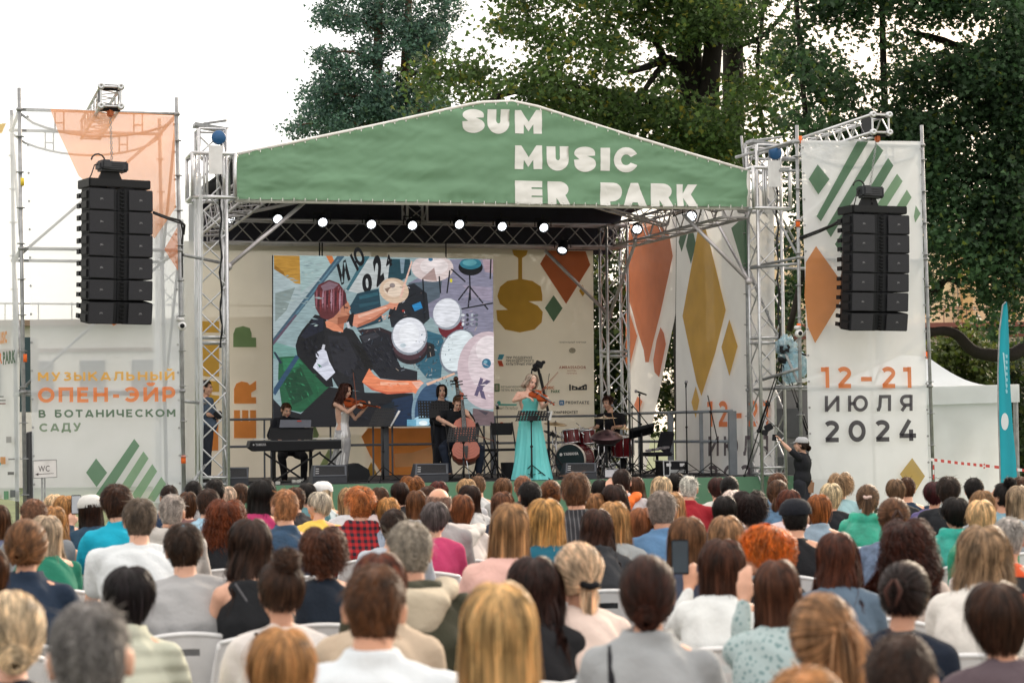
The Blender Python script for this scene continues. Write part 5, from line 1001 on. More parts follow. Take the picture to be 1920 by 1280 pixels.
def shirt_mesh(J, fem=False, sleeve='short', vox=.014, k=1.07, collar='crew', wr=.005, seed=0, long=0, loose=1.):
    mb = MB(); rg = torso_rings(J, fem, k*loose, 1.1*loose); 
    if sleeve == 'none': rg = rg[:-2]+[(J['chest'].lerp(J['neck'], .8), rg[-3][1]*.80, rg[-3][2])]; rg[-3] = (rg[-3][0], rg[-3][1]*.80, rg[-3][2])
    rings(mb, [(c, a*1.05, b*1.08) for c, a, b in rg]); ar = (.88 if fem else .96)*loose
    for q in 'LR': nk_ = J['neck']-(J['neck']-J['chest']).normalized()*.04; cap(mb, [nk_, nk_.lerp(J['sh'+q], .55), J['sh'+q]-Vector((0, 0, .008))] if sleeve != 'none' else [nk_-Vector((0, 0, .03)), nk_.lerp(J['sh'+q], .5)-Vector((0, 0, .01))], [.060*loose, .060*loose, .056*loose] if sleeve != 'none' else [.05, .05])
    for q in 'LR':
        sh, el, w2 = J['sh'+q], J['el'+q], J['wr'+q]
        if sleeve == 'short': e_ = sh.lerp(el, .72); cap(mb, [sh, sh.lerp(el, .4), e_], [.064*ar, .062*ar, .058*ar])
        if sleeve == 'long': cap(mb, [sh, sh.lerp(el, .4), el, el.lerp(w2, .4), el.lerp(w2, .93)], [.064*ar, .060*ar, .053*ar, .048*ar, .037*ar])
        if sleeve == 'puff': cap(mb, [sh, sh.lerp(el, .4), el, el.lerp(w2, .4), el.lerp(w2, .93)], [.075*ar, .075*ar, .068*ar, .06*ar, .045*ar])
    nk = J['neck']; u = (nk-J['chest']).normalized(); bk = -(u.cross((J['shR']-J['shL']).normalized()))
    bk = -bk if False else bk
    F_ = J['HM'] @ Vector((0, 1, 0)); bdir = (J['shR']-J['shL']).normalized().cross(Vector((0, 0, 1)))
    if bdir.dot(J.get('fwd', Vector((0, 1, 0)))) > 0: bdir = -bdir
    if collar == 'hood':
        for i in range(9):
            a = math.pi*i/8; sr = (J['shR']-J['shL']).normalized(); p = nk+sr*math.cos(a)*.10+bdir*(.03+.05*math.sin(a))-Vector((0, 0, .0+.02*math.sin(a))); mb.ball(p, .040+.014*math.sin(a))
        for i in range(5): mb.ball(nk+bdir*(.095-.004*i)-Vector((0, 0, .03+.03*i)), (.085-.012*i, .035, .035))
    if collar in ('collar', 'coat'):
        r_ = .070 if collar == 'collar' else .082
        for i in range(16):
            a = 2*math.pi*i/16; sr = (J['shR']-J['shL']).normalized(); cap(mb, [nk+sr*math.cos(a)*r_+bdir*math.sin(a)*r_-Vector((0, 0, .02)), nk+sr*math.cos(a)*(r_-.008)+bdir*math.sin(a)*(r_-.008)+Vector((0, 0, .028))], [.018, .012], 8)
    return solid(mb, vox, 3, wr, seed=seed)
def legs_mesh(J, vox=.016, loose=1.08, wr=.004, skirt=False):
    mb = MB(); rg = torso_rings(J, False, 1.08, 1.12)[:3]; rings(mb, rg)
    for q in 'LR':
        hp, kn, an = J['hp_'+q], J['kn'+q], J['an'+q]; cap(mb, [hp, hp.lerp(kn, .4), kn, kn.lerp(an, .35), an+(kn-an)*.06], [.095*loose, .086*loose, .066*loose, .06*loose, .05*loose])
    return solid(mb, vox, 3, wr)
def shoes_mesh(J):
    mb = MB()
    for q in 'LR':
        an = J['an'+q]; ft = J.get('ft'+q, Vector((0, 1, 0))).normalized(); cap(mb, [an-Vector((0, 0, .045))-ft*.03, an+ft*.09-Vector((0, 0, .05)), an+ft*.185-Vector((0, 0, .06))], [.045, .044, .032], 10)
    return solid(mb, .012, 2)
# ---- hair: many thin strands over a skull cap ----
def hairmat():
    m = bpy.data.materials.new('hair'); m.use_nodes = True; t = m.node_tree; n = t.nodes; L = t.links.new; b = n['Principled BSDF']
    oi = n.new('ShaderNodeObjectInfo'); g_ = n.new('ShaderNodeNewGeometry'); mr = n.new('ShaderNodeMapRange'); mr.inputs['To Min'].default_value = .4; mr.inputs['To Max'].default_value = 1.6; L(g_.outputs['Random Per Island'], mr.inputs[0])
    no = n.new('ShaderNodeTexNoise'); tc_ = n.new('ShaderNodeTexCoord'); mp = n.new('ShaderNodeMapping'); mp.inputs['Scale'].default_value = (30, 30, 6); L(tc_.outputs['Object'], mp.inputs[0]); L(mp.outputs[0], no.inputs[0]); no.inputs['Scale'].default_value = 1
    m3 = n.new('ShaderNodeMapRange'); m3.inputs['From Min'].default_value = .3; m3.inputs['From Max'].default_value = .7; m3.inputs['To Min'].default_value = .42; m3.inputs['To Max'].default_value = 1.6; L(no.outputs[0], m3.inputs[0])
    mu = n.new('ShaderNodeMath'); mu.operation = 'MULTIPLY'; L(mr.outputs[0], mu.inputs[0]); L(m3.outputs[0], mu.inputs[1])
    vm = n.new('ShaderNodeVectorMath'); vm.operation = 'SCALE'; L(oi.outputs['Color'], vm.inputs[0]); L(mu.outputs[0], vm.inputs['Scale']); L(vm.outputs[0], b.inputs['Base Color'])
    b.inputs['Roughness'].default_value = .42; b.inputs['Specular IOR Level'].default_value = .3
    tr = n.new('ShaderNodeBsdfTranslucent'); L(vm.outputs[0], tr.inputs[0]); mx = n.new('ShaderNodeMixShader'); mx.inputs[0].default_value = .38; L(b.outputs[0], mx.inputs[1]); L(tr.outputs[0], mx.inputs[2]); L(mx.outputs[0], n['Material Output'].inputs[0]); return m
HAIR = hairmat()
SKIN = mat('skin', (1, 1, 1), .5, objcol=True, var=.10, scale=14, spec=.35); CLOTH = mat('cloth', (1, 1, 1), .85, objcol=True, var=.10, scale=7, bump=.25, bscale=40, spec=.25)
SC = np.array([0, -.012, .026]); SR = np.array([.077, .096, .091])
def hair_mesh(style, seed=0, M=None, c=(0, 0, 0), s=1, n=1500, wd=.006, face=-1):
    """style dict: L length below skull, vol, wave, freq, curl, spread, kind"""
    r = np.random.RandomState(seed+17); kd = style['kind']; V = []; F = []; nv = 0
    cr = np.array([0, -.30, .95]); cr /= np.linalg.norm(cr)
    fx = np.array([1., 0, 0]); fz = np.cross(fx, cr)          # fz: tangential, pointing back(-y)
    if fz[1] > 0: fz = -fz
    def surf(d, off):
        q = SC+d*(SR+off)
        if d[2] < 0: q[2] = SC[2]+d[2]*(.122+off)
        return q
    def add(pts, w0, w1=.3):
        nonlocal nv
        pts = np.asarray(pts); k = len(pts); t = np.gradient(pts, axis=0); out = pts-np.array([0, -.01, min(.0, 0)]); out[:, 2] *= .35; side = np.cross(t, out); ln = np.linalg.norm(side, axis=1)[:, None]; side = side/np.maximum(ln, 1e-8)
        w = (w0*(1-(1-w1)*np.linspace(0, 1, k)**2)/2)[:, None]
        out /= np.maximum(np.linalg.norm(out, axis=1)[:, None], 1e-8); tw = r.uniform(-.4, .4)*w
        V.append(np.stack([pts-side*w-out*tw, pts+side*w+out*tw], 1).reshape(-1, 3)); b = nv+np.arange(k-1)*2; F.append(np.stack([b, b+1, b+3, b+2], 1)); nv += 2*k
    def isface(d): return d[1] > .55 and d[2] < .62 or (d[1] > .1 and d[2] < -.15) or d[2] < style.get('nape', -.72)
    # skull cap
    nu, nw = 28, 16; g = []
    for j in range(nw+1):
        for i in range(nu):
            a = 2*np.pi*i/nu; b_ = np.pi*j/nw*.72; d = np.array([np.sin(b_)*np.cos(a), np.sin(b_)*np.sin(a), np.cos(b_)]); g.append(d)
    V.append(np.array([surf(d, .002) for d in g])); fs = []
    for j in range(nw):
        for i in range(nu):
            q = (j*nu+i, j*nu+(i+1) % nu, (j+1)*nu+(i+1) % nu, (j+1)*nu+i)
            dd = sum(g[k] for k in q)/4; 
            hide = isface(dd) or (kd == 'bald' and dd[2] > .25)
            if not hide: fs.append(q)
    F.append(np.array(fs)); nv += len(g)
    vol = style.get('vol', .01); L_ = style.get('L', .2); wv = style.get('wave', 0); fq = style.get('freq', 20); cu = style.get('curl', 0); sp = style.get('spread', 0)
    for i in range(n):
        ph = r.uniform(0, 6.28); off = r.uniform(.002, .006+vol) if kd != 'curly' else r.uniform(.002, .01+vol)
        if kd in ('long', 'bob', 'curly'):
            az = r.uniform(-np.pi, np.pi)*.80                     # 0 = straight back
            a0 = r.uniform(0, 1)**.8*1.35; ae = 1.62+.1*np.cos(az)
            if abs(az) > 1.9: a0 = min(a0, .7)
            aa = np.linspace(a0, max(ae, a0+.05), 8)
            nc_ = 34; cz = (np.floor(az/np.pi/.8*nc_/2+.5)*2/nc_+.012*np.sin(i % 7))*np.pi*.8; cl = style.get('clump', .62); off = off*(.75+.5*abs(np.sin(cz*53)))
            def hdir(k_): z_ = az+(cz-az)*cl*k_; return fz*np.cos(z_)+fx*np.sin(z_)
            pts = [surf(cr*np.cos(a)+hdir(k_/7)*np.sin(a), off*min(1, .4+a*.7)) for k_, a in enumerate(aa)]; ph = ph*.3+cz*7; Lc = .9+.16*np.sin(cz*29)
            p = pts[-1].copy(); Lk_ = (L_*r.uniform(.82, 1.05) if kd != 'bob' else L_*r.uniform(.88, 1.04))*Lc; m_ = max(3, int(Lk_/.035)); o2 = np.array([p[0], p[1], 0]); hl = np.linalg.norm(o2)+1e-6; o2 = o2/hl
            if p[1] > .03: o2 = np.array([np.sign(p[0]), -.2, 0])
            st_ = Lk_/m_
            for k in range(1, m_+1):
                f = k/m_; q = p.copy(); q[2] -= st_*k; q[:2] += o2[:2]*(sp*f)+(-o2[:2]*style.get('inn', 0)*f*f)
                q[0] *= 1-style.get('taper', 0)*f
                if q[2] < -.13 and kd != 'bob' and style.get('push', 1): e_ = min(1, (-.13-q[2])/.06); q[1] = q[1]*(1-e_)+min(q[1], -.115-off-.02*abs(np.sin(ph)))*e_
                pts.append(q)
            pts = np.array(pts)
        elif kd in ('short', 'bald', 'undercut'):
            while True:
                d = r.normal(size=3); d /= np.linalg.norm(d)
                if isface(d): continue
                if d[2] < -.12 and abs(d[0]) > .8 or (kd != 'bald' and style.get('mess', 1) < 1.55 and d[2] < .18 and abs(d[0]) > .84 and d[1] > -.45): continue
                if kd == 'bald' and d[2] > .35+.1*r.rand(): continue
                break
            az = np.arctan2(d @ fx, d @ fz); a0 = np.arccos(np.clip(d @ cr, -1, 1)); hd = fz*np.cos(az)+fx*np.sin(az); az2 = az+r.uniform(-.25, .25)*style.get('mess', 1)
            h2 = fz*np.cos(az2)+fx*np.sin(az2); l_ = style.get('L', .03)*r.uniform(.7, 1.2)*(1 if d[2] > .2 or kd != 'undercut' else .3)*(1 if d[2] > -.1 else .5)
            aa = np.linspace(a0, a0+l_/.095, 4); th = style.get('lift', .012)*(1 if d[2] > .1 else .45)
            pts = np.array([surf(cr*np.cos(a)+(hd*(1-k/3)+h2*(k/3))*np.sin(a), .003+th*(k/3)**.6+vol*max(0, d[2]+.25)) for k, a in enumerate(aa)])
        else:                                                     # gathered hair: bun or tail
            B = np.array(style['B'], float); B /= np.linalg.norm(B)
            while True:
                d = r.normal(size=3); d /= np.linalg.norm(d)
                if not isface(d): break
            om = np.arccos(np.clip(d @ B, -1, 1)); tt = np.linspace(0, .97, 8)
            pts = np.array([surf((np.sin((1-t)*om)*d+np.sin(t*om)*B)/max(np.sin(om), 1e-3), off*(1-.5*t)+.004*np.sin(np.pi*t)) for t in tt])
        if i % 14 == 0 and kd != 'bald': k = len(pts); pts = np.array(pts); pts += (r.normal(size=3)*.012)[None]*(np.linspace(0, 1, k)**1.5)[:, None]+(pts-SC)*.06*np.linspace(.2, 1, k)[:, None]
        if wv or cu:
            k = len(pts); q = np.linspace(0, 1, k); s_ = np.cumsum(np.r_[0, np.linalg.norm(np.diff(pts, axis=0), axis=1)]); amp = np.minimum(1, s_/.12)
            if cu:
                pn = np.linspace(0, 1, k*3); pts = np.stack([np.interp(pn, q, pts[:, j]) for j in range(3)], 1); s_ = np.interp(pn, q, s_); amp = np.interp(pn, q, amp); pts[:, 0] += cu*np.cos(s_*fq+ph)*amp; pts[:, 1] += cu*np.sin(s_*fq+ph)*amp; pts[:, 2] += cu*.5*np.sin(s_*fq*1.3+ph*2)*amp
            else:
                g_ = ph*.25; pts[:, 0] += wv*np.sin(s_*fq+g_)*amp; pts[:, 1] += wv*.5*np.cos(s_*fq+g_)*amp
        add(pts, wd*r.uniform(.6, 1.3)*(1.3 if kd in ('long', 'bob') else 1))
    if kd in ('bun', 'tail', 'knot', 'twist'):
        B = np.array(style['B'], float); B /= np.linalg.norm(B); bp = surf(B, .0); R_ = style.get('R', .035); n2 = 420
        if kd != 'tail':
            ctr = bp+B*R_*.7
            for i in range(n2):
                ax = r.normal(size=3); ax /= np.linalg.norm(ax); ax = ax*.5+B; ax /= np.linalg.norm(ax); e1_ = np.cross(ax, [0.3, .2, 1]); e1_ /= np.linalg.norm(e1_); e2_ = np.cross(ax, e1_); rr = R_*r.uniform(.55, 1.08); lift = r.uniform(-.8, .8)*R_; rr2 = np.sqrt(max(R_*R_*1.1-lift*lift, 1e-5))*r.uniform(.85, 1.05); a0 = r.uniform(0, 6.28); an = np.linspace(a0, a0+2.4, 8)
                add(ctr+ax*lift+(e1_*np.cos(an)[:, None]+e2_*np.sin(an)[:, None])*rr2+(r.normal(size=(8, 3))*style.get('mess', .15)*.008), wd*1.2)
        if kd == 'tail' or kd == 'twist':
            L2 = style.get('T', .2)
            for i in range(n2):
                o_ = r.normal(size=3)*.012; k = 10; t = np.linspace(0, 1, k); base = bp+B*.012; p = base[None]+np.outer(np.sin(t*1.3), B*.03)+np.outer(t, [0, 0, -L2*r.uniform(.75, 1)]); p[:, 0] += np.sin(t*7)*.004; wdt = np.sin(np.pi*np.minimum(t*.8+.15, 1))*style.get('R', .03); p += (o_/.012*.5)[None]*wdt[:, None]; add(p, wd*1.1)
    V = np.concatenate(V)*s; F_ = [f for f in F if len(f)]; F_ = np.concatenate(F_)
    if M is not None: V = V @ np.array(M).T
    V = V+np.array(c); me = bpy.data.meshes.new('hair'); me.vertices.add(len(V)); me.vertices.foreach_set('co', V.astype(np.float32).ravel()); nf = len(F_); me.loops.add(nf*4); me.loops.foreach_set('vertex_index', F_.astype(np.int32).ravel()); me.polygons.add(nf); me.polygons.foreach_set('loop_start', np.arange(0, nf*4, 4, dtype=np.int32)); me.update(calc_edges=True); me.polygons.foreach_set('use_smooth', [True]*nf); me.materials.append(HAIR); me.update(); return me
STY = dict(
 short=dict(kind='short', L=.030, lift=.009, vol=.002, nape=-.80), crop=dict(kind='short', L=.016, lift=.006, vol=.002, nape=-.76), thick=dict(kind='short', L=.045, lift=.016, vol=.007, nape=-.84, mess=1.6), brush=dict(kind='undercut', L=.045, lift=.028, vol=.014, nape=-.76, mess=1.5),
 bald=dict(kind='bald', L=.018, lift=.005, vol=.001, nape=-.74), bob=dict(kind='bob', L=.095, vol=.009, inn=.035, wave=.004, freq=16), bobs=dict(kind='bob', L=.05, vol=.010, inn=.03, wave=.003, freq=14), layer=dict(kind='bob', L=.15, vol=.016, inn=.0, spread=.02, wave=.010, freq=26),
 longbob=dict(kind='bob', L=.20, vol=.014, inn=.008, wave=.001, freq=8), long=dict(kind='long', L=.38, vol=.010, wave=.006, freq=14, spread=.015), longs=dict(kind='long', L=.56, vol=.007, wave=.003, freq=8, spread=.022), longw=dict(kind='long', L=.52, vol=.014, wave=.013, freq=24, spread=.045), mid=dict(kind='long', L=.24, vol=.014, wave=.006, freq=18, spread=.01),
 curl=dict(kind='curly', L=.18, vol=.05, curl=.012, freq=95, spread=.05), curls=dict(kind='curly', L=.07, vol=.035, curl=.012, freq=110, spread=.01), bigcurl=dict(kind='curly', L=.42, vol=.045, curl=.013, freq=80, spread=.09), afro=dict(kind='curly', L=.05, vol=.045, curl=.010, freq=120, spread=.0),
 bun=dict(kind='bun', B=(0, -.9, -.25), R=.036), lowbun=dict(kind='bun', B=(0, -.85, -.5), R=.040), highbun=dict(kind='knot', B=(0, -.45, .85), R=.045, mess=.9), tail=dict(kind='tail', B=(.1, -.97, .1), T=.22, R=.03), lowtail=dict(kind='tail', B=(.15, -.9, -.4), T=.14, R=.028), twist=dict(kind='twist', B=(.1, -.95, .3), T=.14, R=.035), sidetail=dict(kind='tail', B=(.55, -.8, .12), T=.26, R=.05), claw=dict(kind='knot', B=(.05, -.95, .15), R=.034))
# ================= band =================
def figure(name_label, base, J, fem, skin, hairstyle, haircol, top=None, topcol=(.01, .01, .012), legcol=(.012, .013, .018), legs=True, s=1., hs=0, face=True, lips=None, collar='crew', brow=(.03, .02, .015), wr=.005, loose=1., n=1300):
    o = thing('person', name_label, 'person', base); J = dict(J); J.setdefault('fwd', Vector((0, -1, 0)))
    bs = Vector(base); Jl = {k: (v-bs if isinstance(v, Vector) and k[:2] in ('pe', 'ch', 'ne', 'he', 'sh', 'el', 'wr', 'hp_'[:3], 'kn', 'an') and k not in ('hpL', 'hpR') else v) for k, v in J.items()}
    for q in 'LR': Jl['hp_'+q] = J['hp_'+q]-bs
    def add(me, nm, m_, c): me.materials.clear(); me.materials.append(m_); ob = link(me, nm, o); ob.color = (*c, 1); return ob
    add(body_mesh(Jl, fem, .0065, s, legs=legs), 'body', SKIN, skin)
    if top: add(shirt_mesh(Jl, fem, top, .011, collar=collar, wr=wr, loose=loose), 'shirt', CLOTH, topcol)
    if legs: add(legs_mesh(Jl), 'trousers', CLOTH, legcol); add(shoes_mesh(Jl), 'shoes', CLOTH, (.02, .02, .02))
    h = hair_mesh(STY[hairstyle] if isinstance(hairstyle, str) else hairstyle, hs, Jl['HM'], Jl['head'], s, n=n, wd=.006); ob = link(h, 'hair', o); ob.color = (*haircol, 1)
    if face: face_parts(o, J['head'], J['HM'], s, brow, lips)
    return o, add
SK = (.62, .36, .26); SK2 = (.66, .40, .30)
def JJ(base, Y, pts, **kw):                  # joints traced at photo columns and rows, each with its own depth
    J = {k: P(v[0], v[1], Y+v[2]) for k, v in pts.items()}; J.update(kw); return J
ztr5 = lambda X, Y: (460+X/5.12, 680+Y/5.12); ztr6 = lambda X, Y: (740+X/4.74, 660+Y/4.74); ztr7 = lambda X, Y: (1020+X/5.567, 700+Y/5.567)
SATIN = mat('turquoise_satin', (.14, .60, .61), .38, 0, .08, 4, .1, 20); SILV = mat('silver_satin', (.62, .62, .63), .26, .35, .1, 5, .15, 20)
WOOD = mat('violin_varnish', (.36, .07, .02), .25, 0, .15, 10, stretch=(1, 1, 6)); CWOOD = mat('cello_varnish', (.42, .11, .07), .25, 0, .15, 6); EBONY = mat('ebony', (.012, .011, .012), .35)
def fiddle(name, lab, cat, C, ax, nrm, L, W, D, neckL, m_=WOOD, bow=None, base=None):
    """C: tail end of the body, ax: towards the scroll, nrm: belly normal"""
    ax = Vector(ax).normalized(); nrm = (Vector(nrm)-ax*Vector(nrm).dot(ax)).normalized(); sd_ = ax.cross(nrm); C = Vector(C)
    o = thing(name, lab, cat, C); prof = [(0, .12), (.03, .62), (.12, .93), (.24, 1.0), (.36, .86), (.45, .60), (.52, .56), (.60, .66), (.70, .80), (.82, .80), (.93, .58), (.985, .25), (1, .1)]
    pts = [C+ax*u*L+sd_*w_*W/2 for u, w_ in prof]+[C+ax*u*L-sd_*w_*W/2 for u, w_ in prof[::-1]]
    m = MB(); m.prism([p-nrm*D/2 for p in pts], nrm*D)
    for k in range(4): f = 1-.13*k; m.prism([C+ax*L*.5+(p-C-ax*L*.5)*(1-.12*(k+1))+nrm*(D/2-.001+D*.045*k) for p in pts], nrm*D*.05)
    body = m.build('body', m_, o)
    m = MB()
    for sg in (-1, 1): m.tube([C+ax*L*.36+sd_*sg*W*.17+nrm*D*.72, C+ax*L*.56+sd_*sg*W*.13+nrm*D*.72], W*.012, 5)
    sub(m, 'sound_holes', EBONY, body)
    N0 = C+ax*L*.97+nrm*D*.5; N1 = C+ax*(L+neckL)+nrm*D*.45
    m = MB(); m.tube([N0-nrm*D*.2, N1-nrm*D*.1], [W*.07, W*.06], 8); m.tube([N1, N1+ax*neckL*.35-nrm*D*.3], [W*.06, W*.05], 8); m.ball(N1+ax*neckL*.42-nrm*D*.35, W*.085); m.build('neck', m_, o, True)
    m = MB(); f0 = C+ax*L*.68+nrm*D*1.1; m.prism([f0-sd_*W*.09, f0+sd_*W*.09, N1+sd_*W*.055+nrm*D*.2, N1-sd_*W*.055+nrm*D*.2], nrm*D*.12); m.prism([C+sd_*W*.03+nrm*D*.8, C-sd_*W*.03+nrm*D*.8, C+ax*L*.28-sd_*W*.09+nrm*D*.9, C+ax*L*.28+sd_*W*.09+nrm*D*.9], nrm*D*.1)
    for q in range(4): m.tube([N1+ax*neckL*(.12+.07*q)-sd_*W*.2*(1 if q % 2 else -1), N1+ax*neckL*(.12+.07*q)], W*.022, 5)
    m.box(C+ax*L*.44+nrm*D*1.0, (W*.2, W*.03, D*.7), Matrix((sd_, ax, nrm)).transposed()); m.build('fingerboard', EBONY, o)
    m = MB()
    for q in range(4): m.tube([C+ax*L*.25+sd_*W*(q-1.5)*.04+nrm*D*1.05, C+ax*L*.44+sd_*W*(q-1.5)*.045+nrm*D*1.38, N1+sd_*W*(q-1.5)*.02+nrm*D*.36], W*.004, 3, False)
    m.build('strings', CHROME, o); return o
def bow(lab, A_, B_):
    m = MB(); d = (B_-A_); m.tube([A_, A_+d*.5+Vector((0, 0, .006)), B_], [.006, .005, .0035], 6); m.tube([A_+d*.02+Vector((.012, 0, -.012)), B_+Vector((.006, 0, -.008))], .003, 4); m.box(A_+d*.05, (.02, .012, .03)); return tag(m.build('bow', mat('bow_wood', (.22, .06, .03), .4), None), lab, 'bow')
def stand_base(m, p, h=.28, r=.3, n=3, a0=.5, th=.008):
    p = Vector((p.x, p.y, SZ)); 
    for k in range(n):
        a = a0+2*math.pi*k/n; e_ = p+Vector((math.cos(a)*r, math.sin(a)*r, .012)); m.tube([p+Vector((0, 0, h)), e_], th, 6); m.tube([p+Vector((0, 0, h*.35)), (p+Vector((0, 0, h))).lerp(e_, .55)], th*.7, 5); m.ball(e_, .014)
def music_stand(lab, t, c4, post, paper=None, face_cam=True, lean=.12):
    o = thing('music_stand', lab, 'music stand', foot(post[0][0], t), 'black perforated music stands on the stage')
    pts = [PT(x, y, t+(lean if i in (1, 2) else 0)) for i, (x, y) in enumerate(c4)]   # bl, tl, tr, br
    u = pts[3]-pts[0]; v = pts[1]-pts[0]; n_ = u.cross(v).normalized(); 
    m = MB(); nx, ny = 11, 6; e_ = .006
    # perforated plate: bars around rows of slots
    for j in range(ny+1):
        a_ = j/ny; lo = max(0, a_-.047); hi = min(1, a_+.047)
        q = [pts[0]+u*0+v*lo, pts[0]+u+v*lo, pts[0]+u+v*hi, pts[0]+v*hi]; m.prism(q, n_*.003)
    for i in range(nx+1):
        a_ = i/nx; lo = max(0, a_-.026); hi = min(1, a_+.026)
        q = [pts[0]+u*lo, pts[0]+u*hi, pts[0]+u*hi+v, pts[0]+u*lo+v]; m.prism([p_+n_*.001 for p_ in q], n_*.003)
    m.prism([pts[0]+u*.36+v*.0, pts[0]+u*.64, pts[0]+u*.64+v*.42, pts[0]+u*.36+v*.42], n_*.0055); m.box((pts[0]+pts[3])/2+Vector((0, .03, 0)), ((u.length), .06, .012), Matrix.Rotation(math.atan2(u.y, u.x), 3, 'Z')); m.build('desk', BLK, o)
    m = MB(); a_ = PT(post[0][0], post[0][1], t+.04); b_ = Vector((a_.x, a_.y, SZ+.03)); m.tube([a_, a_.lerp(b_, .5)], .010, 8); m.tube([a_.lerp(b_, .45), b_], .015, 8); m.ball(a_.lerp(b_, .45), .024); m.box(a_+Vector((0, 0, .01)), (.05, .05, .07)); m.build('post', BLK, o, True)
    m = MB(); stand_base(m, a_, .24, .30, 3, .4); m.build('tripod', BLK, o)
    if paper:
        m = MB(); q = [PT(x, y, t+.10) for x, y in paper]; m.prism(q, SV*.004); tag(m.build('sheet_music', mat('paper', (.72, .72, .74), .8), None), 'white sheets on the stand '+(' '.join(lab.split()[3:])), 'sheet music')
    return o
music_stand('black music stand beside the violinist in silver', .5, [(690, 799), (705, 765), (749, 768), (731, 799)], [(718, 800)], [(731, 799), (734, 799), (751, 770), (747, 769)])
music_stand('black music stand before the long-haired bassist', 1.9, [(785, 783), (783, 751), (836, 751), (843, 783)], [(813, 783)])
music_stand('black music stand in front of the seated cellist', .25, [(838, 828), (842, 801), (899, 801), (896, 827)], [(869, 828)])
music_stand('black music stand before the violinist in turquoise', .12, [(967, 788), (972, 770), (1029, 771), (1028, 788)], [(996, 788)], [(1028, 788), (1027, 771), (1036, 770), (1033, 787)])
# --- violinist in turquoise ---
Y = 33.35; b = foot(997, .55); b.y = Y
hc_ = P(996.5, 716.5, Y); Fh = Vector((.42, -1, -.32)); HM = frame(Fh, Vector((.30, 0, 1)))
J = JJ(b, Y, dict(pelvis=(994, 786, .02), chest=(991, 752, .02), neck=(991, 735, 0.0), shL=(972.5, 738.5, .0), shR=(1010, 738, .04), elL=(963.5, 751, -.16), wrL=(987, 743.5, -.32), elR=(1017, 764, -.14), wrR=(1026, 757, -.40), hp_L=(984, 792, 0), hp_R=(1003, 792, 0), knL=(984, 842, -.02), knR=(1004, 842, -.02), anL=(984, 889, 0), anR=(1004, 889, 0)), head=hc_, HM=HM, ftL=Vector((0, -1, 0)), ftR=Vector((.2, -1, 0)))
J['hdL'] = Vector((.9, -.2, -.25)); J['hpL'] = Vector((.1, .1, -1)); J['hcL'] = .45; J['hdR'] = Vector((.35, -.25, .75)); J['hpR'] = Vector((-.9, .2, .2)); J['hcR'] = .9
o, add = figure('blonde woman in strapless turquoise gown playing a violin at centre stage', b, J, True, (.70, .42, .33), dict(kind='long', L=.12, vol=.02, wave=.012, freq=26, spread=.03, push=0), (.62, .52, .44), None, s=.98, legs=True, legcol=(.13, .62, .58), lips=(.5, .12, .12))
def gown(prof, m_, folds, o, amp, n=96, seed=0, mat_name='gown'):
    vs = []; fs = []; bs = Vector(o['_w']); rows = []
    for i in range(len(prof)-1):
        for k in range(6): q = k/6; a_, b_ = prof[i], prof[i+1]; q2 = q; rows.append([a_[j]*(1-q2)+b_[j]*q2 for j in range(len(a_))])
    rows.append(prof[-1])
    for cx, cy, w_, d_, f_, dy in rows:
        c_ = P(cx, cy, Y+dy)
        for k in range(n):
            t = 2*math.pi*k/n; fo = 1+f_*amp*(math.sin(t*folds+2*math.sin(t*2+seed)+.9*math.sin(cy*.045+seed+t))+.5*math.sin(t*folds*1.7+seed+.02*cy)+.35*math.sin(t*3+cy*.06)); vs.append(c_-bs+Vector((math.cos(t)*w_*fo, math.sin(t)*d_*fo, 0)))
    R_ = len(rows)
    for i in range(R_-1):
        for k in range(n): fs.append((i*n+k, i*n+(k+1) % n, (i+1)*n+(k+1) % n, (i+1)*n+k))
    me = bpy.data.meshes.new('dress'); me.from_pydata(vs, [], fs); me.materials.append(m_); me.polygons.foreach_set('use_smooth', [True]*len(fs)); return link(me, 'dress', o)
gown([(992, 744, .150, .125, 0, .01), (992, 753, .152, .13, 0, .01), (992.5, 768, .125, .11, 0, .01), (993, 773, .122, .11, .1, .01), (994, 785, .165, .14, .5, .01), (995, 815, .20, .18, .8, 0), (996, 860, .255, .23, 1, 0), (997, 898.5, .315, .29, 1.2, 0)], SATIN, 13, o, .055, 140)
m = MB()
for w0, y0 in ((.131, 769.5), (.128, 771.5)):
    c_ = P(992.7, y0, Y+.01); m.tube([c_+Vector((math.cos(t*.314)*w0, math.sin(t*.314)*.118, 0)) for t in range(21)], .008, 5, False)
m.build('waistband', SATIN, o, True)
va = P(997.5, 735, Y-.14); vb = P(1027, 752, Y-.46)
fiddle('violin', 'reddish violin held by the woman in turquoise', 'violin', va, vb-va, Vector((.15, -.75, .65)), .37, .215, .038, .15)
bow('violin bow rising beside the woman in turquoise', P(1013, 735, Y-.2), P(1046, 697, Y+.1))
# --- violinist in silver ---
Y = 34.4; b = foot(638, 1.55); b.y = Y; b.z = SZ
X5 = lambda X, Y_, d: (*ztr5(X, Y_), d)
J = JJ(b, Y, dict(pelvis=X5(930, 690, .02), chest=X5(925, 480, .02), neck=X5(912, 375, 0), shL=X5(868, 395, -.05), shR=X5(952, 400, .12), elL=X5(985, 475, -.26), wrL=X5(1062, 412, -.22), elR=X5(1055, 538, .02), wrR=X5(1160, 425, -.10), hp_L=X5(905, 740, 0), hp_R=X5(955, 740, 0), knL=X5(900, 930, 0), knR=X5(950, 930, 0), anL=X5(890, 1100, .0), anR=X5(930, 1100, 0)), head=P(*ztr5(963, 272), Y-.02), HM=frame(Vector((.8, -.55, -.30)), Vector((.15, 0, 1))), ftL=Vector((.5, -1, 0)), ftR=Vector((.6, -1, 0)), fwd=Vector((.7, -.7, 0)), bk=.72)
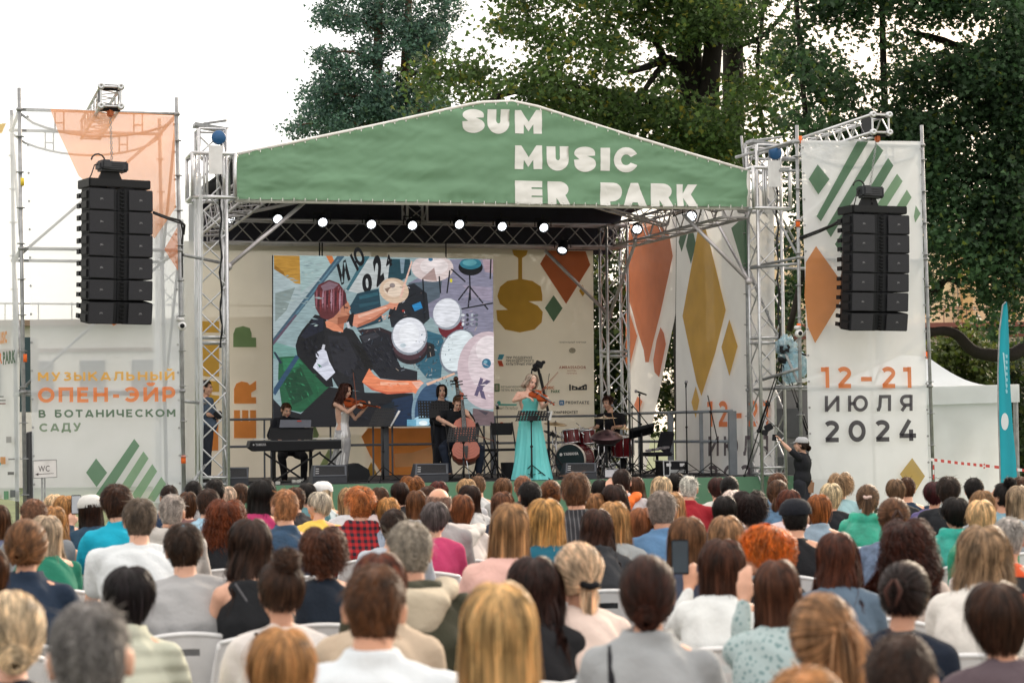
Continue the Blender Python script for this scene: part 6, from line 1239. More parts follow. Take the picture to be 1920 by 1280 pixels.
J['hdL'] = Vector((.5, -.2, .25)); J['hpL'] = Vector((.3, .2, -1)); J['hcL'] = .8; J['hdR'] = Vector((.8, -.2, .5)); J['hpR'] = Vector((-.4, -.2, .9)); J['hcR'] = .9
o, add = figure('dark-haired woman in silver satin gown playing the violin beside the keyboard', b, J, True, SK2, dict(kind='curly', L=.30, vol=.02, curl=.010, freq=60, spread=.03, push=0), (.085, .032, .024), None, s=.96, legs=True, legcol=(.4, .4, .42), n=1500)
gown([(*ztr5(928, 440), .115, .10, 0, .03), (*ztr5(932, 480), .118, .105, 0, .02), (*ztr5(932, 580), .098, .09, .2, .02), (*ztr5(930, 700), .138, .125, .3, .02), (*ztr5(918, 830), .118, .12, .6, .02), (*ztr5(892, 975), .15, .15, 1, .02), (*ztr5(885, 1140), .25, .25, 1.3, .02)], SILV, 9, o, .05, 120, 2)
m = MB()
for sg, (X_, Y_) in ((0, (880, 395)), (1, (945, 400))): m.tube([P(*ztr5(X_, Y_-4), Y-.08), P(*ztr5(X_+12, Y_+45), Y-.085)], .005, 4)
m.build('strap', SILV, o)
va = P(*ztr5(950, 372), Y-.12); vb = P(*ztr5(1180, 412), Y-.16); fiddle('violin', 'brown violin held by the woman in silver', 'violin', va, vb-va, Vector((-.1, -.6, .75)), .37, .21, .038, .15)
bow('violin bow held upright by the woman in silver', P(*ztr5(1068, 425), Y-.25), P(*ztr5(1034, 90), Y-.2))
# --- pianist ---
Y = 35.6; b = foot(545, 2.7); b.y = Y
J = JJ(b, Y, dict(pelvis=X5(430, 840, .1), chest=X5(405, 620, .02), neck=X5(390, 530, -.02), shL=X5(290, 570, .0), shR=X5(500, 570, .0), elL=X5(235, 700, -.10), wrL=X5(330, 745, -.34), elR=X5(560, 690, -.1), wrR=X5(520, 745, -.34), hp_L=X5(370, 860, .1), hp_R=X5(500, 860, .1), knL=X5(350, 900, -.36), knR=X5(565, 900, -.36), anL=X5(380, 1120, -.38), anR=X5(560, 1120, -.38)), head=P(*ztr5(392, 455), Y-.06), HM=frame(Vector((.55, -1, -.42))), ftL=Vector((0, -1, 0)), ftR=Vector((.1, -1, 0)))
figure('pianist in black leaning over the keyboard at the left of stage', b, J, False, SK, 'short', (.10, .045, .02), 'long', (.008, .009, .014), (.01, .01, .013), collar='coat', wr=.008, loose=1.15)
kb = thing('keyboard', 'black digital piano lettered YAMAHA on a crossed stand', 'keyboard', foot(545, 1.9)); tk = 1.9
m = MB(); c_ = [PT(470, 826, tk), PT(640, 824, tk), PT(640, 841, tk), PT(478, 846, tk), PT(467, 838, tk)]; m.prism(c_, SV*.33); m.build('case', BLKP, kb)
m = MB(); m.prism([PT(469, 825.5, tk-.003), PT(640, 823.5, tk-.003), PT(640, 826, tk-.003), PT(470, 828, tk-.003)], SV*.01); m.build('edge_trim', mat('dark_trim', (.06, .065, .075), .4), kb)
m = MB(); m.prism([p+Vector((0, 0, .006))+SV*.17 for p in (PT(480, 825, tk), PT(635, 823, tk))]+[p+Vector((0, 0, .006))+SV*.31 for p in (PT(635, 823, tk), PT(480, 825, tk))], (0, 0, .02)); m.build('keys', mat('ivory_keys', (.7, .69, .66), .4), kb)
m = MB(); v, f = textgeo('YAMAHA', .03); a_, b_, c2 = PT(479, 835.5, tk-.004), PT(499, 835, tk-.004), PT(479, 831, tk-.004); m.addv([a_+(b_-a_)*x+(c2-a_)*y for x, y in v], f); m.lathe([(.001, 0), (.014, 0)], PT(475.5, 833.5, tk-.004), Matrix.Rotation(R(90), 3, 'X'), 12); m.build('logo', mat('pale_logo', (.5, .5, .52), .5), kb)
m = MB(); m.prism([PT(503, 824, tk+.12), PT(586, 824, tk+.12), PT(588, 801, tk+.2), PT(508, 802, tk+.2)], SV*.015); m.build('music_rest', BLKP, kb)
m = MB()
for (a_, b_) in (((497, 850), (570, 900)), ((600, 848), (512, 902)), ((600, 850), (640, 880)), ((640, 845), (607, 880))):
    for dt_ in (.05, .28): m.tube([PT(*a_, tk+dt_), PT(*b_, tk+dt_)], .016, 8)
for a_ in ((497, 850), (600, 848), (570, 901), (512, 903)): m.tube([PT(*a_, tk), PT(*a_, tk+.36)], .018, 8)
m.build('stand', BLK, kb)
m = MB(); m.prism([PT(524, 801, tk+.16), PT(583, 801, tk+.16), PT(583.5, 787, tk+.2), PT(526, 786.5, tk+.2)], SV*.012); lp = thing('score_folder', 'grey folder with a red mark resting on the keyboard', 'folder', PT(550, 801, tk+.16)); m.build('cover', mat('grey_card', (.13, .14, .18), .6), lp); m = MB(); m.prism([PT(557, 790, tk+.185), PT(565, 790, tk+.185), PT(565, 788, tk+.185), PT(557, 788, tk+.185)], -SV*.003); m.build('red_mark', RED, lp)
m = MB(); p = foot(548, 2.9); m.box(p+Vector((0, 0, .5)), (.7, .34, .06), None, .02)
for i in (-1, 1):
    for j in (-1, 1): m.tube([p+Vector((i*.3, j*.14, .48)), p+Vector((i*.3, j*.14, 0))], .016)
st_ = thing('piano_bench', 'black bench under the pianist', 'bench', p); m.build('bench_frame', BLK, st_)
# --- cellist ---
X6 = lambda X, Y_, d: (*ztr6(X, Y_), d)
Y = 34.1; b = foot(868, .95); b.y = Y
J = JJ(b, Y, dict(pelvis=X6(560, 800, .16), chest=X6(545, 590, .05), neck=X6(555, 510, -.02), shL=X6(445, 545, .02), shR=X6(645, 550, .02), elL=X6(385, 590, -.20), wrL=X6(505, 648, -.42), elR=X6(700, 640, -.10), wrR=X6(655, 560, -.28), hp_L=X6(500, 810, .12), hp_R=X6(620, 810, .12), knL=X6(425, 850, -.34), knR=X6(765, 860, -.34), anL=X6(490, 1075, -.38), anR=X6(745, 1075, -.38)), head=P(*ztr6(563, 450), Y-.10), HM=frame(Vector((.12, -1, -.75))), ftL=Vector((.1, -1, 0)), ftR=Vector((.2, -1, 0)))
J['hdL'] = Vector((.7, -.3, -.4)); J['hpL'] = Vector((0, .2, -1)); J['hdR'] = Vector((-.5, -.2, .6)); J['hpR'] = Vector((-.5, .6, 0)); J['hcR'] = .9
figure('short-haired cellist in black tee and dark jeans, bowed over his cello', b, J, False, SK2, 'crop', (.12, .06, .03), 'short', (.01, .012, .016), (.015, .022, .04), wr=.006)
ca = P(*ztr6(640, 965), Y-.62); cb = P(*ztr6(612, 600), Y-.30)
ce = fiddle('cello', 'red-brown cello between the knees of the cellist', 'cello', ca, cb-ca, Vector((.05, -1, -.1)), .74, .44, .115, .30, CWOOD)
m = MB(); m.tube([ca, Vector((ca.x+.05, ca.y-.05, SZ+.01))], .006, 6); m.build('spike', CHROME, ce)
bow('cello bow reaching past the music stand', P(*ztr6(560, 690), Y-.66), P(*ztr6(880, 785), Y-.5))
def chair_black(lab, p, w_=.44, yaw=TH, back=True, sh_=.46, cushioned=False):
    o = thing('folding_chair', lab, 'chair', p, 'black chairs on the stage'); Mz = Matrix.Rotation(yaw, 3, 'Z'); q = lambda x, y, z: p+Mz @ Vector((x, y, z))
    m = MB(); m.box(q(0, 0, sh_), (w_, .4, .04), Mz, .012); m.build('seat', BLKP, o)
    if back: m = MB(); m.box(q(0, .2, sh_+.34), (w_, .03, .2), Mz, .012); m.build('backrest', BLKP, o)
    for i in (-1, 1):
        m = MB(); m.tube([q(i*w_/2, .22, sh_+.45), q(i*w_/2, -.2, 0)], .012, 6); m.build('leg', BLK, o)
        m = MB(); m.tube([q(i*w_/2, -.16, sh_), q(i*w_/2, .24, 0)], .012, 6); m.build('leg', BLK, o)
    return o
chair_black('black chair under the cellist', foot(868, 1.15)); chair_black('black folding chair standing empty left of the turquoise gown, farther right', foot(948, 2.2), w_=.36); chair_black('black folding chair standing empty next to the cellist, left of the other', foot(911, 1.9), w_=.34, yaw=TH+.9)
m = MB(); p = foot(952, 1.5); m.lathe([(.001, 0), (.10, 0), (.115, .26), (.108, .26), (.1, .02)], p, None, 16); tag(m.build('waste_bin', BLKP, None), 'small black bin on the floor beside the turquoise gown', 'bin')
# --- bassist ---
Y = 36.1; b = foot(825, 2.9); b.y = Y
J = JJ(b, Y, dict(pelvis=X6(400, 790, .05), chest=X6(405, 540, .02), neck=X6(412, 425, 0), shL=X6(345, 465, .0), shR=X6(485, 465, .02), elL=X6(340, 610, -.1), wrL=X6(430, 640, -.25), elR=X6(560, 500, -.12), wrR=X6(580, 400, -.28), hp_L=X6(370, 820, .05), hp_R=X6(440, 820, .05), knL=X6(370, 960, -.05), knR=X6(445, 960, 0), anL=X6(370, 1060, .05), anR=X6(450, 1060, .05)), head=P(*ztr6(418, 350), Y-.02), HM=frame(Vector((.12, -1, -.05))), ftL=Vector((0, -1, 0)), ftR=Vector((.2, -1, 0)))
J['anL'] = Vector((J['anL'].x, J['anL'].y, SZ+.09)); J['anR'] = Vector((J['anR'].x, J['anR'].y, SZ+.09)); J['knL'].z = SZ+.5; J['knR'].z = SZ+.5; J['hp_L'].z = J['hp_R'].z = SZ+.88; J['pelvis'].z = SZ+.93
J['hdR'] = Vector((.1, -.2, .9)); J['hpR'] = Vector((-.8, .3, 0)); J['hcR'] = .9
figure('long-haired bassist in black standing behind a music stand', b, J, False, SK2, dict(kind='long', L=.10, vol=.008, wave=.003, freq=14, push=0), (.03, .015, .012), 'long', (.01, .011, .014), (.02, .022, .03), s=1.)
ca = P(878, 872, Y-.35); cb = P(855, 712, Y-.30); fiddle('double_bass', 'double bass behind the cellist, its neck rising past his head', 'double bass', ca, cb-ca, Vector((.05, -1, .05)), .95, .52, .16, .36, mat('bass_varnish', (.09, .03, .015), .3))
# --- drummer ---
Y = 37.0; b = foot(1145, 3.7); b.y = Y; X7 = lambda X, Y_, d: (*ztr7(X, Y_), d)
J = JJ(b, Y, dict(pelvis=X7(690, 720, .1), chest=X7(690, 500, .02), neck=X7(695, 405, 0), shL=X7(585, 450, 0), shR=X7(815, 450, .02), elL=X7(555, 560, -.15), wrL=X7(490, 575, -.38), elR=X7(840, 560, -.12), wrR=X7(755, 555, -.34), hp_L=X7(640, 750, .1), hp_R=X7(740, 750, .1), knL=X7(560, 800, -.38), knR=X7(830, 800, -.38), anL=X7(570, 1000, -.4), anR=X7(830, 1000, -.4)), head=P(*ztr7(668, 308), Y-.03), HM=frame(Vector((-.75, -1, -.25))), ftL=Vector((0, -1, 0)), ftR=Vector((0, -1, 0)))
J['hcL'] = J['hcR'] = 1.0
figure('bearded drummer in black tee looking down to his right', b, J, False, SK, 'thick', (.07, .028, .02), 'short', (.009, .009, .012), (.012, .012, .014))
m = MB(); m.tube([P(*ztr7(745, 560), Y-.38), P(*ztr7(705, 395), Y-.45)], .007, 6); tag(m.build('drumstick', mat('stick_wood', (.55, .35, .2), .5), None), 'drumstick raised in the right hand of the drummer', 'drumstick')
dk = thing('drum_kit', 'dark red drum kit with bass drum lettered YAMAHA', 'drum kit', foot(1085, 2.8)); DRED = mat('red_drum_lacquer', (.11, .007, .011), .2, .1, .05); HEAD = mat('drum_head', (.75, .74, .72), .5)
def drum(c, ax, r, h, m_=DRED, name='tom', hm=HEAD, par=None):
    q = Vector(ax).to_track_quat('Z', 'Y').to_matrix(); m = MB(); m.lathe([(r, -h/2), (r, h/2)], c, q, 28); s_ = m.build(name, m_, par or dk, True)
    m = MB(); m.lathe([(.001, h/2+.004), (r*.97, h/2+.004)], c, q, 28); m.lathe([(r*.97, -h/2-.004), (.001, -h/2-.004)], c, q, 28); sub(m, 'drum_head', hm, s_)
    m = MB()
    for e_ in (-1, 1): m.lathe([(r*1.0, e_*h/2-.012), (r*1.04, e_*h/2-.012), (r*1.04, e_*h/2+.012), (r*.98, e_*h/2+.012)], c, q, 28)
    for k in range(8): a = k*math.pi/4; m.tube([c+q @ Vector((r*1.04*math.cos(a), r*1.04*math.sin(a), -h/2)), c+q @ Vector((r*1.04*math.cos(a), r*1.04*math.sin(a), h/2))], .006, 5)
    sub(m, 'hoops', CHROME if name != 'bass_drum' else DRED, s_, True); return s_
bc = P(1069, 862, 35.4); ba = Vector((-.42, -1, 0)).normalized(); q = ba.to_track_quat('Z', 'Y').to_matrix(); bc.z = SZ+.27
s_ = drum(bc-ba*.2, ba, .265, .42, DRED, 'bass_drum', mat('black_drum_head', (.012, .03, .035), .25))
m = MB(); m.lathe([(.262, .0), (.285, .0), (.285, .03), (.262, .03)], bc, q, 32); sub(m, 'silver_hoop', mat('silver_hoop', (.55, .5, .45), .3, .6), s_, True)
m = MB(); v, f = textgeo('YAMAHA', .05); rt = ba.cross(Vector((0, 0, 1))).normalized()*-1; pp_ = bc+ba*.018+Vector((0, 0, .08)); m.addv([pp_+rt*((x-.42)*.27)+Vector((0, 0, y*.042+x*.012)) for x, y in v], f); m.lathe([(.001, 0), (.026, 0)], pp_-rt*.155+Vector((0, 0, .015)), q, 12); sub(m, 'logo', mat('drum_logo', (.7, .7, .7), .6), s_)
for (X_, Y_, r_, d_) in ((290, 655, .14, 35.7), (455, 665, .145, 35.8)): drum(P(*ztr7(X_, Y_), d_), (-.1, .06, 1), r_, .22, DRED, 'tom', mat('clear_drum_head', (.35, .33, .32), .3))
drum(P(*ztr7(395, 640), 36.3), (0, -.2, 1), .17, .14, CHROME, 'snare'); drum(P(*ztr7(820, 760), 36.6), (0, -.1, 1), .19, .34, DRED, 'floor_tom')
CYM = mat('cymbal_bronze', (.55, .42, .25), .28, .8, .1, 10)
def cymbal(c, ax, r, par=dk, m_=CYM):
    q = Vector(ax).to_track_quat('Z', 'Y').to_matrix(); m = MB(); m.lathe([(.001, .03), (r*.16, .022), (r*.22, .008), (r*.6, 0), (r, -.012), (r*.6, -.006), (.001, .018)], c, q, 32); m.build('cymbal', m_, par, True)
    m = MB(); p = Vector((c.x, c.y, SZ)); m.tube([c+Vector((0, 0, .05)), Vector((c.x, c.y, SZ+.28))], .011, 6); stand_base(m, p, .4, .28, 3, .9, .008); m.build('cymbal_stand', CHROME, par, True)
cymbal(P(*ztr7(120, 522), 36.2), (.1, -.18, 1), .20); cymbal(P(*ztr7(628, 458), 36.3), (0, -.05, 1), .22, m_=mat('cymbal_bright', (.75, .62, .45), .2, .8)); cymbal(P(*ztr7(828, 568), 36.6), (.1, -.1, 1), .17); cymbal(P(*ztr7(90, 625), 36.0), (.4, -.2, 1), .16, m_=BLK)
rq = random.Random(5); m = MB()
for i in range(26):
    a_ = P(*ztr7(rq.uniform(40, 560), rq.uniform(560, 800)), 36+rq.uniform(-.3, .5)); m.tube([a_, a_+Vector((rq.uniform(-.12, .12), rq.uniform(-.1, .1), rq.uniform(-.14, .14)))], rq.uniform(.007, .014), 6); m.ball(a_, rq.uniform(.014, .026))
m.build('clamps', CHROME, dk, True)
m = MB()
for X_ in (60, 130, 190, 570, 630): p = P(*ztr7(X_, 900), 35.9); m.tube([Vector((p.x, p.y, SZ+.75)), Vector((p.x, p.y, SZ))], .010, 6); stand_base(m, p, .35, .22, 3, X_, .007)
m.build('tubular_rack', CHROME, dk, True)
st2 = thing('drum_stool', 'black stool under the drummer', 'stool', foot(1143, 4.0)); m = MB(); p = foot(1143, 4.0); m.lathe([(.001, .40), (.17, .41), (.17, .49), (.001, .51)], p, None, 20); m.tube([p+Vector((0, 0, .42)), p+Vector((0, 0, .1))], .02); stand_base(m, p, .3, .25); m.build('seat', BLKP, st2)
# handpan
hp_c = P(*ztr7(652, 668), 34.6); hp = thing('handpan', 'bronze-violet handpan on a stand before the drummer', 'handpan', foot(1137, 1.2)); q = Vector((0, -.16, 1)).to_track_quat('Z', 'Y').to_matrix(); m = MB()
m.lathe([(.001, .135), (.05, .125), (.12, .10), (.2, .06), (.262, .01), (.27, 0), (.262, -.006), (.2, -.07), (.1, -.12), (.001, -.13)], hp_c, q, 40); m.build('shell', mat('handpan_steel', (.17, .10, .11), .32, .75, .3, 7), hp, True)
m = MB()
for k in range(8): a = k*math.pi/4; c_ = hp_c+q @ Vector((.17*math.cos(a), .17*math.sin(a), .078)); m.lathe([(.001, .004), (.035, .0)], c_, (q @ Matrix.Rotation(a, 3, 'Z') @ Matrix.Rotation(R(26), 3, 'Y')), 14)
m.build('tone_fields', mat('handpan_dark', (.08, .05, .06), .3, .7), hp)
m = MB(); m.tube([hp_c-Vector((0, 0, .12)), Vector((hp_c.x, hp_c.y, SZ+.2))], .02); stand_base(m, hp_c, .45, .3, 3, .2, .012); m.lathe([(.12, -.14), (.15, -.13), (.15, -.11), (.12, -.12)], hp_c, None, 20); m.build('stand', BLK, hp)
# electronic pad, black chair, rack case, mic stands
pd = thing('percussion_pad', 'black electronic pad on a stand right of the drummer', 'drum pad', foot(1205, 2.0)); m = MB(); q = Matrix.Rotation(R(-28), 3, 'X') @ Matrix.Rotation(R(-14), 3, 'Y'); c_ = PT(1203, 808, 2.0); m.box(c_, (.42, .3, .06), q, .015)
for i in range(3):
    for j in range(2): m.box(c_+q @ Vector((-.13+i*.13, -.06+j*.13, .035)), (.11, .11, .02), q, .006)
m.build('pad_unit', BLKP, pd); m = MB(); m.tube([c_, Vector((c_.x, c_.y, SZ+.1))], .018); stand_base(m, c_, .4, .28); m.tube([c_+Vector((.05, 0, 0)), c_+Vector((.22, .05, -.15)), c_+Vector((.2, .05, -.5))], .006); m.build('stand', BLK, pd)
oc = thing('office_chair', 'black padded chair with grey items on its seat near the right rail', 'chair', foot(1240, 2.6)); p = foot(1240, 2.6); m = MB(); m.prism([PT(1234, 838, 2.6), PT(1240, 811, 2.55), PT(1246, 808, 2.55), PT(1262, 809, 2.7), PT(1265, 813, 2.7), PT(1256, 848, 2.7), PT(1250, 850, 2.65)], SV*.06); m.build('backrest', mat('black_fabric', (.012, .012, .018), .9), oc)
m = MB(); c_ = PT(1232, 851, 2.5); m.box(c_, (.44, .42, .07), Matrix.Rotation(.3, 3, 'Z'), .025); m.build('seat', mat('black_fabric', 0), oc); m = MB(); m.tube([c_, Vector((c_.x, c_.y, SZ+.05))], .025); m.tube([c_+Vector((.1, 0, -.02)), PT(1258, 848, 2.65)], .015)
for k in range(4): a = k*1.57+.4; m.tube([Vector((c_.x, c_.y, SZ+.12)), Vector((c_.x+.26*math.cos(a), c_.y+.26*math.sin(a), SZ+.02))], .014)
m.build('frame', BLK, oc)
m = MB()
for k in range(6): m.box(c_+Vector((-.15+k*.06, (k % 2)*.1-.05, .06+.01*k)), (.1, .12, .04), Matrix.Rotation(k, 3, 'Z'), .01)
tag(m.build('gear_bag', mat('crumpled_grey', (.28, .26, .28), .6), None), 'crumpled grey gear lying on the black padded chair', 'gear')
rk = thing('rack_case', 'silver-edged rack case with labels on the stage floor', 'flight case', foot(1265, 1.2)); tr2 = 1.2; m = MB(); m.prism([PT(1244, 865, tr2), PT(1289, 865, tr2), PT(1290, 890, tr2), PT(1245, 891, tr2)], SV*.4); m.build('case', BLKP, rk)
m = MB()
for a_, b_ in (((1244, 864), (1289, 864)), ((1245, 891), (1290, 890)), ((1244, 864), (1245, 891)), ((1289, 864), (1290, 890)), ((1256, 864), (1256, 890))): m.tube([PT(*a_, tr2), PT(*b_, tr2)], .012, 6)
for x in (1244, 1289): m.tube([PT(x, 864, tr2), PT(x, 864, tr2)+SV*.4], .012, 6)
m.box(PT(1270, 883, tr2-.01), (.28, .02, .05), Matrix.Rotation(TH, 3, 'Z')); m.build('metal_edge', ALU, rk)
m = MB()
for x in (1254, 1279): m.box(PT(x, 871, tr2-.012), (.08, .006, .05), Matrix.Rotation(TH, 3, 'Z'))
m.build('paper_label', mat('paper', 0), rk)
m = MB(); m.box(PT(1272, 893, .5), (.4, .3, .04), Matrix.Rotation(TH, 3, 'Z'), .01); tag(m.build('stage_box', mat('pale_grey_metal', (.4, .41, .42), .5), None), 'flat pale grey unit on the floor before the rack case', 'box')
def mic_stand(lab, t, post, boom=None, mic=None, r=.011):
    o = thing('mic_stand', lab, 'microphone stand', foot(post[0], t), 'microphone stands on the stage'); a_ = PT(post[0], post[1], t); b_ = Vector((a_.x, a_.y, SZ+.02))
    m = MB(); m.tube([a_, a_.lerp(b_, .5)], r*.8, 6); m.tube([a_.lerp(b_, .48), b_], r*1.1, 6); m.ball(a_, r*2); m.ball(a_.lerp(b_, .48), r*1.9); m.build('post', BLK, o, True)
    m = MB(); stand_base(m, a_, .22, .30, 3, post[0]*.7, .008); m.build('tripod', BLK, o)
    if boom: m = MB(); m.tube([PT(*boom[0], t-.15), PT(*boom[1], t+.2)], .009, 6); m.ball(PT(*boom[1], t+.2), .02); m.build('boom', BLK, o, True)
    if mic:
        (x0, y0), (x1, y1) = mic; m = MB(); A_, B_ = PT(x0, y0, t-.15), PT(x1, y1, t-.1); m.tube([A_.lerp(B_, .3), B_], [.017, .012], 10); m.build('microphone', BLKP, o, True); m = MB(); m.ball(A_.lerp(B_, .15), .027); m.build('mic_grille', mat('mic_grille', (.25, .25, .27), .4, .6), o, True)
    return o
mic_stand('boom microphone stand leaning across beside the drummer', 1.6, (1185, 763), ((1160, 727), (1225, 808)), ((1154, 733), (1161, 724)))
mic_stand('lower boom microphone stand reaching to the drummer', 2.2, (1180, 778), ((1154, 756), (1202, 795)), ((1147, 762), (1157, 748)))
mic_stand('microphone stand with a silver microphone in front of the small rust rhomb', 2.4, (1199, 740), None, ((1189, 732), (1212, 740)))
mic_stand('tall straight stand with a pale tip beside the rack case', .9, (1286, 718), None, ((1287, 714), (1286, 726)))
mic_stand('thin stand with a drooping boom in front of the side banner dates', .5, (1332, 772), ((1327, 741), (1346, 828)))
mic_stand('slim microphone stand between the empty chairs and the turquoise gown', .8, (932, 765), None, ((931, 758), (935, 766)))
def wedge(lab, x0, x1, y0, y1, t, slope=.18):
    o = thing('stage_monitor', lab, 'stage monitor', foot((x0+x1)/2, t), 'wedge monitors along the stage front'); a, b_, c_, d = PT(x0, y1, t), PT(x1, y1-1, t), PT(x1-1, y0, t+slope), PT(x0+1, y0, t+slope)
    a.z = b_.z = SZ+.005; m = MB(); D_ = SV*.36; ys_ = Vector((0, 0, (c_.z-SZ)*.35)); pr = [a, a+ys_, d, d+SV*.12, a+D_]; m.prism(pr, b_-a); m.build('cabinet', mat('monitor_paint', (.028, .032, .042), .55), o)
    n_ = (b_-a).cross(d-a-ys_).normalized(); n_ = n_ if n_.y < 0 else -n_; e_ = lambda u, v, k=.004: (a+ys_).lerp(b_+ys_, u).lerp(d.lerp(c_, u), v)+n_*k
    m = MB(); m.prism([e_(.06, .12), e_(.94, .12), e_(.94, .9), e_(.06, .9)], n_*.004); m.build('grille', mat('monitor_grille', (.012, .013, .017), .5, 0, .3, 90, .5, 150), o)
    m = MB()
    for u0, u1, v0, v1 in ((.04, .96, .05, .13), (.04, .96, .88, .96), (.02, .07, .05, .96), (.93, .98, .05, .96)): m.prism([e_(u0, v0, .008), e_(u1, v0, .008), e_(u1, v1, .008), e_(u0, v1, .008)], n_*.006)
    m.build('grille_frame', mat('monitor_frame', (.09, .10, .12), .5), o)
    m = MB()
    for k in range(9): m.box(e_(.1+.025*(k % 3)*1.2, .3+.18*(k//3), .012), (.018, .01, .014))
    m.build('controls', mat('pale_logo', 0), o)
wedge('grey wedge monitor on the floor before the violinist in silver', 586, 651, 872, 906, .25); wedge('grey wedge monitor on the floor left of the cellist', 777, 841, 869, 903.5, .25); wedge('dark wedge monitor before the bass drum', 1059, 1119, 868, 899, .2); wedge('black wedge monitor at the left end of the stage beside the tower', 424, 466, 876, 908, .3, .05)
m = MB(); m.prism([PT(652, 872, 1.2), PT(672, 868, 1.2), PT(692, 880, 1.2), PT(694, 890, 1.2), PT(688, 903, 1.2), PT(655, 903, 1.2)], SV*.4); tag(m.build('subwoofer', BLKP, None), 'black speaker cabinet on its side behind the grey wedge monitor', 'loudspeaker')
# small things on the floor
for i, (x, y) in enumerate([(551, 902), (560, 902), (566, 899), (521, 905)]):
    m = MB(); m.box(PZ(x, y, SZ+.03), (.07, .06, .05), None, .008); m.box(PZ(x, y, SZ+.06)+Vector((0, -.01, 0)), (.04, .03, .012)); m.ball(PZ(x, y, SZ+.065)+Vector((.02, 0, 0)), .012)
    tag(m.build('effect_pedal', mat('pedal_silver', (.5, .5, .48), .35, .5), None), ['silver effect pedal under the keyboard, left of its twin', 'silver effect pedal under the keyboard, next to the farther one', 'silver effect pedal under the keyboard nearest the gown', 'silver effect pedal alone by the foot of the pianist'][i], 'pedal', 'effect pedals under the keyboard')
rq = random.Random(12)
for lab, x0, x1, n_ in (('tangle of black cables at the left stage front', 425, 560, 7), ('tangle of cables around the drum kit', 1120, 1240, 9), ('loops of cable beside the rack case', 1270, 1360, 7), ('thin cables along the middle of the stage front', 640, 960, 6)):
    m = MB()
    for k in range(n_):
        p = [foot(rq.uniform(x0, x1), rq.uniform(.1, 1.6), SZ+.012+.004*k) for _ in range(6)]; p.sort(key=lambda v: v.x); m.tube([p[i].lerp(p[i+1], j/4)+Vector((.03*math.sin(j+i), .1*math.sin(j*1.5+i), 0)) for i in range(5) for j in range(4)], .007, 5)
    tag(m.build('cable', CABLE, None, True), lab, 'cable')
# camera on tripod behind the turquoise gown
cr_ = thing('video_camera', 'video camera on a tilted support behind the violinist in turquoise', 'camera', foot(1012, 1.6)); tq = 1.6; m = MB(); m.box(PT(1011, 683, tq), (.13, .2, .10), Matrix.Rotation(.4, 3, 'Y'), .01); m.box(PT(1019, 679, tq), (.06, .1, .05), None, .01); m.ball(PT(1004, 687, tq), .05); m.tube([PT(1008, 684, tq), PT(1003, 692, tq-.2)], [.04, .045], 12); m.build('camera_body', BLKP, cr_)
m = MB(); m.tube([PT(1009, 690, tq), PT(1014, 712, tq), PT(1028, 772, tq)], .022, 8); m.tube([PT(1014, 700, tq), PT(1024, 740, tq), PT(1030, 700, tq)], .006, 5); p = PT(1028, 772, tq); m.tube([p, Vector((p.x, p.y, SZ))], .02); stand_base(m, p, .5, .35, 3, 0, .014); m.tube([PT(998, 690, tq), PT(996, 702, tq)], .012, 5); m.build('tripod', BLK, cr_)
# covered camera on the big tripod, right
tpd = thing('camera_tripod', 'tall black camera tripod beside the right truss tower', 'tripod', PT(1466, 895, -.45)); tq = -.45
hd_ = PT(1467, 674, tq)
for fx_, fz_, dt_ in ((1396, SZ+.02, .3), (1546, SZ-.05, -.2), (1474, SZ+.05, 1.0)):
    f_ = PT(fx_, 890, tq+dt_); f_.z = fz_; m = MB()
    a_ = hd_+(f_-hd_)*.04; sd_ = (f_-hd_).normalized().cross(SV).normalized()*.022
    for e_ in (-1, 1): m.tube([a_+sd_*e_, a_.lerp(f_, .6)+sd_*e_], .009, 6)
    m.tube([a_.lerp(f_, .33)-sd_*.3, f_], .010, 6); m.box(a_.lerp(f_, .36), (.07, .05, .06)); m.box(a_.lerp(f_, .6), (.07, .05, .05)); m.ball(f_, .025); m.build('leg', BLK, tpd, True)
m = MB(); m.lathe([(.001, -.06), (.05, -.06), (.075, 0), (.075, .04), (.001, .05)], hd_, None, 16); m.tube([hd_+Vector((0, 0, .1)), PT(1490, 659, tq), PT(1516, 667, tq-.2)], [.012, .012, .018], 8); m.build('tripod_head', BLK, tpd, True)
for fx_, fz_ in ((1396, SZ), (1474, SZ)): pass
m = MB(); p = PT(1547, 908, -.65); m.box((p.x, p.y, .44), (.34, .5, .84), Matrix.Rotation(TH, 3, 'Z'), .02); tag(m.build('flight_case', BLKP, None), 'black case carrying the right foot of the tall camera tripod', 'case')
cc_ = thing('camera_cover', 'camera wrapped in a crumpled light blue plastic bag on the tall tripod', 'covered camera', PT(1470, 668, tq))
m = MB(); rq = random.Random(8)
def blob(cx, cy, rx, ry, n=26, seed=0):
    vs = []; nu, nv_ = n, n
    for j in range(nv_+1):
        for i in range(nu):
            a = 2*math.pi*i/nu; b_ = math.pi*j/nv_; d = Vector((math.sin(b_)*math.cos(a), math.sin(b_)*math.sin(a), math.cos(b_))); k = 1+.28*noise.noise(d*2.2+Vector((seed, 0, 0)))+.20*noise.noise(d*5+Vector((seed, 4, 0)))-.12*abs(noise.noise(d*9+Vector((seed, 9, 1))))
            c_ = PT(cx, cy, tq); vs.append(c_+Vector((d.x*rx*k, d.y*.16*k, d.z*ry*k)))
    return vs, [(j*nu+i, j*nu+(i+1) % nu, (j+1)*nu+(i+1) % nu, (j+1)*nu+i) for j in range(nv_) for i in range(nu)]
BLUEP = mat('blue_plastic_film', (.50, .76, .90), .25, 0, .3, 12, .8, 25, thru=.6, trans=.3)
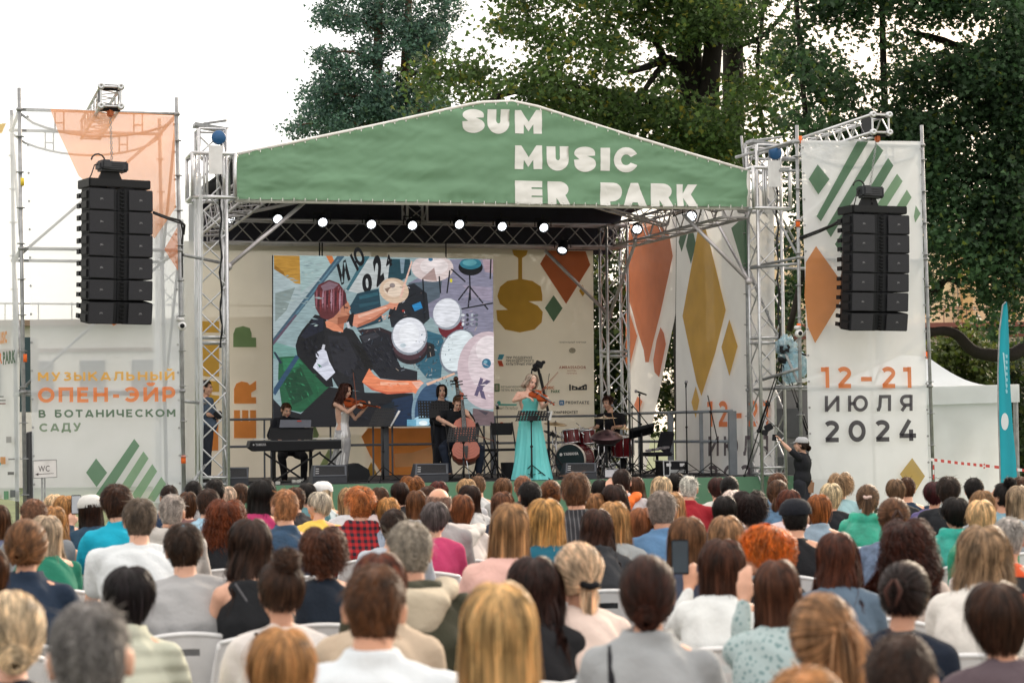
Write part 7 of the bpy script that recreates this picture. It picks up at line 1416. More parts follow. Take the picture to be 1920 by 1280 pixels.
m.addv(*blob(1474, 652, .17, .19)); m.addv(*blob(1491, 683, .19, .24, seed=3)); m.addv(*blob(1482, 697, .13, .19, seed=6)); m.build('plastic_bag', BLUEP, cc_, True)
m = MB(); m.box(PT(1470, 655, tq), (.16, .3, .14), None, .02); m.tube([PT(1463, 655, tq), PT(1458, 655, tq)], .05, 12); m.build('camera_body', BLKP, cc_)
# small camera clamped on tower
sc_ = thing('video_camera', 'small black camera with monitor clamped on the right truss tower', 'camera', PT(1445, 806, -.3)); m = MB(); m.box(PT(1441, 801, -.4), (.12, .16, .1), Matrix.Rotation(-.5, 3, 'Y'), .01); m.box(PT(1434, 811, -.4), (.09, .1, .08), Matrix.Rotation(.3, 3, 'Y'), .01); m.box(PT(1452, 820, -.45), (.07, .03, .10), Matrix.Rotation(.1, 3, 'Y'), .005); m.tube([PT(1441, 801, -.4), PT(1455, 797, -.3), PT(1462, 800, -.1)], .008); m.build('camera_body', BLKP, sc_)
# camera operator with cap
Y = 31.9; b = P(1508, 930, Y); b.z = 0; X8 = lambda X, Y_, d: (1360+X/4, 620+Y_/4, d)
J = JJ(b, Y, dict(pelvis=X8(575, 1130, .02), chest=X8(580, 985, .02), neck=X8(580, 915, .02), shL=X8(545, 945, -.12), shR=X8(610, 950, .14), elL=X8(480, 890, -.16), wrL=X8(425, 835, -.16), elR=X8(570, 1060, .2), wrR=X8(562, 1190, -.05), hp_L=X8(560, 1160, -.05), hp_R=X8(590, 1160, .1), knL=X8(550, 1300, 0), knR=X8(590, 1300, 0), anL=X8(560, 1400, 0), anR=X8(590, 1400, 0)), head=P(1502, 833.5, Y), HM=frame(Vector((-1, .25, .05))), ftL=Vector((-1, 0, 0)), ftR=Vector((-1, 0, 0)), fwd=Vector((-1, 0, 0)), bk=.84)
for q in 'LR': J['kn'+q].z = .47; J['an'+q].z = .09; J['hp_'+q].z = .84
J['pelvis'].z = .88; J['hdL'] = Vector((-.6, 0, 1)); J['hpL'] = Vector((-.8, 0, -.2)); J['hcL'] = .3
o, add = figure('woman in grey cap and black top reaching up to a camera by the tower', b, J, True, SK2, 'lowbun', (.035, .02, .015), 'short', (.012, .013, .017), (.02, .022, .03), s=.95)
def cap_part(o, c, M, s, colr, name='cap'):
    T = lambda p: Vector(c)+M @ (Vector(p)*s); m = MB(); vs = []; n = 24
    prof = [(.001, .118), (.05, .112), (.078, .092), (.092, .062), (.095, .035), (.093, .03)]
    m.lathe(prof, T((0, -.012, 0)), M @ Matrix.Diagonal((1.04*s, 1.14*s, 1.06*s)), 24)
    for k in range(1): m.prism([T((x, y, z)) for x, y, z in [(-.075, .07, .036), (-.06, .125, .022), (0, .165, .018), (.06, .125, .022), (.075, .07, .036), (0, .09, .045)]], M @ Vector((0, 0, .006)))
    org = Vector(o['_w']) if o.get('_w') is not None else Vector((0, 0, 0)); ob = link(m.mesh(name, CLOTH, True, org), name, o); ob.color = (*colr, 1); return ob
cap_part(o, J['head'], J['HM'], .98, (.42, .43, .45))
m = MB(); m.box(P(1517, 913, Y+.05), (.14, .1, .22), Matrix.Rotation(.1, 3, 'Y'), .03); tag(m.build('shoulder_bag', mat('brown_leather', (.30, .16, .09), .6), None), 'brown bag at the hip of the woman in the grey cap', 'bag')
# cameraman behind left tower
Y = 33.6; b = foot(390, 1.5); b.y = Y; b.z = SZ
X9 = lambda X, Y_, d: (340+X/3.5556, 560+Y_/3.5556, d)
J = JJ(b, Y, dict(pelvis=X9(175, 900, .02), chest=X9(165, 740, .02), neck=X9(160, 655, .02), shL=X9(135, 680, .14), shR=X9(190, 680, -.14), elL=X9(150, 770, .22), wrL=X9(205, 790, .05), elR=X9(180, 770, -.2), wrR=X9(200, 780, -.12), hp_L=X9(165, 920, .08), hp_R=X9(175, 920, -.08), knL=X9(165, 1050, .08), knR=X9(175, 1050, -.08), anL=X9(165, 1150, .08), anR=X9(175, 1150, -.08)), head=P(386, 727, Y), HM=frame(Vector((1, -.2, -.1))), ftL=Vector((1, 0, 0)), ftR=Vector((1, 0, 0)), fwd=Vector((1, 0, 0)))
for q in 'LR': J['kn'+q].z = SZ+.47; J['an'+q].z = SZ+.09; J['hp_'+q].z = SZ+.86
J['pelvis'].z = SZ+.9
figure('cameraman in blue tee filming from behind the left truss tower', b, J, False, SK, 'short', (.03, .02, .015), 'short', (.07, .10, .15), (.03, .035, .05))
m = MB(); m.box(P(*X9(225, 775, 0)[:2], Y-.05), (.22, .14, .13), None, .02); m.tube([P(402, 775, Y-.05), P(413, 777, Y-.05)], .04, 12); m.box(P(400, 769, Y-.05), (.1, .05, .04)); tag(m.build('handheld_camera', BLKP, None), 'black video camera held by the man behind the left tower', 'camera')
# ================= audience =================
def seatJ(kind):
    fem = kind[0] == 'f'; J = dict(pelvis=(0, -.06, .53), chest=(0, -.075 if 's' not in kind else -.03, .86), neck=(0, -.045 if 's' not in kind else .03, 1.055), head=(0, .004 if 's' not in kind else .08, 1.182))
    w_ = .155 if fem else .185; yb = J['chest'][1]+.02
    if 'b' in kind: w_ += .02
    for q, s_ in (('L', -1), ('R', 1)):
        J['sh'+q] = (s_*w_, yb, .970 if fem else .978); J['el'+q] = (s_*(w_+.04), .05, .745); J['wr'+q] = (s_*.10, .27, .66); J['hp_'+q] = (s_*.09, -.04, .50); J['kn'+q] = (s_*.13, .41, .50); J['an'+q] = (s_*.13, .42, .09)
    if 'p' in kind: J['elL'] = (-w_-.07, .13, .86); J['wrL'] = (-.15, .30, 1.07); 
    if 'u' in kind: J['elL'] = (-w_-.03, .16, .90); J['wrL'] = (-.17, .22, 1.13)
    J = {k: Vector(v) for k, v in J.items()}
    for q, s_ in (('L', -1), ('R', 1)): J['hd'+q] = Vector((-s_*.5, .8, -.1)); J['hp'+q] = Vector((0, 0, -1)); J['hc'+q] = .35; J['ft'+q] = Vector((s_*.15, 1, 0))
    if 'p' in kind or 'u' in kind: J['hdL'] = Vector((.05, .1, 1)); J['hpL'] = Vector((.2, 1, 0)) if 'p' in kind else Vector((.2, 1, .1)); J['hcL'] = .45 if 'p' in kind else .2; J['hsL'] = 1
    yaw = {'l': 62, 'r': -50}.get(kind[-1], 0) if len(kind) > 1 else 0
    J['HM'] = Matrix.Rotation(R(yaw), 3, 'Z') @ Matrix.Rotation(R(-4 if 's' in kind else 2), 3, 'X'); J['fwd'] = Vector((0, 1, 0)); return J, fem
BC = {}; HCc = {}
def tmpl(kind, what, *a):
    k = (kind, what)+a
    if k not in BC:
        J, fem = seatJ(kind)
        if what == 'body': me = body_mesh(J, fem, .009); me.materials.clear(); me.materials.append(SKIN)
        elif what == 'legs': me = legs_mesh(J); me.materials.clear(); me.materials.append(CLOTH)
        elif what == 'shoes': me = shoes_mesh(J); me.materials.clear(); me.materials.append(CLOTH)
        elif what == 'shirt':
            sl, collar, sd_ = a; me = shirt_mesh(J, fem, sl, .013, collar=collar, wr=.009, seed=sd_, loose=1.12 if 'b' in kind or collar in ('hood', 'coat') else 1.04); me.materials.clear(); me.materials.append(CLOTH)
        elif what == 'hair':
            stl, sd_ = a; me = hair_mesh(STY[stl], sd_, J['HM'], J['head'], 1, n=3000 if stl.startswith(('long', 'big', 'mid')) else 2600, wd=.0036)
        BC[k] = me
    return BC[k]
def darkmat(nm, kind_):
    m = bpy.data.materials.new(nm); m.use_nodes = True; t = m.node_tree; n = t.nodes; L = t.links.new; b = n['Principled BSDF']; b.inputs['Roughness'].default_value = .9
    tc_ = n.new('ShaderNodeTexCoord'); sx = n.new('ShaderNodeSeparateXYZ'); L(tc_.outputs['Object'], sx.inputs[0]); 
    def sq(o_, fr, th=.5):
        a = n.new('ShaderNodeMath'); a.operation = 'MULTIPLY'; a.inputs[1].default_value = fr; L(o_, a.inputs[0]); f = n.new('ShaderNodeMath'); f.operation = 'FRACT'; L(a.outputs[0], f.inputs[0]); g = n.new('ShaderNodeMath'); g.operation = 'GREATER_THAN'; g.inputs[1].default_value = th; L(f.outputs[0], g.inputs[0]); return g.outputs[0]
    mx = n.new('ShaderNodeMix'); mx.data_type = 'RGBA'
    if kind_ == 'plaid':
        a, c_ = sq(sx.outputs[0], 22), sq(sx.outputs[2], 22); ml = n.new('ShaderNodeMath'); ml.operation = 'MULTIPLY'; L(a, ml.inputs[0]); L(c_, ml.inputs[1]); m2 = n.new('ShaderNodeMath'); m2.operation = 'ADD'; L(a, m2.inputs[0]); L(c_, m2.inputs[1]); mh = n.new('ShaderNodeMath'); mh.operation = 'MULTIPLY'; mh.inputs[1].default_value = .5; L(m2.outputs[0], mh.inputs[0]); L(mh.outputs[0], mx.inputs['Factor']); mx.inputs['A'].default_value = (.40, .012, .015, 1); mx.inputs['B'].default_value = (.008, .008, .018, 1)
    elif kind_ == 'stripe': L(sq(sx.outputs[0], 38, .85), mx.inputs['Factor']); mx.inputs['A'].default_value = (.02, .021, .026, 1); mx.inputs['B'].default_value = (.16, .16, .17, 1)
    elif kind_ == 'floral':
        v = n.new('ShaderNodeTexVoronoi'); v.inputs['Scale'].default_value = 45; L(tc_.outputs['Object'], v.inputs[0]); r_ = n.new('ShaderNodeValToRGB'); L(v.outputs['Distance'], r_.inputs[0]); r_.color_ramp.elements[0].position = .25; r_.color_ramp.elements[1].position = .4; L(r_.outputs[0], mx.inputs['Factor']); mx.inputs['A'].default_value = (.16, .26, .27, 1); mx.inputs['B'].default_value = (.38, .48, .49, 1)
    elif kind_ == 'quilt':
        mx.inputs['A'].default_value = mx.inputs['B'].default_value = (.46, .48, .39, 1); wv_ = n.new('ShaderNodeTexWave'); wv_.bands_direction = 'Z'; wv_.inputs['Scale'].default_value = 5.2; wv_.inputs['Distortion'].default_value = .6; L(tc_.outputs['Object'], wv_.inputs[0]); bp = n.new('ShaderNodeBump'); bp.inputs['Distance'].default_value = .012; bp.inputs['Strength'].default_value = .6; L(wv_.outputs['Fac'], bp.inputs['Height']); L(bp.outputs[0], b.inputs['Normal'])
    elif kind_ == 'band': L(sq(sx.outputs[2], 6, .5), mx.inputs['Factor']); mx.inputs['A'].default_value = (.55, .07, .012, 1); mx.inputs['B'].default_value = (.012, .012, .015, 1)
    L(mx.outputs['Result'], b.inputs['Base Color']); return m
SPEC = {}
PLAS = mat('raincoat_film', (1, 1, 1), .3, objcol=True, var=.3, scale=9, bump=.9, bscale=14, trans=.35, thru=.12)
DEN = mat('denim', (1, 1, 1), .9, objcol=True, var=.35, scale=18, bump=.4, bscale=60)
# chair template
def chair_parts():
    out = []; W = .23
    m = MB(); m.sheet(lambda a, b: Vector(((a-.5)*2*W*(1-.06*b), -.2+.42*b, .455-.03*math.sin(math.pi*a)*math.sin(math.pi*b)+(.0 if b < .9 else -.02))), 12, 10); m.sheet(lambda a, b: Vector(((a-.5)*2*W*(1-.06*b), -.2+.42*b, .435-.03*math.sin(math.pi*a)*math.sin(math.pi*b))), 12, 10); out.append(('seat', m.mesh('seat', WHT, True)))
    m = MB(); vs = []; N_ = 16; K_ = 10
    def bp(a, b, o_): x = (a-.5)*2; y = -.20-.08*b-.05*(1-x*x)-o_; return Vector((x*W*(1.0-.10*b*b), y, .46+.30*b+.03*(1-x*x)*b))
    for o_ in (0, .012):
        vs = [bp(i/N_, j/K_, o_) for j in range(K_+1) for i in range(N_+1)]; fs = [(j*(N_+1)+i, j*(N_+1)+i+1, (j+1)*(N_+1)+i+1, (j+1)*(N_+1)+i) for j in range(K_) for i in range(N_) if not (j == 7 and 6 <= i <= 9)]; m.addv(vs, fs)
    m.tube([bp(i/N_, 1, .006) for i in range(N_+1)], .012, 8); m.tube([bp(0, j/K_, .006) for j in range(K_+1)], .012, 8); m.tube([bp(1, j/K_, .006) for j in range(K_+1)], .012, 8); out.append(('backrest', m.mesh('backrest', WHT, True)))
    for i in (-1, 1):
        for j in (-1, 1): m = MB(); m.tube([(i*.19, j*.17, .45), (i*.235, j*.215-.0, .0)], [.02, .014], 8); out.append(('leg', m.mesh('leg', WHT, True)))
    return out
CHP = chair_parts()
def hyp(x): return 807-ROL*(x-960)
WID = dict(short=.176, crop=.164, thick=.198, brush=.180, bald=.158, bob=.215, bobs=.215, layer=.235, longbob=.21, long=.205, longs=.20, longw=.225, mid=.21, curl=.33, curls=.26, bigcurl=.37, afro=.26, bun=.172, lowbun=.172, highbun=.172, tail=.172, lowtail=.172, twist=.18, claw=.172, sidetail=.18)
def put_cap(o, J, s, c_, M): return
def person(x, y, w_, sty, hc, kind, sl, collar, tc__, label, mtl=None, yaw=None, skin=None, capc=None, seed=None, dd=None):
    d = dd or FP*WID[sty]/w_; z = HC-(y-hyp(x))/FP*d; nat = 1.29+{'highbun': .05, 'curls': .02, 'afro': .03, 'bigcurl': .03, 'curl': .02, 'thick': .01, 'brush': .02}.get(sty, 0)
    zc2 = min(max(z, nat*.93), nat*1.08)
    if zc2 != z and y-hyp(x) > 5: d = (HC-zc2)*FP/(y-hyp(x)); z = zc2
    s = z/nat; b = P(x, y+60, d); b.z = 0; sd_ = seed if seed is not None else int(x) % 2
    b.y -= 0; o = thing('person', label, 'person', b, 'people seated in the audience'); o.rotation_euler.z = R(yaw if yaw is not None else math.sin(x*1.7)*6-math.degrees(math.atan2(b.x, b.y))); o.scale = (s*(1.02 if 'b' in kind else 1), s, s)
    o.rotation_euler.z += R(13*math.sin(x*2.3+y)) if yaw is None else 0; tx_, ty_ = R(2.2*math.sin(x*.9)), R(2.6*math.sin(x*1.3+1)); o.rotation_euler.x = tx_; o.rotation_euler.y = ty_; o.location.x -= 1.2*s*math.sin(ty_); o.location.y += 1.2*s*math.sin(tx_)
    hc = (hc[0]*1.12, hc[1]*.98, hc[2]*.82) if hc[0] > hc[2]*1.3 and hc[0] < .18 else hc
    cj = lambda c: tuple(max(0, v*(1+.06*math.sin(x*3+i))) for i, v in enumerate(c))
    sk = skin or [(.60, .32, .21), (.66, .38, .27), (.50, .26, .17)][int(x*7) % 3]
    def lk(me, nm, c_): ob = link(me, nm, o); ob.color = (*c_, 1); return ob
    lk(tmpl(kind, 'body'), 'body', sk)
    sh = lk(tmpl(kind, 'shirt', sl, collar, sd_), 'top', cj(tc__))
    if mtl:
        sh.data = sh.data.copy(); sh.data.materials.clear(); sh.data.materials.append(mtl)
    lg = [(.02, .025, .04), (.03, .05, .09), (.015, .015, .018), (.25, .22, .18)][int(x*3) % 4]; lk(tmpl(kind, 'legs'), 'trousers', lg); lk(tmpl(kind, 'shoes'), 'shoes', (.3, .3, .3) if int(x) % 2 else (.03, .03, .03))
    h = lk(tmpl(kind, 'hair', sty, sd_), 'hair', cj(hc))
    h.scale = (1+.05*math.sin(x*5.1), 1+.04*math.cos(x*3.7), 1)
    if capc:
        J, f_ = seatJ(kind); m = MB(); M_ = J['HM']; c0 = J['head']; prof = [(.001, .128), (.05, .122), (.082, .10), (.098, .066), (.100, .034), (.098, .03)]
        m.lathe(prof, c0+Vector((0, -.012, 0)), Matrix.Diagonal((1.08, 1.16, 1.1)), 24); m.prism([c0+Vector(v) for v in [(-.075, .07, .036), (-.06, .13, .022), (0, .17, .018), (.06, .13, .022), (.075, .07, .036), (0, .09, .045)]], (0, 0, .006)); m.ball(c0+Vector((0, -.012, .128)), .008)
        ob = link(m.mesh('cap', CLOTH, True), 'cap', o); ob.color = (*capc, 1)
    if kind[-1] in 'lr':
        o2 = dict(o=o); J, f_ = seatJ(kind); sv = list(o['_w']); o['_w'] = [0.0, 0.0, 0.0]; face_parts(o, J['head'], J['HM']); o['_w'] = sv
    # chair
    c_ = bpy.data.objects.new('plastic_chair', None); col.objects.link(c_); c_.location = b; c_.rotation_euler.z = o.rotation_euler.z; c_.empty_display_size = .1
    short = ' '.join(label.split()[:9]); c_['label'] = 'white plastic chair under the '+short; c_['category'] = 'chair'; c_['group'] = 'white plastic chairs of the audience'
    for nm, me in CHP: link(me, nm, c_)
    return o, d, s
BR = (.075, .035, .018); DB = (.026, .011, .007); BK = (.008, .006, .006); BL = (.50, .31, .15); PB = (.66, .50, .33); GL = (.48, .24, .08); AU = (.15, .045, .015); GG = (.28, .25, .22); LG = (.50, .46, .42); CO = (.35, .12, .03); RDH = (.55, .14, .02); LB = (.26, .14, .07); DG = (.12, .10, .09)
NV = (.015, .03, .06); BKC = (.012, .013, .016); WH = (.60, .59, .58); GRY = (.32, .33, .34)
CR = [
(57, 939, 48, 'crop', (.20, .10, .06), 'm', 'short', 'crew', (.2, .22, .25), 'man with a shaved brown head at the far left by the sponsor banner'),
(103, 929, 46, 'bobs', PB, 'f', 'short', 'crew', GRY, 'blonde woman with a short bob beside the shaved man at far left'),
(121, 931, 36, 'bob', GL, 'f', 'short', 'crew', (.3, .1, .1), 'golden-haired head half hidden behind a blonde bob at left'),
(102, 953, 60, 'longw', GL, 'f', 'none', 'crew', BKC, 'woman with wavy golden hair in a black sleeveless top'),
(79, 970, 58, 'mid', (.52, .40, .27), 'f', 'short', 'crew', (.02, .18, .11), 'ash-blonde woman in a green top at left'),
(51, 980, 72, 'bun', (.22, .11, .05), 'f', 'long', 'coat', NV, 'woman with a brown bun and navy jacket at the left'),
(172, 933, 36, 'mid', DB, 'fp', 'long', 'crew', (.02, .05, .09), 'woman in a white cap filming with her phone at left', dict(capc=(.6, .6, .58))),
(211, 911, 46, 'thick', (.055, .022, .010), 'm', 'short', 'collar', (.01, .38, .52), 'brown-haired man in a bright turquoise shirt', dict(dd=14)),
(262, 939, 62, 'thick', DG, 'mb', 'short', 'crew', (.62, .64, .68), 'broad man with greying dark hair in a white tee', dict(dd=12)),
(324, 930, 52, 'crop', (.42, .37, .32), 'm', 'long', 'hood', (.50, .47, .42), 'grey-haired man in a beige hooded top', dict(dd=13.8)),
(320, 912, 38, 'short', DB, 'm', 'short', 'crew', NV, 'dark-haired man just behind the grey man in beige'),
(363, 904, 36, 'short', BK, 'm', 'short', 'crew', BKC, 'dark round head before the foot of the left tower'),
(401, 901, 38, 'short', BK, 'm', 'short', 'crew', GRY, 'dark cropped head right before the left truss tower'),
(352, 924, 30, 'bob', BR, 'f', 'short', 'crew', (.2, .1, .1), 'small brown head between two men at left'),
(391, 920, 44, 'short', (.05, .025, .015), 'm', 'short', 'collar', (.35, .55, .66), 'man with brown hair and light blue shirt, left'),
(424, 914, 40, 'bobs', (.60, .50, .40), 'f', 'short', 'crew', WH, 'pale blonde head beside the light blue shirt'),
(450, 909, 31, 'tail', BR, 'f', 'short', 'crew', BKC, 'brown-haired woman with a ponytail near the keyboard'),
(425, 942, 88, 'curl', (.17, .045, .015), 'f', 'none', 'crew', BKC, 'woman with big auburn curls in a black top'),
(463, 978, 92, 'longw', (.040, .022, .018), 'f', 'none', 'crew', BKC, 'woman with very long dark wavy hair and a crossbody strap'),
(346, 985, 80, 'thick', (.035, .02, .013), 'mb', 'short', 'crew', (.36, .37, .40), 'dark-haired man with a grey shirt over black sleeves'),
(243, 1066, 112, 'bob', (.012, .008, .010), 'f', 'long', 'coat', (.50, .52, .44), 'woman with a black bob in a pale quilted vest', dict(mtl='quilt')),
(172, 1137, 148, 'crop', (.17, .16, .16), 'm', 'short', 'crew', BKC, 'man with short steel-grey hair nearest the camera at left'),
(25, 1119, 118, 'lowbun', PB, 'f', 'long', 'crew', (.012, .014, .022), 'pale blonde woman in navy at the lower left edge'),
(-16, 1030, 66, 'bob', BR, 'f', 'short', 'crew', GRY, 'brown hair just cut by the left picture edge'),
(-4, 950, 42, 'mid', BR, 'fp', 'long', 'crew', (.1, .12, .2), 'person with a phone at the far left edge'),
(493, 901, 52, 'long', BK, 'f', 'short', 'crew', (.35, .03, .12), 'woman with long black hair in a magenta top'),
(537, 922, 52, 'short', (.40, .20, .09), 'm', 'long', 'collar', (.02, .055, .11), 'person with short strawberry-blond hair in navy denim', dict(mtl='DEN')),
(556, 916, 40, 'short', BR, 'm', 'long', 'collar', (.03, .03, .035), 'brown-haired man in a dark jacket behind the navy denim'),
(578, 908, 30, 'bobs', BK, 'f', 'short', 'crew', (.1, .2, .22), 'small black-haired head before the keyboard'),
(603, 907, 36, 'long', PB, 'f', 'short', 'crew', (.55, .6, .6), 'blonde woman wearing a white cap below the silver gown', dict(capc=(.75, .75, .75))),
(597, 924, 48, 'bobs', (.55, .48, .40), 'fl', 'long', 'crew', (.75, .50, .10), 'grey-blond person in yellow turning to the left'),
(655, 916, 38, 'long', BL, 'f', 'short', 'crew', WH, 'blonde woman behind the boy with ginger hair'),
(673, 917, 47, 'brush', (.45, .17, .05), 'm', 'long', 'hood', (.5, .05, .05), 'ginger young man in a red and black plaid shirt', dict(mtl='plaid')),
(712, 916, 34, 'long', BR, 'f', 'short', 'crew', (.5, .4, .4), 'brown long-haired woman right of the ginger man'),
(751, 906, 36, 'bob', DB, 'f', 'short', 'crew', BKC, 'dark brown rounded hair before the right music stand'),
(770, 894, 42, 'afro', (.32, .12, .03), 'f', 'short', 'crew', GRY, 'woman with fuzzy ginger curls below the grey monitor'),
(822, 904, 34, 'bobs', (.10, .02, .015), 'f', 'short', 'crew', BKC, 'dark red-haired head below the second wedge monitor'),
(801, 914, 28, 'short', BR, 'm', 'short', 'crew', BKC, 'brown head between the ginger curls and bald man'),
(822, 917, 44, 'bald', (.3, .2, .15), 'm', 'short', 'crew', GRY, 'bald man in the middle rows left of centre'),
(729, 935, 54, 'bob', GL, 'f', 'short', 'crew', (.3, .35, .45), 'woman with a golden-blond bob in the middle left'),
(782, 922, 46, 'long', (.14, .07, .035), 'f', 'short', 'crew', GRY, 'woman with straight light-brown long hair left of centre'),
(741, 958, 50, 'short', (.035, .018, .012), 'm', 'short', 'crew', (.45, .47, .50), 'dark-haired boy in a pale grey shirt'),
(816, 944, 62, 'bobs', (.13, .11, .105), 'f', 'long', 'crew', (.48, .05, .14), 'grey-haired woman in a raspberry shirt'),
(866, 930, 57, 'bob', (.22, .08, .03), 'f', 'long', 'hood', (.68, .65, .62), 'auburn-bobbed woman in a white hooded top'),
(875, 899, 42, 'bob', BL, 'f', 'short', 'crew', WH, 'light blonde head below the cellist'),
(880, 912, 36, 'mid', DB, 'f', 'short', 'crew', (.5, .5, .52), 'dark brown hair in front of the light blonde head'),
(899, 894, 30, 'short', (.2, .11, .06), 'm', 'short', 'crew', (.5, .52, .55), 'young man with fair short hair below the cello'),
(943, 898, 38, 'long', (.2, .10, .05), 'f', 'short', 'crew', GRY, 'light-brown long hair left of the turquoise gown'),
(941, 925, 52, 'mid', (.15, .07, .04), 'f', 'long', 'crew', (.02, .025, .045), 'brown-haired woman in dark navy near the centre'),
(773, 983, 80, 'crop', (.30, .26, .22), 'm', 'long', 'hood', (.045, .045, .03), 'grey-haired man in an olive jacket with beige hood', dict(extra='hoodcol')),
(607, 991, 82, 'curls', (.09, .035, .02), 'f', 'short', 'crew', (.010, .017, .028), 'woman with brown curls in a dark navy top'),
(518, 1034, 84, 'highbun', (.05, .028, .020), 'f', 'short', 'crew', (.66, .66, .67), 'woman with a messy topknot and white tee'),
(712, 1042, 122, 'bob', (.10, .025, .012), 'f', 'long', 'coat', (.50, .38, .28), 'auburn-haired woman in a camel jacket behind the front man'),
(702, 1068, 122, 'short', (.095, .045, .022), 'm', 'short', 'collar', (.62, .68, .76), 'man with short brown hair and pale shirt front centre'),
(527, 1183, 150, 'bob', (.45, .24, .09), 'f', 'short', 'crew', (.6, .5, .4), 'golden blonde head at the bottom left of centre'),
(930, 1098, 158, 'longs', (.60, .38, .17), 'f', 'short', 'crew', (.4, .3, .2), 'woman with long straight blonde hair nearest the camera'),
(957, 947, 80, 'longs', (.38, .20, .09), 'f', 'long', 'crew', (.72, .42, .36), 'woman with long honey-blond hair in a pink top'),
(980, 894, 33, 'crop', (.30, .13, .07), 'm', 'short', 'crew', BKC, 'reddish cropped head below the turquoise gown'),
(992, 906, 43, 'short', BK, 'm', 'short', 'crew', (.12, .015, .02), 'dark-haired man in maroon below the turquoise gown'),
(1033, 904, 40, 'claw', (.18, .07, .025), 'f', 'short', 'crew', BKC, 'woman with ginger-brown pinned-up hair at centre'),
(1080, 890, 56, 'thick', (.14, .075, .04), 'm', 'short', 'collar', (.03, .03, .04), 'big brown-haired man in a dark striped shirt', dict(mtl='stripe')),
(1024, 940, 72, 'mid', (.55, .30, .10), 'f', 'long', 'crew', (.01, .10, .15), 'woman with golden-blond hair and dark teal top'),
(1118, 927, 46, 'bob', (.35, .16, .06), 'f', 'short', 'crew', GRY, 'small golden-brown bob right of the striped man'),
(1127, 901, 40, 'bobs', BK, 'f', 'short', 'crew', BKC, 'black-haired head under the raised phone'),
(1153, 911, 57, 'longw', (.035, .018, .014), 'f', 'short', 'crew', (.30, .50, .42), 'woman with dark wavy hair in mint'),
(1168, 882, 36, 'short', DB, 'mp', 'short', 'collar', WH, 'man in white with orange collar holding up a phone'),
(1192, 896, 30, 'long', (.08, .035, .02), 'f', 'short', 'crew', BKC, 'brown long hair beside the man with raised phone'),
(1122, 958, 74, 'longw', (.060, .028, .020), 'f', 'long', 'coat', (.035, .038, .042), 'woman with thick dark hair and charcoal jacket'),
(1152, 944, 66, 'long', (.50, .27, .11), 'f', 'short', 'crew', GRY, 'long blonde hair behind the charcoal jacket'),
(1088, 1024, 86, 'lowtail', (.66, .52, .36), 'f', 'long', 'crew', (.70, .60, .54), 'platinum-blonde woman with low ponytail and cream blouse'),
(1217, 1050, 104, 'lowbun', (.040, .014, .010), 'f', 'long', 'coat', (.30, .31, .33), 'woman with a low dark bun in a grey blazer'),
(1002, 1050, 104, 'longw', (.030, .014, .013), 'f', 'long', 'crew', BKC, 'woman with dark wavy hair in a black top near the front'),
(1241, 924, 52, 'crop', (.26, .23, .20), 'm', 'short', 'collar', (.11, .24, .42), 'grey-haired man in a blue polo shirt'),
(1266, 925, 44, 'long', BL, 'f', 'short', 'crew', (.7, .12, .03), 'long blonde hair behind the man in blue'),
(1205, 955, 38, 'bob', (.30, .12, .05), 'f', 'short', 'crew', (.80, .14, .02), 'person in bright orange left of the blue polo'),
(1242, 896, 42, 'mid', PB, 'f', 'short', 'crew', WH, 'pale blonde hair above the man in blue'),
(1268, 889, 31, 'bobs', BK, 'f', 'short', 'crew', BKC, 'dark head below the rack case'),
(1290, 895, 35, 'crop', (.62, .58, .52), 'm', 'short', 'collar', (.28, .012, .02), 'white-haired man in a dark red shirt'),
(1345, 897, 32, 'bobs', (.05, .02, .02), 'f', 'short', 'crew', WH, 'dark bob below the right side banner'),
(1367, 896, 36, 'tail', BK, 'f', 'short', 'crew', BKC, 'black-haired woman with tied hair below the dates'),
(1375, 921, 48, 'bobs', (.72, .66, .60), 'f', 'short', 'crew', WH, 'white-haired head in the middle right'),
(1362, 932, 58, 'bob', BK, 'f', 'long', 'crew', (.02, .03, .05), 'woman with a sleek black bob in navy'),
(1405, 922, 42, 'afro', (.02, .010, .010), 'f', 'short', 'crew', WH, 'dark curly head right of the white-haired one'),
(1290, 973, 78, 'long', (.17, .09, .05), 'f', 'long', 'crew', (.05, .06, .09), 'woman with long light-brown hair in dark blue'),
(1360, 972, 70, 'layer', (.36, .22, .12), 'f', 'long', 'crew', (.2, .26, .3), 'woman with tousled dark-blond hair right of centre'),
(1432, 988, 80, 'curls', (.62, .16, .02), 'fl', 'long', 'crew', BKC, 'orange-haired woman in black turning to the left'),
(1353, 1016, 92, 'longbob', (.065, .025, .016), 'fp', 'long', 'crew', (.68, .68, .68), 'woman with a sleek brown long bob in a white sweater'),
(1459, 890, 36, 'short', (.14, .07, .04), 'm', 'short', 'crew', (.1, .2, .3), 'brown head before the right truss tower foot'),
(1459, 903, 38, 'lowtail', (.11, .06, .035), 'f', 'long', 'collar', (.08, .16, .25), 'woman in a denim jacket below the right tower', dict(mtl='DEN')),
(1480, 920, 54, 'bob', (.11, .035, .02), 'f', 'long', 'crew', (.66, .55, .54), 'brown-bobbed woman in pale pink'),
(1491, 942, 50, 'crop', BK, 'm', 'short', 'crew', (.010, .010, .012), 'man in a black cap and black tee', dict(capc=(.010, .012, .018), back=1)),
(1535, 929, 54, 'bob', (.32, .10, .025), 'f', 'long', 'collar', (.24, .30, .36), 'copper-bobbed woman in a grey-blue jacket'),
(1560, 908, 46, 'bob', (.68, .54, .34), 'f', 'long', 'crew', BKC, 'platinum bob in a dark top before the white banner'),
(1578, 888, 40, 'afro', (.42, .30, .18), 'f', 'short', 'crew', (.3, .5, .55), 'fair curly-haired person in light blue'),
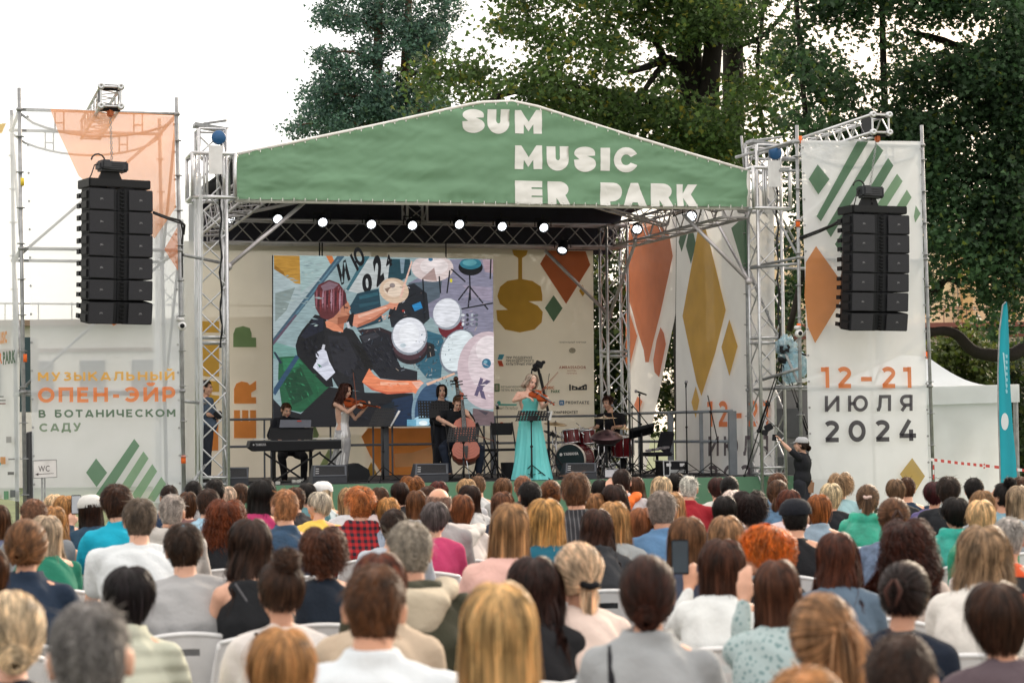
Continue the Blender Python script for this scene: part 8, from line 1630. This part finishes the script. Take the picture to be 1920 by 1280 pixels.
(1625, 912, 43, 'tail', (.20, .11, .06), 'f', 'long', 'hood', (.03, .45, .30), 'woman with a scrunchie ponytail in green raincoat', dict(mtl='PLAS')),
(1680, 900, 46, 'bobs', (.20, .12, .07), 'f', 'long', 'crew', BKC, 'brown-blond head before the gold rhomb'),
(1701, 897, 28, 'short', BR, 'm', 'short', 'crew', NV, 'small brown head beside the gold rhomb'),
(1677, 938, 56, 'claw', (.17, .09, .05), 'f', 'long', 'crew', (.13, .18, .26), 'woman with clipped-up brown hair in grey denim', dict(mtl='DEN')),
(1695, 976, 122, 'bigcurl', (.050, .018, .014), 'f', 'long', 'crew', (.55, .48, .45), 'woman with very big long brown curls'),
(1751, 905, 30, 'bobs', (.05, .01, .015), 'f', 'short', 'crew', (.1, .08, .2), 'dark head right before the banner pole'),
(1778, 896, 46, 'thick', (.03, .018, .014), 'm', 'short', 'crew', BKC, 'dark-haired man in black before the white tent'),
(1793, 935, 42, 'bobs', BK, 'f', 'long', 'hood', (.02, .42, .36), 'dark-haired person in a teal raincoat', dict(mtl='PLAS')),
(1830, 898, 38, 'short', BK, 'm', 'short', 'crew', BKC, 'short black hair before the tent wall'),
(1843, 922, 56, 'bob', (.28, .15, .07), 'f', 'short', 'crew', GRY, 'golden-brown rounded hair before the tent'),
(1880, 898, 38, 'highbun', BK, 'fl', 'long', 'crew', (.18, .32, .38), 'dark-haired woman with bun under the teal flag'),
(1914, 896, 38, 'short', BR, 'm', 'short', 'crew', BKC, 'brown head at the right edge under the flag'),
(1912, 913, 54, 'long', (.40, .28, .18), 'f', 'short', 'crew', GRY, 'ash-blonde long hair at the right edge'),
(1840, 940, 66, 'bob', (.74, .56, .30), 'f', 'long', 'hood', (.03, .42, .26), 'bright platinum bob above a green raincoat', dict(mtl='PLAS')),
(1895, 973, 70, 'crop', (.42, .38, .34), 'm', 'short', 'crew', (.75, .10, .02), 'grey-haired man in orange and black at right', dict(mtl='band', dd=10.8)),
(1852, 991, 92, 'layer', (.32, .22, .14), 'f', 'long', 'collar', (.66, .66, .66), 'woman with layered dark-blond hair in a white shirt', dict(dd=8.6)),
(1568, 1004, 92, 'longw', (.085, .028, .016), 'f', 'short', 'crew', (.1, .15, .2), 'woman with long chestnut hair right of the black cap'),
(1462, 1054, 98, 'longs', (.085, .035, .022), 'fu', 'long', 'crew', (.25, .42, .44), 'woman with long brown hair raising her left hand', dict(mtl='floral')),
(1688, 1060, 90, 'claw', (.022, .012, .012), 'f', 'short', 'crew', (.010, .016, .030), 'dark-haired woman with a hair claw in navy'),
(1540, 1122, 128, 'sidetail', (.33, .19, .10), 'f', 'short', 'crew', (.2, .12, .1), 'woman with blond swept-up ponytail near the front'),
(1680, 1198, 142, 'short', (.040, .022, .017), 'm', 'short', 'crew', BKC, 'dark short-haired head at the bottom right'),
(1868, 1096, 134, 'bob', (.050, .024, .016), 'f', 'short', 'crew', (.10, .07, .08), 'woman with a thick dark bob at the lower right'),
(1518, 1258, 130, 'short', (.45, .22, .08), 'm', 'short', 'crew', GRY, 'top of an orange-blond head at the bottom edge'),
]
PL = {'band': darkmat('band', 'band'), 'quilt': darkmat('quilt', 'quilt'), 'plaid': darkmat('plaid', 'plaid'), 'stripe': darkmat('stripe', 'stripe'), 'floral': darkmat('floral', 'floral'), 'PLAS': PLAS, 'DEN': DEN}
REF = {}
for row in CR:
    ex = row[10] if len(row) > 10 else {}; mt_ = PL.get(ex.get('mtl')); o, d, s = person(*row[:10], mtl=mt_, capc=ex.get('capc'), dd=ex.get('dd')); REF.setdefault(int(row[0]), (o, d, s))
# phones held up
def phone(x, lab, off, lit, land=False, w_=.075, h=.15):
    o, d, s = REF[x]; M_ = Matrix.Rotation(o.rotation_euler.z, 3, 'Z'); p = Vector(o.location)+M_ @ (Vector(off)*s); t = thing('phone', lab, 'phone', p); m = MB()
    if land: w_, h = h, w_
    m.box(p, (w_, .009, h), M_, .004); m.build('phone_body', BLKP, t); m = MB(); m.box(p-M_ @ Vector((0, .0055, 0)), (w_*.9, .001, h*.9), M_)
    m.build('phone_screen', mat('phone_screen_'+('lit' if lit else 'dark'), (.35, .37, .4) if lit else (.03, .05, .07), .2, emit=.2 if lit else 0), t)
phone(172, 'phone held up by the woman in the white cap', (-.16, .34, 1.23), True); phone(1168, 'phone held sideways above the crowd below the drum kit', (-.17, .33, 1.26), True, True); phone(1353, 'dark phone held by the woman in the white sweater', (-.16, .34, 1.21), False); phone(-4, 'phone held at the left picture edge', (-.05, .34, 1.10), False, True)
def hairtie(x, what, lab, off, colr, r=.02):
    o, d, s = REF[x]; m = MB()
    if what == 'ring': m.tube([Vector(off)+Vector((r*math.cos(a*.4), r*math.sin(a*.4), .004*math.sin(a))) for a in range(17)], r*.5, 8)
    else:
        for e_ in (-1, 1): m.tube([Vector(off)+Vector((e_*.004, 0, .05)), Vector(off)+Vector((e_*.028, -.02, .01)), Vector(off)+Vector((e_*.012, -.028, -.045))], [.006, .009, .005], 8)
    ob = link(m.mesh(lab, CLOTH, True), lab, o); ob.color = (*colr, 1)
hairtie(1625, 'ring', 'scrunchie', (.01, -.125, 1.21), (.6, .45, .4), .024); hairtie(1088, 'ring', 'hair_tie', (.016, -.120, 1.148), (.006, .006, .008), .027); hairtie(1688, 'claw', 'hair_claw', (.005, -.185, 1.20), (.05, .02, .015)); hairtie(1677, 'claw', 'hair_claw', (.005, -.185, 1.20), (.04, .02, .015))
def strap(x, name, pts, colr, w_=.012):
    o, d, s = REF[x]; m = MB(); m.tube([Vector(p) for p in pts], w_, 6); ob = link(m.mesh(name, CLOTH, True), name, o); ob.color = (*colr, 1)
strap(463, 'bag_strap', [(-.12, -.16, 1.03), (-.02, -.215, .86), (.12, -.19, .66)], (.10, .10, .11), .005); strap(1217, 'bag_strap', [(-.115, -.09, 1.035), (-.11, -.185, .95), (-.08, -.228, .82), (-.02, -.24, .70), (.05, -.235, .56)], (.010, .010, .014), .012); strap(518, 'bag_strap', [(-.13, -.12, 1.04), (-.06, -.2, .9), (.06, -.21, .7)], (.03, .03, .03), .007)

def hood(x, colr):
    o, d, s = REF[x]; m = MB()
    for i in range(11): a = math.pi*i/10; m.ball((math.cos(a)*.13, -.055-.10*math.sin(a), 1.065-.045*math.sin(a)), (.055, .05, .04))
    for i in range(4): m.ball((0, -.178-.005*i, 1.01-.03*i), (.13-.018*i, .05, .045))
    me = solid(m, .012, 4, .004); me.materials.clear(); me.materials.append(CLOTH); ob = link(me, 'hood', o); ob.color = (*colr, 1)
hood(773, (.48, .42, .32)); hood(866, (.62, .59, .55)); hood(1168, (.75, .16, .03))
